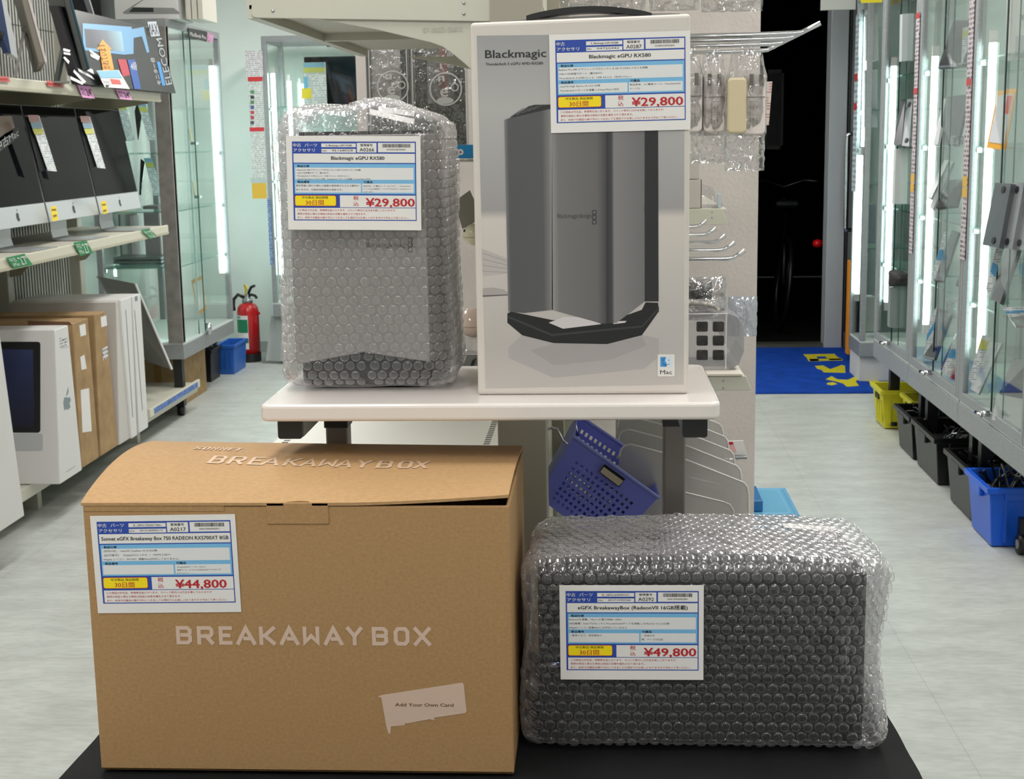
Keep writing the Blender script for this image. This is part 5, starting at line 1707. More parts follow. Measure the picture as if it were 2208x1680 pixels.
for q, lab in (([(-10, 164), (18, 165), (23, 177), (-5, 176)], 'red tag at the left end of the upper shelf rail'), ([(100, 174), (132, 177), (137, 189), (104, 186)], 'red tag on the upper shelf rail under the grey display')):
    t = T('rail_tag', lab, 'tag', pR.on(*q[3]), group='red rail tags')
    pR.sheet('card', q, mat('red_tag', (220, 120, 116), 0.5), t, 0.004)
    (ax_, ay_), (bx_, by_), (cx_, cy_), (dx_, dy_) = q
    pR.sheet('print', [(ax_ + 3, ay_ + 4), (bx_ - 2, by_ + 4), (bx_ - 1, by_ + 8), (ax_ + 4, ay_ + 8)], mat('red_tag_ink', (190, 60, 60), 0.5), t, 0.0055)

# ---- displays on the upper shelf, seen from behind and the side


def back_display(label, br, bl, h, tlt, m, edge, foot):
    """slim display whose back faces the camera: bottom corners br (near, aisle side) and bl on one level, height h"""
    br, bl = Vector(br), Vector(bl)
    u = (bl - br).normalized()
    f = Vector((u.y, -u.x, 0)).normalized()
    if f.x < 0: f = -f                        # faces the aisle
    up = (Vector((0, 0, 1)) * math.cos(tlt) - f * math.sin(tlt)).normalized()
    nn = u.cross(up).normalized()
    if nn.dot(f) < 0: nn = -nn
    W = (bl - br).length
    c = (br + bl) / 2
    t = T('display', label, 'display', (c.x, c.y, ZU), group='displays on the upper shelf')
    g = G()
    A = [br, bl, bl + up * h, br + up * h]
    g.hexa([p - nn * 0.022 for p in A], [p for p in A]); g.obj('back_shell', m, t, bev=0.004)
    g = G(); g.hexa([p for p in A], [p + nn * 0.008 for p in A]); g.obj('front_frame', edge, t, bev=0.001)
    hg = c + up * (h * 0.30) - nn * 0.022
    g = G()
    ft = Vector((hg.x, hg.y, ZU)) - f * 0.05 - u * 0.02
    wv = u * 0.06
    g.hexa([hg - wv, hg + wv, hg + wv - nn * 0.012, hg - wv - nn * 0.012], [ft - wv, ft + wv, ft + wv - f * 0.012, ft - wv - f * 0.012])
    g.obj('stand', foot, t)
    G().cyl(hg - wv * 1.1, hg + wv * 1.1, 0.013, 14).obj('hinge', foot, t, smooth=True)
    G().hexa([ft - wv, ft + wv, ft + wv + f * 0.19, ft - wv + f * 0.19], [p + Vector((0, 0, 0.006)) for p in (ft - wv, ft + wv, ft + wv + f * 0.19, ft - wv + f * 0.19)]).obj('foot_plate', foot, t)
    return t


gm1 = mat('taupe_metal', (128, 122, 112), 0.45, 0.2)
back_display('taupe backed display with a pale edge on the upper shelf', (-1.93, 4.98, 1.665), (-2.18, 5.56, 1.665), 0.46, R(11), gm1, mat('pale_edge', (216, 206, 206), 0.4), DSTEEL)
back_display('dark grey backed display in front of the black carton on the upper shelf', (-1.96, 5.49, 1.665), (-2.16, 5.87, 1.665), 0.42, R(11), mat('dark_grey_back', (64, 68, 66), 0.45, 0.1), mat('teal_edge', (24, 70, 84), 0.3), mat('green_grey_foot', (70, 84, 80), 0.4, 0.3))
pA = Plane((-1.98, 4.6, 1.75), (1, -0.2, 0.1))
t = T('display', 'navy edged display cut by the left border on the upper shelf', 'display', pA.on(10, 120), group='displays on the upper shelf')
pA.sheet('side', [(-8, -10), (2, -10), (24, 116), (18, 113), (-2, 60)], mat('navy_edge', (22, 44, 84), 0.3), t, 0.0, 0.02)
pA.sheet('back_shell', [(2, -10), (9, -10), (30, 75), (39, 127), (24, 116)], mat('pale_grey_back', (176, 178, 180), 0.4), t, -0.002, 0.02)
G().cyl(pA.on(2, 70), (pA.on(2, 70).x - 0.1, pA.on(2, 70).y + 0.1, ZU), 0.012, 8).obj('stand', BLACKP, t)
pB = Plane((-2.1, 6.1, 1.8), (1, -0.3, 0.1))
t = T('display', 'narrow dark display arm leaning in front of the black carton', 'display', pB.on(206, 62), group='displays on the upper shelf')
pB.sheet('arm', [(176, -15), (187, -15), (207, 47), (197, 50)], mat('dark_arm', (58, 60, 66), 0.35, 0.4), t, 0.0, 0.02)
pB.sheet('arm_edge', [(187, -15), (190, -15), (209, 48), (207, 49)], mat('arm_edge', (176, 174, 172), 0.35, 0.4), t, 0.0, 0.02)
pB.sheet('arm_tip', [(197, 50), (208, 48), (210, 60), (202, 65)], mat('arm_tip', (140, 124, 116), 0.4), t, 0.0, 0.02)

# ---- black carton with the blue monitor picture
BLc, BRc = AX(174, 184, -1.97), AX(379, 193, -1.97)
BRc = Vector((-1.97, BRc.y, BLc.z)); zc_ = ZU + 0.004
BLc = Vector((-1.97, BLc.y, zc_)); BRc = Vector((-1.97, BRc.y, zc_))
TRc = AY(340, 43, BRc.y); TLc = AY(126, 38, BLc.y)
TLc.z = TRc.z = (TLc.z + TRc.z) / 2
TLc.x = TRc.x = (TLc.x + TRc.x) / 2
pC = Plane(BLc, (BRc - BLc).cross(TLc - BLc))
ec = T('monitor_stand_carton', 'black carton lettered ELECOM with a blue monitor picture on the upper shelf', 'box', (-2.1, (BLc.y + BRc.y) / 2, ZU))
dn = -pC.n * 0.09
g = G(); f = [BLc, BRc, TRc, TLc]; g.hexa([p + Vector((-0.035, 0, 0.0)) for p in f], f); g.obj('carton', mat('black_carton', (30, 31, 33), 0.3), ec)
pC.sheet('printed_monitor', [(178, 50), (284, 58), (284, 63), (310, 58), (322, 112), (317, 114), (306, 78), (288, 82), (288, 116), (268, 118), (180, 108)], mat('print_sky', (118, 168, 208), 0.35), ec, 0.001)
pC.sheet('printed_lens', [(182, 62), (262, 68), (268, 112), (186, 102)], gradmat('print_lens', [(0, (92, 92, 100)), (0.5, (120, 128, 138)), (1, (158, 196, 210))], 'Y', -0.35, 0.05), ec, 0.0016)
for k, q in enumerate(([(137, 104), (152, 108), (150, 113), (136, 109)], [(137, 112), (152, 115), (152, 119), (138, 117)], [(140, 122), (150, 132), (148, 138), (136, 124)], [(152, 164), (180, 178), (178, 183), (152, 171)], [(160, 150), (186, 176), (181, 180), (158, 155)], [(168, 147), (198, 164), (204, 172), (170, 154)], [(184, 142), (200, 150), (203, 160), (187, 152)], [(193, 106), (216, 122), (213, 127), (193, 111)], [(194, 115), (215, 125), (212, 130), (196, 122)])):
    pC.sheet('white_stripe', q, mat('print_white', (232, 232, 232), 0.35), ec, 0.002)
pC.sheet('orange_arrow', [(221, 85), (241, 106), (237, 106), (246, 150), (222, 152), (215, 108), (209, 106)], mat('print_orange', (246, 166, 66), 0.4), ec, 0.003)
pC.text('arrow_lettering', 'かれています', (238, 148), (225, 94), (224, 149), mat('print_olive', (80, 50, 10), 0.4), ec, 0.004, 0.01)
pC.sheet('red_label', [(254, 128), (272, 128), (281, 162), (265, 165)], mat('print_crimson', (190, 60, 76), 0.4), ec, 0.002)
pC.sheet('blue_label', [(275, 129), (291, 128), (304, 192), (290, 192)], mat('print_royal', (46, 90, 170), 0.4), ec, 0.002)
pC.text('label_lettering', '4段', (283, 150), (296, 150), (281, 136), PAPER, ec, 0.003, 0.01)
pC.text('maker_lettering', 'ELECOM', (371, 181), (349, 82), (358, 184), mat('print_silver', (186, 188, 190), 0.35), ec, 0.002, 0.012)
pC.sheet('blue_side_label', [(338, 133), (345, 133), (357, 184), (350, 185)], mat('print_cyan', (70, 150, 216), 0.4), ec, 0.002)
pC.text('side_lettering', 'モニター台', (348, 182), (331, 124), (341, 183), PAPER, ec, 0.002, 0.008)
pC.sheet('badge', [(318, 47), (337, 46), (345, 77), (326, 79)], mat('print_badge', (200, 206, 214), 0.4), ec, 0.002)
pC.text('badge_lettering', 'MAX', (321, 76), (343, 74), (316, 50), INK, ec, 0.003, 0.008)
pD = Plane(pC.p + pC.n * 0.02, pC.n)
t = T('price_card', 'blue topped price card leaning on the black carton', 'price card', pD.on(250, 190))
pD.sheet('paper', [(208, 152), (256, 151), (280, 192), (226, 188)], PAPER, t, 0.0)
pD.sheet('blue_top', [(210, 153), (255, 152), (264, 168), (217, 168)], mat('card_sky', (140, 190, 214), 0.5), t, 0.0015)
pD.sheet('red_price', [(238, 170), (258, 172), (262, 182), (242, 181)], mat('card_red', (220, 96, 90), 0.5), t, 0.0015)
pD.sheet('small_print', [(222, 172), (236, 171), (240, 184), (228, 184)], smallprint('card_print', (150, 150, 160), (226, 224, 222), 120, 130), t, 0.0015)

# ---- boxes standing on the base deck
wbx = mat('white_gloss_box', (222, 220, 218), 0.4)


def deck_box(name, label, B0, B1, T0, T1, m, xs=-1.995, xl=-2.44, z0=0.15, cat='box', nx=None):
    b0, b1 = AX(*B0, xs), AX(*B1, xs)
    t0, t1 = AX(*T0, xs), AX(*T1, xs)
    zt = (t0.z + t1.z) / 2
    t = T(name, label, cat, ((xs + xl) / 2, (b0.y + b1.y) / 2, z0))
    g = G()
    g.hexa([(xl, b0.y, z0), (xs, b0.y, z0), (xs, b1.y, z0), (xl, b1.y, z0)], [(xl, t0.y, zt), (xs, t0.y, zt), (xs, t1.y, zt), (xl, t1.y, zt)])
    g.obj('carton', m, t, bev=0.004)
    fr = Plane((xs, b0.y, z0), Vector((0, t0.y - b0.y, zt - z0)).cross(Vector((1, 0, 0))))
    sd = Plane((xs, b0.y, z0), (1, 0, 0))
    return t, fr, sd


t, fr, sd = deck_box('computer_box', 'white tapered computer box cut by the left border', (-70, 1170), (53, 1108), (-90, 735), (0, 722), wbx, -1.94)
fr.sheet('grey_front', [(-60, 740), (-45, 740), (-45, 1100), (-60, 1100)], wbx, t, 0.0005)
t, fr, sd = deck_box('computer_box', 'white tapered box with a fruit logo and a printed desktop computer', (130, 1047), (177, 1008), (118, 708), (147, 704), wbx, -1.985)
fr.sheet('printed_bezel', rrect(-60, 87, 737, 933, 6), mat('print_bezel', (18, 18, 20), 0.4), t, 0.001)
fr.sheet('printed_screen', [(-60, 752), (71, 754), (75, 922), (-60, 922)], gradmat('print_nightblue', [(0, (22, 24, 40)), (0.6, (38, 46, 84)), (1, (58, 70, 110))], 'Z', 0.2, 0.6), t, 0.002)
fr.sheet('printed_chin', rrect(-60, 92, 935, 972, 5), mat('print_silver_b', (188, 190, 192), 0.4), t, 0.001)
a0 = [(146, 858 + 0), (150, 856), (153, 862), (150, 870), (152, 878), (147, 883), (144, 882), (139, 884), (137, 868), (139, 858), (143, 856)]
sd.sheet('logo', a0, mat('print_logo_grey', (128, 140, 146), 0.4), t, 0.001)
sd.sheet('logo', [(143, 853), (147, 835), (148, 845), (145, 853)], mat('print_logo_grey', (128, 140, 146), 0.4), t, 0.001)
sd.sheet('barcode_label', [(129, 729), (145, 728), (147, 748), (131, 750)], smallprint('barcode_print', (110, 112, 118), (224, 224, 224), 300, 90), t, 0.001)
sd.sheet('side_print', [(144, 1016), (162, 1004), (162, 1006), (144, 1018)], mat('print_grey_line', (180, 182, 184), 0.4), t, 0.001)
kb = mat('old_kraft', (166, 137, 100), 0.75, spec=0.2, var=0.08, vs=14)
t, fr, sd = deck_box('shipping_box', 'brown shipping box with white labels beside the fruit logo box', (177, 1012), (214, 985), (157, 700), (190, 683), kb)
sd.sheet('label', [(171, 702), (184, 698), (186, 722), (174, 726)], PAPER, t, 0.001)
sd.sheet('label', [(173, 770), (182, 765), (187, 795), (176, 798)], PAPER, t, 0.001)
sd.sheet('label', [(174, 841), (192, 837), (198, 930), (178, 933)], PAPER, t, 0.001)
fr.sheet('torn_edge', [(60, 692), (150, 694), (155, 701), (60, 701)], mat('torn_brown', (120, 84, 62), 0.8), t, 0.001)
t, fr, sd = deck_box('shipping_box', 'second brown shipping box with a barcode label, next to the white boxes', (218, 985), (255, 966), (204, 682), (226, 668), kb)
sd.sheet('label', [(217, 684), (229, 680), (231, 702), (219, 706)], PAPER, t, 0.001)
sd.sheet('barcode_label', [(221, 752), (232, 746), (233, 770), (223, 778)], smallprint('barcode_print_b', (80, 82, 90), (224, 224, 224), 300, 60), t, 0.001)
t, fr, sd = deck_box('computer_box', 'large pale grey computer box behind the brown shipping boxes', (258, 955), (282, 944), (251, 652), (262, 646), mat('warm_grey_box', (204, 198, 192), 0.45), -1.99)
t, fr, sd = deck_box('display_box', 'thin white box standing in front of the last white box', (285, 952), (296, 938), (260, 646), (283, 640), wbx, -1.98)
sd.sheet('slot_line', [(271, 668), (272, 668), (287, 900), (286, 900)], mat('print_logo_grey', (128, 140, 146), 0.4), t, 0.001)
t, fr, sd = deck_box('display_box', 'last thin white box at the end of the base deck', (301, 936), (320, 920), (285, 640), (303, 632), wbx, -1.985)
sd.sheet('slot_line', [(290, 668), (291, 668), (308, 885), (307, 885)], mat('print_logo_grey', (128, 140, 146), 0.4), t, 0.001)
sd.sheet('logo', [(291, 640), (296, 638), (297, 648), (292, 650)], mat('print_logo_grey', (128, 140, 146), 0.4), t, 0.001)
# a display leaning against the shelving end
q = [AY(212, 596, 6.95), AY(292, 612, 6.85), AY(371, 797, 6.75), AY(322, 782, 6.95)]
g = G(); g.hexa(q, [p + Vector((-0.02, 0.025, 0)) for p in q]); t = T('leaning_display', 'grey backed display leaning against the glass showcase', 'display', AY(340, 790, 6.85))
g.obj('panel', mat('lean_grey', (126, 124, 120), 0.4, 0.2), t)
g = G(); e0, e1 = q[1], q[2]; g.tube([e0, e1], 0.006, 6); g.obj('pale_edge', mat('pale_edge_b', (208, 208, 206), 0.4), t)

# ================================================================ GLASS SHOWCASES


def showcase(name, label, x0, x1, y0, y1, zb, z0, z1, post=0.03, legs=True, front='X', shelves=(), tubes=(), extra_posts=(), dmat=None):
    """steel framed glass cabinet; zb..z0 = base rail, z0..z1 = glass"""
    sm = dmat or STEEL
    t = T(name, label, 'showcase', ((x0 + x1) / 2, (y0 + y1) / 2, 0))
    G().box(x0, x1, y0, y1, zb, z0 - 0.01).obj('base_rail', sm, t, bev=0.003)
    G().box(x0 + 0.005, x1 - 0.005, y0 + 0.005, y1 - 0.005, z0 - 0.01, z0).obj('floor_board', mat('showcase_white', (222, 228, 224), 0.5), t)
    g = G()
    for xa, xb, ya, yb in ((x0, x1, y0, y0 + post), (x0, x1, y1 - post, y1), (x0, x0 + post, y0 + post, y1 - post), (x1 - post, x1, y0 + post, y1 - post)):
        g.box(xa, xb, ya, yb, z1, z1 + 0.035)
    g.obj('top_frame', sm, t)
    for xa in (x0, x1 - post):
        for ya in (y0, y1 - post):
            G().box(xa, xa + post, ya, ya + post, z0, z1).obj('post', sm, t, bev=0.002)
    th = 0.004
    for nm, b in (('pane', (x0 + post, x1 - post, y0 + 0.006, y0 + 0.006 + th)), ('pane', (x0 + post, x1 - post, y1 - 0.012, y1 - 0.008)), ('pane', (x0 + 0.006, x0 + 0.006 + th, y0 + post, y1 - post)), ('pane', (x1 - 0.012, x1 - 0.008, y0 + post, y1 - post))):
        G().box(*b, z0, z1).obj(nm, GLASS, t)
    G().box(x0 + 0.01, x1 - 0.01, y0 + 0.01, y1 - 0.01, z1 + 0.012, z1 + 0.016).obj('top_pane', GLASS, t)
    for z in shelves:
        s = G().box(x0 + 0.02, x1 - 0.02, y0 + 0.02, y1 - 0.02, z - 0.006, z).obj('glass_shelf', film('shelf_glass', tint=(236, 250, 244), gloss=0.02, base=0.08, edge=0.8, milk=0.15, milkcol=(150, 200, 185)), t)
        for xa in (x0 + 0.03, x1 - 0.03):
            for ya in (y0 + 0.03, y1 - 0.03):
                G().box(xa - 0.008, xa + 0.008, ya - 0.008, ya + 0.008, z - 0.022, z - 0.006).obj('shelf_clip', CHROME, s)
    for (x, y, za, zt) in tubes:
        G().cyl((x, y, za), (x, y, zt), 0.013, 12).obj('light_tube', TUBE, t, smooth=True)
        G().box(x - 0.012, x + 0.012, y - 0.012, y + 0.012, za - 0.04, za).obj('tube_socket', PAPER, t)
        G().box(x - 0.012, x + 0.012, y - 0.012, y + 0.012, zt, zt + 0.04).obj('tube_socket', PAPER, t)
    if legs:
        for xa in (x0 + 0.09, x1 - 0.05):
            for ya in (y0 + 0.06, y1 - 0.06):
                if name == 'glass_showcase' and x0 < -2.4 and ya > y0 + 0.3 and xa > -2.3:
                    xa = xa - 0.16
                l = G().box(xa - 0.022, xa + 0.022, ya - 0.022, ya + 0.022, 0.05, zb).obj('leg', BLACKP, t)
                G().cyl((xa - 0.015, ya, 0.027), (xa + 0.015, ya, 0.027), 0.027, 14).obj('caster', BLACKP, l, smooth=True)
    return t


lsc = showcase('glass_showcase', 'glass showcase with tablets beyond the left shelving', -2.52, -2.10, 7.0, 8.0, 0.30, 0.385, 1.945, 0.03, True, shelves=(1.335, 1.045, 0.765), tubes=((-2.14, 7.955, 0.65, 1.80), (-2.165, 7.05, 0.42, 1.80)))
G().box(-2.176, -2.10, 6.992, 7.04, 0.385, 1.945).obj('door_stile', DSTEEL, lsc, bev=0.003)
G().cyl((-2.085, 7.42, 0.37), (-2.085, 7.42, 0.43), 0.015, 12).obj('lock', CHROME, lsc, smooth=True)
for y in (7.30, 7.42):
    G().box(-2.107, -2.101, y - 0.002, y + 0.002, 0.39, 1.94).obj('pane_edge', mat('glass_edge_green', (60, 100, 90), 0.15), lsc)
pT = Plane((-2.098, 7.5, 1.97), (1, 0, 0))
t = T('name_strip', 'black name strip lettered MacBook Pro on the top of the left showcase', 'sign', (-2.09, 7.5, 1.96))
pT.sheet('strip', [(406, 60), (446, 68), (446, 90), (407, 79)], BLACKP, t, 0.004, 0.003)
pT.text('lettering', 'MacBook Pro', (410, 77), (444, 85), (410, 68), PAPER, t, 0.006, 0.01)
pT.sheet('flag', [(447, 70), (460, 74), (460, 92), (447, 90)], mat('flag_blue_pink', (176, 130, 160), 0.5, var=0.3, vs=60), t, 0.005)


# tablets and cards inside the left showcase
def stand_tablet(label, q_dark, q_card, Y, base_y):
    p = [AY(a, b, Y) for a, b in q_dark]
    t = T('tablet_on_stand', label, 'tablet', (p[0].x, Y, min(v.z for v in p)), group='tablets in the left showcase')
    g = G(); g.hexa([v + Vector((0, 0.0, 0)) for v in p], [v + Vector((0.0, 0.012, 0)) for v in p]); g.obj('tablet', SCREEN, t)
    q = [AY(a, b, Y - 0.03) for a, b in q_card]
    g = G(); g.hexa(q, [v + Vector((0, 0.001, 0)) for v in q]); c = g.obj('card', smallprint('tablet_card_print', (168, 178, 190), (224, 228, 228), 110, 110, 'XZ'), t)
    ya = [q[0].lerp(q[3], 0.12), q[1].lerp(q[2], 0.12), q[1].lerp(q[2], 0.24), q[0].lerp(q[3], 0.24)]
    g = G(); g.hexa([v + Vector((0, -0.001, 0)) for v in ya], ya); g.obj('yellow_band', mat('pale_yellow_header', (206, 206, 110), 0.5), c)
    ya = [q[0], q[1], q[1].lerp(q[2], 0.09), q[0].lerp(q[3], 0.09)]
    g = G(); g.hexa([v + Vector((0, -0.001, 0)) for v in ya], ya); g.obj('blue_band', mat('card_sky', (140, 190, 214), 0.5), c)
    return t


stand_tablet('tablet with a price card on the top showcase shelf, left one', [(235, 222), (250, 218), (272, 304), (262, 306)], [(250, 216), (268, 216), (291, 302), (275, 304)], 7.35, 0)
stand_tablet('tablet with a price card on the top showcase shelf, right one', [(290, 240), (295, 221), (306, 245), (297, 302)], [(296, 221), (314, 222), (336, 302), (320, 303)], 7.45, 0)
stand_tablet('tablet with a price card on the middle showcase shelf', [(300, 420), (303, 343), (312, 350), (303, 421)], [(310, 341), (326, 341), (356, 424), (332, 422)], 7.4, 0)
for q, lab in (((254, 285, 462, 540), 'mauve box on the lower showcase shelf, left one'), ((308, 346, 444, 536), 'mauve box on the lower showcase shelf, right one')):
    a, b = AY(q[0], q[2], 7.5), AY(q[1], q[3], 7.5)
    t = T('product_box', lab, 'box', ((a.x + b.x) / 2, 7.56, 0.766), group='mauve boxes in the left showcase')
    G().box(a.x, b.x, 7.5, 7.62, 0.766, a.z).obj('carton', mat('mauve_box', (150, 138, 140), 0.5), t, bev=0.002)
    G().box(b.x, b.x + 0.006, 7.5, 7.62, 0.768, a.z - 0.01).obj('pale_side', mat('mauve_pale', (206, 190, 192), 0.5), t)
a, b = AY(250, 542, 7.3), AY(355, 555, 7.3)
for k in range(2):
    tag(G().box(a.x, b.x, 7.25, 7.45, 0.7665 + 0.018 * k, 0.782 + 0.018 * k).obj('laptop', mat('slab_grey', (120, 124, 126), 0.3, 0.6), bev=0.004), ('lower' if k == 0 else 'upper') + ' closed laptop lying on the lower showcase shelf', 'laptop')
for q, Y, lab in (([(356, 607), (366, 604), (375, 700), (368, 702)], 7.1, 'white and orange card standing behind the showcase stile'), ([(412, 605), (436, 593), (446, 668), (428, 680)], 7.55, 'orange framed card standing at the aisle pane of the left showcase')):
    pts = [AY(a, b, Y) for a, b in q]
    t = T('display_card', lab, 'card', pts[3])
    g = G(); g.hexa(pts, [p + Vector((0, 0.002, 0)) for p in pts]); g.obj('card', mat('card_orange', (226, 170, 96), 0.5), t)
    c = sum(pts, Vector((0, 0, 0))) / 4
    i_ = [c + (p - c) * 0.78 + Vector((0, -0.001, 0)) for p in pts]
    g = G(); g.hexa(i_, [p + Vector((0, 0.0008, 0)) for p in i_]); g.obj('white_field', PAPER, t)
for k, (px, py) in enumerate(((410, 292), (418, 408))):
    p = AX(px, py, -2.2)
    t = T('small_card_stand', ('upper' if k == 0 else 'lower') + ' small card on a silver stand near the showcase light tube', 'card', p, group='small cards in the left showcase')
    G().hexa([p + Vector((0, 0, -0.04)), p + Vector((0, 0.05, -0.04)), p + Vector((0.004, 0.05, -0.04)), p + Vector((0.004, 0, -0.04))], [p + Vector((0.0, -0.03, 0.04)), p + Vector((0, 0.02, 0.04)), p + Vector((0.004, 0.02, 0.04)), p + Vector((0.004, -0.03, 0.04))]).obj('card', mat('card_ochre', (200, 190, 150), 0.5), t)
    G().box(p.x, p.x + 0.03, p.y, p.y + 0.05, p.z - 0.05, p.z - 0.035).obj('foot', CHROME, t)

# white laptop box and others on top of the left showcase
zt = 1.945 + 0.036
a, b = AY(247, 20, 7.08), AY(384, 20, 7.08)
t = T('laptop_box', 'white box with a printed silver laptop on top of the left showcase', 'box', ((a.x + b.x) / 2, 7.2, zt))
G().box(a.x, b.x, 7.08, 7.36, zt, zt + 0.24).obj('carton', wbx, t, bev=0.003)
pL = Plane((a.x, 7.08, zt), (0, -1, 0))
pL.sheet('printed_deck', [(264, 27), (282, 15), (374, 17), (389, 28), (386, 30), (268, 30)], mat('print_deck', (150, 150, 148), 0.4), t, 0.001)
pL.sheet('printed_keys', [(278, 26), (287, 16), (331, 17), (331, 26)], mat('print_keys', (44, 48, 48), 0.4), t, 0.0016)
pL.sheet('printed_lid', [(282, 15), (310, -2), (312, -2), (286, 15)], mat('print_lid', (110, 110, 108), 0.4), t, 0.0016)
for k in range(3):
    x0_, x1_ = AY(400 + k * 13, 20, 7.1).x, AY(411 + k * 13, 20, 7.1).x
    tag(G().box(x0_, x1_, 7.1, 7.36, zt, zt + 0.24).obj('slim_box', mat('slim_box_cream', (214, 208, 196), 0.5), bev=0.002), ['first slim pale box beside the laptop box on the left showcase', 'second slim pale box beside the laptop box on the left showcase', 'third slim pale box beside the laptop box on the left showcase'][k], 'box')
a, b = AY(180, 20, 7.3), AY(244, 20, 7.3)
tag(G().box(a.x, b.x, 7.12, 7.38, zt, zt + 0.22).obj('black_box', mat('black_carton_b', (14, 14, 15), 0.35), bev=0.002), 'black box left of the white laptop box', 'box')

# ---- below the left showcase: carton, bins
kb2 = mat('old_kraft_b', (168, 140, 102), 0.75, spec=0.2, var=0.08, vs=14)
t = T('floor_carton', 'brown carton on the floor under the left showcase', 'box', (-2.36, 7.6, 0))
G().box(-2.50, -2.22, 7.35, 7.8, 0.0, 0.27).obj('carton', kb2, t, bev=0.003)
G().box(-2.375, -2.335, 7.349, 7.352, 0.0, 0.27).obj('tape', mat('tape_brown', (150, 112, 66), 0.3), t)
a = AZ(458, 825, 0)
t = T('black_bin', 'black plastic bin with a bagged load under the left showcase', 'bin', (a.x - 0.07, a.y + 0.12, 0), group='bins by the extinguisher')
crate(t, a.x - 0.15, a.x, a.y, a.y + 0.22, 0, 0.19, mat('bin_black', (20, 20, 22), 0.4), 0.006, 0.01, 0.006)
pillow((a.x - 0.085, a.y + 0.1, 0.24), (0.075, 0.07, 0.075), 90, crum=0.3).obj('bagged_load', film('dusty_bag', tint=(200, 204, 206), gloss=0.15, base=0.5, edge=0.8, milk=0.7, milkcol=(170, 174, 176), bump=0.6, bs=30), t, smooth=True)
g = G()
rr = random.Random(5)
for k in range(7):
    p = Vector((a.x - 0.02 + rr.uniform(-0.03, 0.02), a.y + 0.1 + rr.uniform(-0.06, 0.08), 0.17))
    g.tube([p, p + Vector((rr.uniform(-0.04, 0.04), rr.uniform(-0.04, 0.04), 0.10)), p + Vector((rr.uniform(-0.05, 0.05), rr.uniform(-0.04, 0.04), 0.06 + rr.uniform(0, 0.1)))], 0.006, 6)
g.obj('tangled_leads', BLACKP, t, kind='stuff')
a = AZ(476, 808, 0)
t = T('blue_bin', 'blue plastic bin beside the black bin by the extinguisher', 'bin', (a.x + 0.05, a.y + 0.12, 0), group='bins by the extinguisher')
crate(t, a.x - 0.02, a.x + 0.09, a.y, a.y + 0.30, 0, 0.18, mat('bin_blue_b', (40, 100, 190), 0.4), 0.006, 0.008, 0.006)
for k in range(3):
    G().box(a.x + 0.0 + k * 0.028, a.x + 0.010 + k * 0.028, a.y + 0.001, a.y + 0.006, 0.03, 0.14).obj('rib', mat('bin_blue_rib', (34, 86, 168), 0.4), t)

# ---- fire extinguisher
ex = T('fire_extinguisher', 'red fire extinguisher standing on the floor by the back wall', 'fire extinguisher', (-2.232, 8.86, 0))
EXC = (-2.232, 8.86, 0)
rd = mat('extinguisher_red', (196, 24, 30), 0.25, coat=0.3)
G().lathe([(0.0, 0.0), (0.070, 0.0), (0.072, 0.01), (0.072, 0.055), (0.0, 0.056)], EXC, 28).obj('base_ring', BLACKP, ex, smooth=False)
G().lathe([(0.0, 0.055), (0.069, 0.055), (0.069, 0.32), (0.064, 0.345), (0.05, 0.365), (0.03, 0.375), (0.0, 0.376)], EXC, 32).obj('cylinder', rd, ex, smooth=True)
G().lathe([(0.0, 0.37), (0.032, 0.37), (0.034, 0.39), (0.026, 0.405), (0.016, 0.41), (0.016, 0.43), (0, 0.43)], EXC, 20).obj('valve', mat('valve_grey', (150, 152, 152), 0.3, 0.7), ex, smooth=True)
G().tube([(-2.225, 8.86, 0.42), (-2.215, 8.855, 0.45), (-2.20, 8.85, 0.475), (-2.175, 8.845, 0.485)], 0.009, 8).obj('upper_lever', BLACKP, ex, smooth=True)
G().tube([(-2.225, 8.86, 0.415), (-2.20, 8.85, 0.428), (-2.175, 8.845, 0.42), (-2.165, 8.84, 0.405)], 0.009, 8).obj('lower_lever', BLACKP, ex, smooth=True)
G().tube([(-2.24, 8.85, 0.42), (-2.235, 8.845, 0.46), (-2.243, 8.845, 0.492), (-2.228, 8.845, 0.485), (-2.23, 8.845, 0.45)], 0.006, 8).obj('safety_pin', mat('pin_yellow', (226, 200, 60), 0.4), ex, smooth=True)
G().tube([(-2.25, 8.85, 0.41), (-2.285, 8.84, 0.43), (-2.312, 8.83, 0.40), (-2.312, 8.82, 0.36), (-2.308, 8.815, 0.33)], 0.011, 8).obj('hose', BLACKP, ex, smooth=True)
g = G()


def wraplabel(a0, a1, z0, z1, r, m, name):
    g = G(); n = 12
    vs = [(EXC[0] + r * math.cos(R(a0 + (a1 - a0) * k / n)), EXC[1] + r * math.sin(R(a0 + (a1 - a0) * k / n)), z) for z in (z0, z1) for k in range(n + 1)]
    g.add(vs, [(k, k + 1, n + 2 + k, n + 1 + k) for k in range(n)]); g.obj(name, m, ex)


wraplabel(188, 282, 0.085, 0.30, 0.0696, PAPER, 'label')
wraplabel(190, 280, 0.19, 0.275, 0.0700, mat('label_green', (30, 130, 90), 0.4), 'green_field')
wraplabel(190, 280, 0.125, 0.155, 0.0700, mat('label_green', (30, 130, 90), 0.4), 'green_field')
wraplabel(195, 240, 0.282, 0.294, 0.0700, mat('label_teal', (90, 160, 160), 0.4), 'label_heading')
G().cyl((-2.165, 8.84, 0.31), (-2.152, 8.835, 0.31), 0.01, 10).obj('bracket_stud', rd, ex)

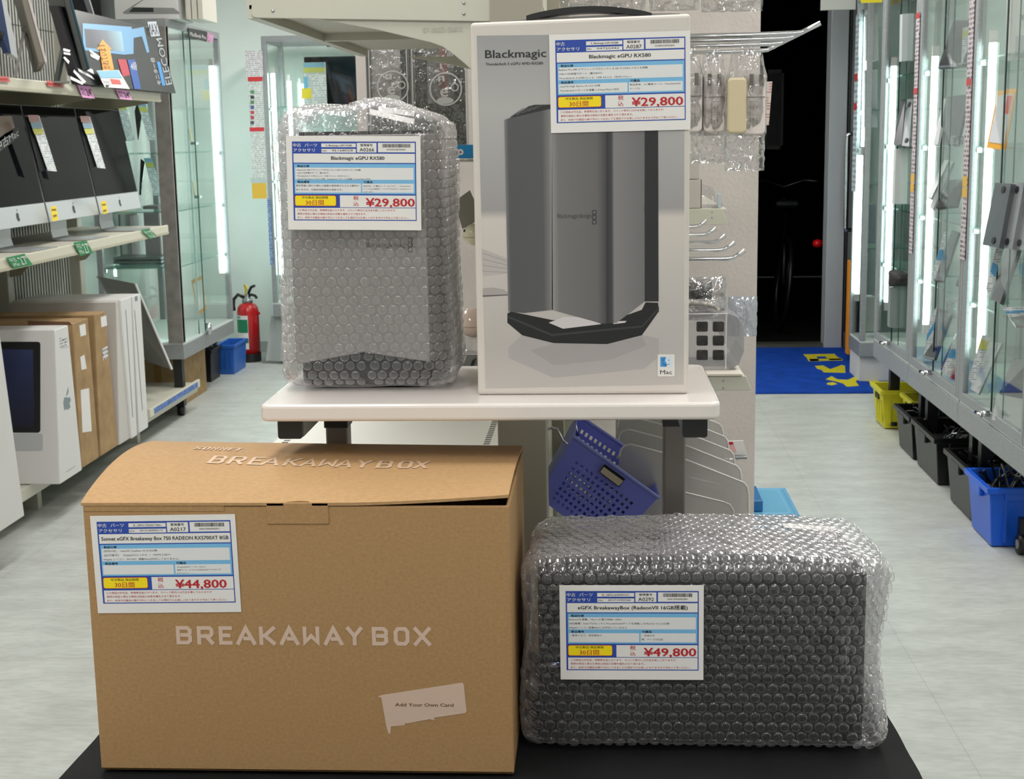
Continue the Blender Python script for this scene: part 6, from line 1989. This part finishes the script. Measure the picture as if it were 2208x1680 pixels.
# ---- showcase against the back wall
bsc = showcase('glass_showcase', 'glass showcase with a black screen against the back wall', -2.035, -1.30, 8.72, 9.2, 0.30, 0.39, 1.975, 0.03, False, shelves=(1.59, 1.15, 0.8), tubes=((-1.985, 8.78, 0.56, 1.79), (-1.93, 8.98, 0.5, 1.75)))
t = T('grey_curtain', 'grey cloth curtain hanging under the back showcase', 'curtain', (-1.8, 8.8, 0))
g = G()
pts = [(-2.06 + 0.02 * k, 8.76 + 0.012 * math.sin(k * 1.1) + 0.006 * math.sin(k * 2.3)) for k in range(36)]
n = len(pts)
g.add([(x - 0.0 if z > 0.2 else x - 0.04 * (1 - k / n), y - (0.03 if z < 0.1 else 0), z) for z in (0.02, 0.3) for k, (x, y) in enumerate(pts)] + [(x, y + 0.004, z) for z in (0.02, 0.3) for x, y in pts], [(k, k + 1, n + k + 1, n + k) for k in range(n - 1)] + [(2 * n + k + 1, 2 * n + k, 3 * n + k, 3 * n + k + 1) for k in range(n - 1)])
g.obj('cloth', mat('curtain_grey', (168, 172, 170), 0.85), t, smooth=True)
a, b = AY(655, 123, 8.95), AY(790, 212, 8.95)
zs_ = 1.591
t = T('black_screen', 'black flat screen on the top shelf of the back showcase', 'screen', ((a.x + b.x) / 2, 8.95, zs_))
G().box(a.x, b.x, 8.95, 8.99, zs_ + 0.012, a.z).obj('panel', SCREEN, t, bev=0.004)
G().box(a.x + 0.05, b.x - 0.1, 8.92, 9.02, zs_, zs_ + 0.012).obj('foot', BLACKP, t)
a, b = AY(653, 135, 8.86), AY(705, 212, 8.86)
t = T('price_card', 'white and yellow price card in front of the black flat screen', 'price card', ((a.x + b.x) / 2, 8.86, zs_))
G().box(a.x, b.x, 8.86, 8.862, zs_, a.z).obj('paper', smallprint('pc_print', (190, 200, 206), (230, 230, 226), 90, 70, 'XZ'), t)
for (xa, xb, ya, yb_, m) in ((654, 700, 136, 145, 'card_sky'), (654, 700, 146, 156, 'pale_yellow_header'), (655, 664, 166, 190, 'card_cyan'), (650, 672, 191, 212, 'card_yellow')):
    p0, p1 = AY(xa, ya, 8.858), AY(xb, yb_, 8.858)
    G().box(p0.x, p1.x, 8.857, 8.8595, max(p1.z, zs_), p0.z).obj('coloured_field', mat(m, {'card_sky': (140, 190, 214), 'pale_yellow_header': (206, 206, 110), 'card_cyan': (120, 190, 226), 'card_yellow': (246, 220, 60)}[m], 0.5), t)
a, b = AY(704, 88, 8.7), AY(800, 99, 8.7)
t = T('name_strip', 'dark name strip along the top of the back showcase', 'sign', ((a.x + b.x) / 2, 8.7, b.z))
G().box(a.x, b.x, 8.70, 8.712, b.z, a.z).obj('strip', mat('strip_dark_green', (30, 56, 50), 0.4), t)
g = G(); letter(g, '中古', a.x + 0.01, a.x + 0.06, b.z + 0.006, 0.02, 8.6995, 0.01); g.obj('lettering', PAPER, t)
# printed notices fixed on the post left of the back showcase
for (q, m, lab, nm) in (((528, 567, 110, 165), 'n1', 'small printed notice with a blue border left of the back showcase', 0), ((534, 576, 166, 428), 'n2', 'tall printed notice strip left of the back showcase', 1), ((576, 589, 428, 572), 'n3', 'narrow blue printed strip beside the back showcase tube', 2)):
    Y = 8.70
    a, b = AY(q[0], q[2], Y), AY(q[1], q[3], Y)
    t = T('printed_notice', lab, 'notice', ((a.x + b.x) / 2, Y, b.z))
    G().box(a.x, b.x, Y, Y + 0.012, b.z, a.z).obj('sheet', smallprint('notice_print%d' % nm, [(180, 172, 180), (176, 184, 182), (60, 96, 160)][nm], [(228, 226, 228), (226, 230, 228), (150, 176, 210)][nm], 220, 85, 'XZ'), t)
    if nm == 1:
        for (xa, xb, ya, yb_, c) in ((534, 566, 166, 175, (216, 60, 66)), (538, 570, 275, 283, (216, 60, 66)), (543, 575, 395, 428, (232, 190, 70)), (540, 572, 384, 394, (190, 206, 206))):
            p0, p1 = AY(xa, ya, Y - 0.001), AY(xb, yb_, Y - 0.001)
            G().box(p0.x, p1.x, Y - 0.0015, Y, p1.z, p0.z).obj('coloured_field', mat('nf%d%d' % (c[0], c[1]), c, 0.5), t)
        for k, c in enumerate(((90, 150, 110), (60, 60, 70), (90, 140, 90), (90, 100, 160), (200, 70, 80), (190, 80, 100), (80, 80, 90))):
            p0, p1 = AY(540, 195 + 11 * k, Y - 0.001), AY(548, 202 + 11 * k, Y - 0.001)
            G().box(p0.x, p1.x, Y - 0.0015, Y, p1.z, p0.z).obj('icon', mat('ic%d' % k, c, 0.5), t)

# ================================================================ RIGHT SIDE: ROW OF GLASS SHOWCASES
SH = (1.62, 1.325, 1.045, 0.785)
units = ((5.965, 6.72, 'glass showcase nearest the blue mat on the right'), (5.125, 5.96, 'middle glass showcase of the right row with leaning laptops'), (4.30, 5.12, 'nearest glass showcase of the right row cut by the border'))
RS = []
for k, (y0, y1, lab) in enumerate(units):
    t = showcase('glass_showcase', lab, 1.29, 1.76, y0, y1, 0.335, 0.425, 1.98, 0.028, True, shelves=SH, tubes=((1.335, y1 - (0.06 if k == 0 else 0.10), 0.60, 1.67),))
    RS.append(t)
    ym = (y0 + y1) / 2
    G().box(1.289, 1.302, y0 + 0.03, y1 - 0.03, 0.425, 0.46).obj('sash_bottom', STEEL, t, bev=0.002)
    G().box(1.289, 1.302, y1 - 0.062, y1 - 0.03, 0.46, 1.98).obj('sash_stile', STEEL, t, bev=0.002)
    G().box(1.289, 1.302, y0 + 0.03, y0 + 0.05, 0.46, 1.98).obj('sash_stile', STEEL, t, bev=0.002)
    G().box(1.293, 1.298, ym - 0.004, ym + 0.002, 0.46, 1.98).obj('pane_edge', mat('glass_edge_dark', (24, 44, 42), 0.15), t)
    G().box(1.299, 1.303, ym - 0.12, ym - 0.116, 0.46, 1.98).obj('pane_edge', mat('glass_edge_green', (60, 100, 90), 0.15), t)
    G().cyl((1.262, ym, 0.452), (1.29, ym, 0.452), 0.010, 12).obj('lock', CHROME, t, smooth=True)
    G().cyl((1.255, ym - 0.03, 0.452), (1.255, ym + 0.03, 0.452), 0.007, 10).obj('lock_bar', CHROME, t, smooth=True)
    G().box(1.745, 1.755, y0 + 0.03, y1 - 0.03, 0.43, 1.97).obj('back_board', mat('showcase_back', (172, 182, 180), 0.6), t)

a = AY(1848, 770, 7.9)
fs_ = showcase('glass_showcase', 'narrow glass showcase with boxes standing beside the blue mat', 1.442, 1.90, 7.9, 8.25, a.z, a.z + 0.09, 2.09, 0.03, False, shelves=(1.5, 1.1, 0.75), tubes=((1.47, 8.18, 0.47, 1.25), (1.475, 8.13, 1.30, 2.0)))
G().box(1.45, 1.895, 7.93, 8.24, 0.0, a.z).obj('plinth', mat('white_plinth', (206, 206, 206), 0.6), fs_)


# ---- printed strips on the posts
def strip(label, x, y, px_y0, px_y1, bands, Y_face):
    z0, z1 = AX(px_y1[0], px_y1[1], x).z, AX(px_y0[0], px_y0[1], x).z
    t = T('printed_strip', label, 'notice strip', (x, y, z0), group='printed strips on the right showcases')
    G().box(x - 0.002, x, y - 0.032, y + 0.032, z0, z1).obj('sheet', smallprint('strip_print', (120, 104, 112), (206, 196, 200), 170, 60), t)
    for (pa, pb, c) in bands:
        G().box(x - 0.0035, x - 0.001, y - 0.030, y + 0.030, AX(px_y1[0], pb, x).z, AX(px_y1[0], pa, x).z).obj('coloured_field', mat('sf%d_%d_%d' % c, c, 0.5), t)
    return t


strip('printed notice strip on the post between the far and middle right showcases', 1.287, 5.965, (1975, 30), (1962, 545), ((35, 46, (196, 50, 56)), (192, 205, (196, 50, 56)), (375, 392, (226, 180, 60)), (395, 412, (226, 180, 60))), 0)
strip('printed notice strip on the post between the middle and nearest right showcases', 1.287, 5.122, (2092, -30), (2078, 560), ((0, 6, (196, 50, 56)), (172, 186, (196, 50, 56)), (380, 402, (226, 180, 60)), (405, 425, (226, 180, 60))), 0)
t = T('printed_strip', 'printed notice strip on the narrow showcase beside the doorway', 'notice strip', (1.438, 8.2, 1.2), group='printed strips on the right showcases')
G().box(1.437, 1.440, 8.14, 8.25, 1.05, 2.02).obj('sheet', smallprint('strip_print_b', (120, 130, 150), (196, 204, 206), 130, 34), t)
G().box(1.4355, 1.438, 8.15, 8.24, 1.66, 1.70).obj('coloured_field', mat('sf196_50_56', (196, 50, 56), 0.5), t)
G().box(1.4355, 1.438, 8.15, 8.24, 1.50, 1.54).obj('coloured_field', mat('sf196_50_56', (196, 50, 56), 0.5), t)
# white sign board above the doorway side and yellow sign
a, b = AY(1772, -40, 8.3), AY(1845, 20, 8.3)
tag(G().box(a.x, b.x, 8.30, 8.33, b.z, b.z + 0.3).obj('sign_board', mat('sign_white', (222, 222, 216), 0.5)), 'white sign board hanging over the side of the doorway', 'sign')
a, b = AY(1858, -30, 7.6), AY(1902, 5, 7.6)
tag(G().box(a.x, b.x, 7.6, 7.62, b.z, b.z + 0.15).obj('sign_board', mat('sign_yellow', (240, 220, 40), 0.5)), 'yellow sign at the top edge above the right showcases', 'sign')
q = [AY(1905, -10, 6.75), AY(1950, -14, 6.7), AY(1942, 5, 6.7), AY(1908, 16, 6.75)]
t = T('sign_card', 'cream card with red print at the top of the far right showcase', 'sign', q[3])
g = G(); g.hexa(q, [p + Vector((0, 0.004, 0)) for p in q]); g.obj('card', mat('card_cream_red', (236, 214, 150), 0.5), t)


# ---- things inside the right showcases: slabs leaning on stands, with cards
def slab(name, label, q, Y, th, m, cat, group, face=None, feet=None, depth=None):
    """thin slab whose near face has the pixel corners q at depth Y (list of 4 depths allowed)"""
    Ys = Y if isinstance(Y, (list, tuple)) else [Y] * 4
    p = [AY(a, b, yy) for (a, b), yy in zip(q, Ys)]
    n = (p[1] - p[0]).cross(p[3] - p[0]).normalized()
    if n.dot(-p[0]) < 0: n = -n
    t = T(name, label, cat, min(p, key=lambda v: v.z), group=group)
    g = G(); g.hexa(p, [v - n * th for v in p]); g.obj('body', m, t)
    if face:
        c = sum(p, Vector((0, 0, 0))) / 4
        f = [c + (v - c) * 0.92 + n * 0.0012 for v in p]
        g = G(); g.hexa(f, [v - n * 0.001 for v in f]); g.obj('screen', face, t)
    if feet:
        for u, v in feet:
            c = p[0].lerp(p[1], u).lerp(p[3].lerp(p[2], u), v)
            G().cyl(c - n * 0.001, c + n * 0.003, 0.011, 12).obj('rubber_foot', BLACKP, t)
    return t, p, n


def card_on(t, q, Y, blue=True):
    Ys = Y if isinstance(Y, (list, tuple)) else [Y] * 4
    p = [AY(a, b, yy) for (a, b), yy in zip(q, Ys)]
    g = G(); g.hexa(p, [v + Vector((0, 0.001, 0)) for v in p]); c = g.obj('price_card', smallprint('inner_card_print', (176, 184, 192), (226, 228, 228), 120, 130, 'XZ'), t)
    i = [p[0].lerp(p[3], 0.40), p[1].lerp(p[2], 0.40), p[1].lerp(p[2], 0.62), p[0].lerp(p[3], 0.62)] if blue else [p[0].lerp(p[3], 0.1), p[1].lerp(p[2], 0.1), p[1].lerp(p[2], 0.3), p[0].lerp(p[3], 0.3)]
    g = G(); g.hexa([v + Vector((0, -0.001, 0)) for v in i], i); g.obj('coloured_band', mat('band_blue', (96, 160, 206), 0.5) if blue else mat('pale_yellow_header', (206, 206, 110), 0.5), c)


GR1, GR2, GR3 = 'things in the nearest right showcase', 'things in the middle right showcase', 'things in the far right showcase'
slv = mat('laptop_silver', (150, 152, 156), 0.38, 0.5)
drk = mat('laptop_dark', (44, 46, 50), 0.3, 0.3)
grs = mat('slab_mid_grey', (98, 102, 106), 0.35, 0.4)
# nearest unit
t, p, n = slab('product_box', 'white box with a fruit mark at the top of the nearest right showcase', [(2182, -20), (2240, -25), (2236, 126), (2179, 130)], 4.75, 0.06, wbx, 'box', GR1)
for (q, m) in (([(2199, 32), (2207, 32), (2207, 43), (2199, 43)], 'print_grey_mark'), ([(2190, 78), (2208, 76), (2207, 120), (2189, 122)], 'print_pale_block')):
    v = [AY(a, b, 4.748) for a, b in q]; g = G(); g.hexa(v, [w_ + Vector((0, 0.001, 0)) for w_ in v]); g.obj('printed_mark', mat(m, (130, 134, 138) if 'mark' in m else (190, 194, 196), 0.5), t)
t, p, n = slab('framed_sign', 'orange framed sign standing in the nearest right showcase', [(2151, 196), (2192, 190), (2167, 324), (2127, 318)], [4.85, 4.80, 4.72, 4.78], 0.004, mat('sign_orange', (224, 164, 50), 0.5), 'sign', GR1)
c = sum(p, Vector((0, 0, 0))) / 4
f = [c + (v - c) * Vector((1, 1, 1)).x * 0.82 + n * 0.002 for v in p]
g = G(); g.hexa(f, [v - n * 0.001 for v in f]); g.obj('field', mat('sign_field', (196, 200, 204), 0.5), t)
f = [p[0].lerp(p[1], 0.62).lerp(p[3].lerp(p[2], 0.62), v) + n * 0.0035 for v in (0.12, 0.42)] + [p[0].lerp(p[1], 0.85).lerp(p[3].lerp(p[2], 0.85), v) + n * 0.0035 for v in (0.42, 0.12)]
g = G(); g.hexa(f, [v - n * 0.001 for v in f]); g.obj('red_spot', mat('sign_red', (206, 66, 50), 0.5), t)
for k, (x, lab) in enumerate(((2124, 'leftmost upright laptop with rubber feet in the nearest right showcase'), (2156, 'middle upright silver laptop with rubber feet in the nearest right showcase'), (2182, 'rightmost upright silver laptop with rubber feet in the nearest right showcase'))):
    w_ = 30 if k else 34
    slab('laptop', lab, [(x + 22, 394), (x + 22 + w_, 396), (x + w_ - 4, 535 + k * 3), (x - 6, 528 + k * 3)], [4.62 - 0.05 * k, 4.52 - 0.05 * k, 4.50 - 0.05 * k, 4.60 - 0.05 * k], 0.018, grs if k == 0 else slv, 'laptop', GR1, None, ((0.62, 0.10), (0.62, 0.90)))
t, p, n = slab('laptop', 'dark laptop leaning with a yellow and blue card below the upright laptops', [(2172, 530), (2196, 534), (2156, 655), (2136, 645)], [4.75, 4.68, 4.62, 4.68], 0.015, grs, 'laptop', GR1)
card_on(t, [(2150, 526), (2166, 530), (2134, 640), (2126, 622)], 4.6)
t, p, n = slab('tablet', 'dark tablet lying behind a white card in the nearest right showcase', [(2176, 682), (2240, 676), (2240, 700), (2190, 702)], [4.62, 4.6, 4.5, 4.52], 0.008, mat('maroon_dark', (92, 70, 72), 0.3), 'tablet', GR1)
card_on(t, [(2160, 664), (2236, 658), (2238, 678), (2176, 684)], 4.48)
t, p, n = slab('tablet', 'dark tablet leaning at the bottom of the nearest right showcase', [(2182, 778), (2230, 768), (2215, 862), (2154, 848)], [4.75, 4.68, 4.60, 4.68], 0.012, drk, 'tablet', GR1)
slab('ramp_stand', 'pale grey ramp stand on the floor of the nearest right showcase', [(2150, 850), (2225, 864), (2215, 930), (2138, 905)], [4.68, 4.58, 4.52, 4.64], 0.01, mat('ramp_grey', (168, 172, 170), 0.5), 'stand', GR1)
t, p, n = slab('tablet', 'grey tablet leaning with a yellow topped card beside the nearest light tube', [(2128, 735), (2160, 740), (2110, 850), (2092, 838)], [4.95, 4.9, 4.82, 4.88], 0.01, mat('slab_light', (150, 156, 156), 0.4), 'tablet', GR1)
card_on(t, [(2118, 722), (2138, 726), (2100, 830), (2088, 818)], 4.86, False)
# middle unit
t, p, n = slab('laptop', 'dark open laptop on the top shelf of the middle right showcase', [(2056, 42), (2094, 40), (2086, 142), (2022, 146)], [5.62, 5.5, 5.38, 5.5], 0.012, grs, 'laptop', GR2, drk)
card_on(t, [(2076, 60), (2092, 57), (2086, 108), (2073, 140)], 5.3, False)
slab('laptop', 'slate laptop leaning on the second shelf of the middle right showcase', [(2044, 208), (2088, 203), (2064, 312), (2018, 312)], [5.7, 5.6, 5.5, 5.6], 0.014, grs, 'laptop', GR2)
slab('laptop', 'white edged laptop leaning beside the slate one in the middle right showcase', [(2034, 214), (2040, 212), (2022, 312), (2012, 312)], [5.62, 5.6, 5.5, 5.52], 0.01, mat('slab_pale', (196, 200, 200), 0.4), 'laptop', GR2)
p = AY(2066, 312, 5.3)
tag(G().box(p.x - 0.02, p.x + 0.02, 5.3, 5.34, 1.326, 1.36).obj('clear_block', CLEAR, bev=0.004), 'clear block at the shelf edge of the middle right showcase', 'block')
for k, (q, lab) in enumerate((([(2036, 345), (2046, 345), (2008, 428), (2000, 424)], 'left thin white slab leaning on the third shelf of the middle right showcase'), ([(2048, 348), (2056, 348), (2012, 452), (2004, 446)], 'right thin white slab leaning on the third shelf of the middle right showcase'))):
    slab('tablet', lab, q, [5.7, 5.68, 5.55, 5.57], 0.01, mat('slab_pale', (196, 200, 200), 0.4), 'tablet', GR2)
slab('laptop', 'dark laptop with an open lid on the third shelf of the middle right showcase', [(2046, 388), (2078, 386), (2062, 444), (2018, 448)], [5.6, 5.5, 5.4, 5.5], 0.012, drk, 'laptop', GR2)
t, p, n = slab('laptop', 'silver laptop leaning on the fourth shelf of the middle right showcase', [(2052, 496), (2068, 500), (2034, 606), (2014, 604)], [5.65, 5.62, 5.5, 5.52], 0.014, grs, 'laptop', GR2)
card_on(t, [(2036, 500), (2046, 500), (2018, 600), (2008, 598)], 5.48)
t, p, n = slab('tablet', 'tablet leaning at the right end of the fourth shelf in the middle right showcase', [(2070, 585), (2078, 578), (2070, 615), (2060, 615)], [5.4, 5.38, 5.3, 5.32], 0.01, drk, 'tablet', GR2)
p = AY(2060, 632, 5.3)
tag(G().box(p.x - 0.022, p.x + 0.022, 5.28, 5.34, 0.70, 0.76).obj('clear_block', CLEAR, bev=0.004), 'clear block below the fourth shelf of the middle right showcase', 'block')
t, p, n = slab('tablet', 'left dark tablet with a blue card at the bottom of the middle right showcase', [(2024, 660), (2052, 674), (2014, 776), (1990, 770)], [5.7, 5.6, 5.5, 5.6], 0.012, grs, 'tablet', GR2, drk)
card_on(t, [(2004, 690), (2020, 660), (2010, 740), (1992, 766)], 5.5)
t, p, n = slab('tablet', 'right dark tablet with a blue card at the bottom of the middle right showcase', [(2060, 720), (2076, 714), (2054, 800), (2028, 792)], [5.5, 5.42, 5.3, 5.4], 0.012, drk, 'tablet', GR2)
card_on(t, [(2062, 722), (2078, 712), (2058, 812), (2030, 802)], 5.26)
slab('small_box', 'small red box beside the blue card at the bottom of the middle right showcase', [(2064, 790), (2072, 788), (2060, 822), (2051, 816)], 5.24, 0.02, mat('box_red', (170, 60, 62), 0.5), 'box', GR2)
# far unit
slab('laptop', 'dark laptop leaning on the second shelf of the far right showcase', [(1942, 215), (1952, 214), (1944, 312), (1926, 312)], [6.3, 6.25, 6.15, 6.2], 0.014, drk, 'laptop', GR3)
slab('laptop', 'silver laptop with rubber feet on the second shelf of the far right showcase', [(1955, 214), (1968, 213), (1960, 316), (1944, 314)], [6.25, 6.2, 6.1, 6.15], 0.014, slv, 'laptop', GR3, None, ((0.6, 0.12), (0.6, 0.88)))
slab('product_box', 'pale box with printed lines on the top shelf of the far right showcase', [(1946, 30), (1970, 28), (1968, 130), (1944, 132)], 6.2, 0.05, mat('box_pale', (190, 198, 198), 0.5), 'box', GR3)
slab('product_box', 'white box with a grey stripe on the third shelf of the far right showcase', [(1932, 322), (1958, 320), (1956, 440), (1928, 440)], 6.2, 0.05, mat('box_white_grey', (206, 212, 210), 0.5), 'box', GR3)
slab('product_box', 'grey lined box at the bottom of the far right showcase', [(1920, 620), (1960, 616), (1958, 712), (1918, 706)], 6.25, 0.05, mat('box_grey_b', (130, 140, 138), 0.5), 'box', GR3)
c_ = AY(1938, 600, 6.25)
pt = T('dark_pouch', 'dark rounded pouch on the lower shelf of the far right showcase', 'pouch', (c_.x, c_.y, c_.z - 0.03))
pillow(c_, (0.045, 0.05, 0.035), 99, crum=0.1).obj('pouch', mat('pouch_dark', (40, 36, 36), 0.6), pt, smooth=True)
# narrow far showcase contents
for k, (x0, x1, y0, y1, c, lab) in enumerate(((1872, 1894, 30, 130, (206, 210, 210), 'white box on the top shelf of the narrow showcase by the doorway'), (1870, 1892, 150, 275, (196, 200, 204), 'pale box on the middle shelf of the narrow showcase by the doorway'), (1868, 1888, 440, 525, (110, 116, 124), 'grey box on the lower shelf of the narrow showcase by the doorway'), (1864, 1886, 640, 715, (160, 166, 160), 'striped box at the bottom of the narrow showcase by the doorway'))):
    slab('product_box', lab, [(x0, y0), (x1, y0), (x1, y1), (x0, y1)], 8.0, 0.1, mat('nb%d' % k, c, 0.5), 'box', 'boxes in the narrow showcase')


# ---- bins on the floor under the right showcases
def floor_bin(label, y0, y1, z1, m, kind, x0=1.325, x1=1.64, load=None, seed=1, grp='bins under the right showcases'):
    t = T('storage_bin', label, 'bin', ((x0 + x1) / 2, (y0 + y1) / 2, 0), group=grp)
    crate(t, x0, x1, y0, y1, 0.004, z1, m, 0.007, 0.018, 0.010)
    if kind == 'crate':                       # mesh crate: hand holes and ribs
        for k in range(5):
            G().box(x0 + 0.03 + k * 0.055, x0 + 0.045 + k * 0.055, y0 - 0.0 + 0.004, y0 + 0.012, 0.03, z1 - 0.05).obj('rib', m, t)
        for k in range(3):
            G().box(x0 + 0.001, x0 + 0.010, y0 + 0.03 + k * 0.05, y0 + 0.045 + k * 0.05, 0.03, z1 - 0.05).obj('rib', m, t)
        G().box(x0 - 0.003, x0 + 0.008, (y0 + y1) / 2 - 0.04, (y0 + y1) / 2 + 0.04, z1 - 0.055, z1 - 0.03).obj('hand_hole', mat('hole_dark', (60, 58, 10), 0.8), t)
    else:
        G().box(x0 - 0.012, x0 + 0.004, (y0 + y1) / 2 - 0.06, (y0 + y1) / 2 + 0.06, z1 - 0.05, z1 - 0.012).obj('clip_handle', m, t, bev=0.004)
        G().box(x0 + 0.05, x1 - 0.05, y0 - 0.008, y0 + 0.010, z1 - 0.045, z1 - 0.01).obj('end_handle', m, t, bev=0.004)
        for xx_ in (x0 + 0.05, x1 - 0.06):
            G().box(xx_, xx_ + 0.012, y0 + 0.004, y0 + 0.02, 0.02, z1 - 0.045).obj('rib', m, t)
        for yy_ in (y0 + 0.05, y1 - 0.06):
            G().cyl((x0 + 0.02, yy_, 0.02), (x0 + 0.035, yy_, 0.02), 0.02, 12).obj('wheel', BLACKP, t)
    if load:
        r_ = random.Random(seed)
        for nm, cnt, mm, rad in load:
            g = G()
            for k in range(cnt):
                p = Vector((r_.uniform(x0 + 0.04, x1 - 0.04), r_.uniform(y0 + 0.04, y1 - 0.04), z1 - 0.03))
                d = Vector((r_.uniform(-1, 1), r_.uniform(-1, 1), r_.uniform(0.1, 1.0))).normalized() * r_.uniform(0.05, 0.11)
                g.tube([p - d * 0.4, p + d * 0.4 + Vector((0, 0, 0.01)), p + d * 0.8], rad, 6)
            g.obj(nm, mm, t, kind='stuff')
        G().box(x0 + 0.02, x1 - 0.02, y0 + 0.02, y1 - 0.02, 0.02, z1 - 0.055).obj('packed_load', mat('load_dark', (36, 36, 38), 0.6, var=0.6, vs=40), t)
    return t


yl = mat('crate_yellow', (206, 200, 40), 0.45)
bb = mat('bin_black_r', (9, 9, 10), 0.35)
leads = ('loose_leads', 22, mat('lead_black', (26, 26, 28), 0.4), 0.004)
mets = ('metal_pieces', 12, mat('lead_silver', (150, 152, 156), 0.25, 0.8), 0.004)
floor_bin('yellow crate nearest the blue mat under the right showcases', 6.62, 6.86, 0.188, yl, 'crate', 1.318, 1.60)
floor_bin('second yellow crate half behind the first under the right showcases', 6.34, 6.57, 0.188, yl, 'crate', 1.40, 1.66)
floor_bin('farther black bin of leads under the right showcases', 5.97, 6.28, 0.19, bb, 'bin', 1.312, load=(leads, mets), seed=2)
floor_bin('middle black bin of leads under the right showcases', 5.52, 5.92, 0.195, bb, 'bin', 1.312, load=(leads, mets), seed=3)
floor_bin('nearer black bin of leads behind the blue bin on the right', 4.98, 5.32, 0.20, bb, 'bin', 1.305, load=(leads, mets), seed=4)
floor_bin('bright blue bin of black parts on the floor at the right', 4.665, 4.95, 0.21, mat('bin_blue_r', (20, 96, 220), 0.35), 'bin', 1.29, load=(leads, mets), seed=5)
p = AZ(2200, 1195, 0)
w2 = T('caster_wheel', 'black caster wheel on the floor at the right border', 'caster', (p.x, p.y, 0))
G().cyl((p.x - 0.01, p.y, 0.034), (p.x + 0.02, p.y, 0.034), 0.034, 18).obj('tyre', BLACKP, w2, smooth=True)
G().cyl((p.x - 0.013, p.y, 0.034), (p.x - 0.008, p.y, 0.034), 0.016, 14).obj('hub', mat('hub_grey', (150, 148, 142), 0.4), w2)
G().box(p.x - 0.004, p.x + 0.014, p.y - 0.006, p.y + 0.03, 0.06, 0.12).obj('fork', BLACKP, w2)
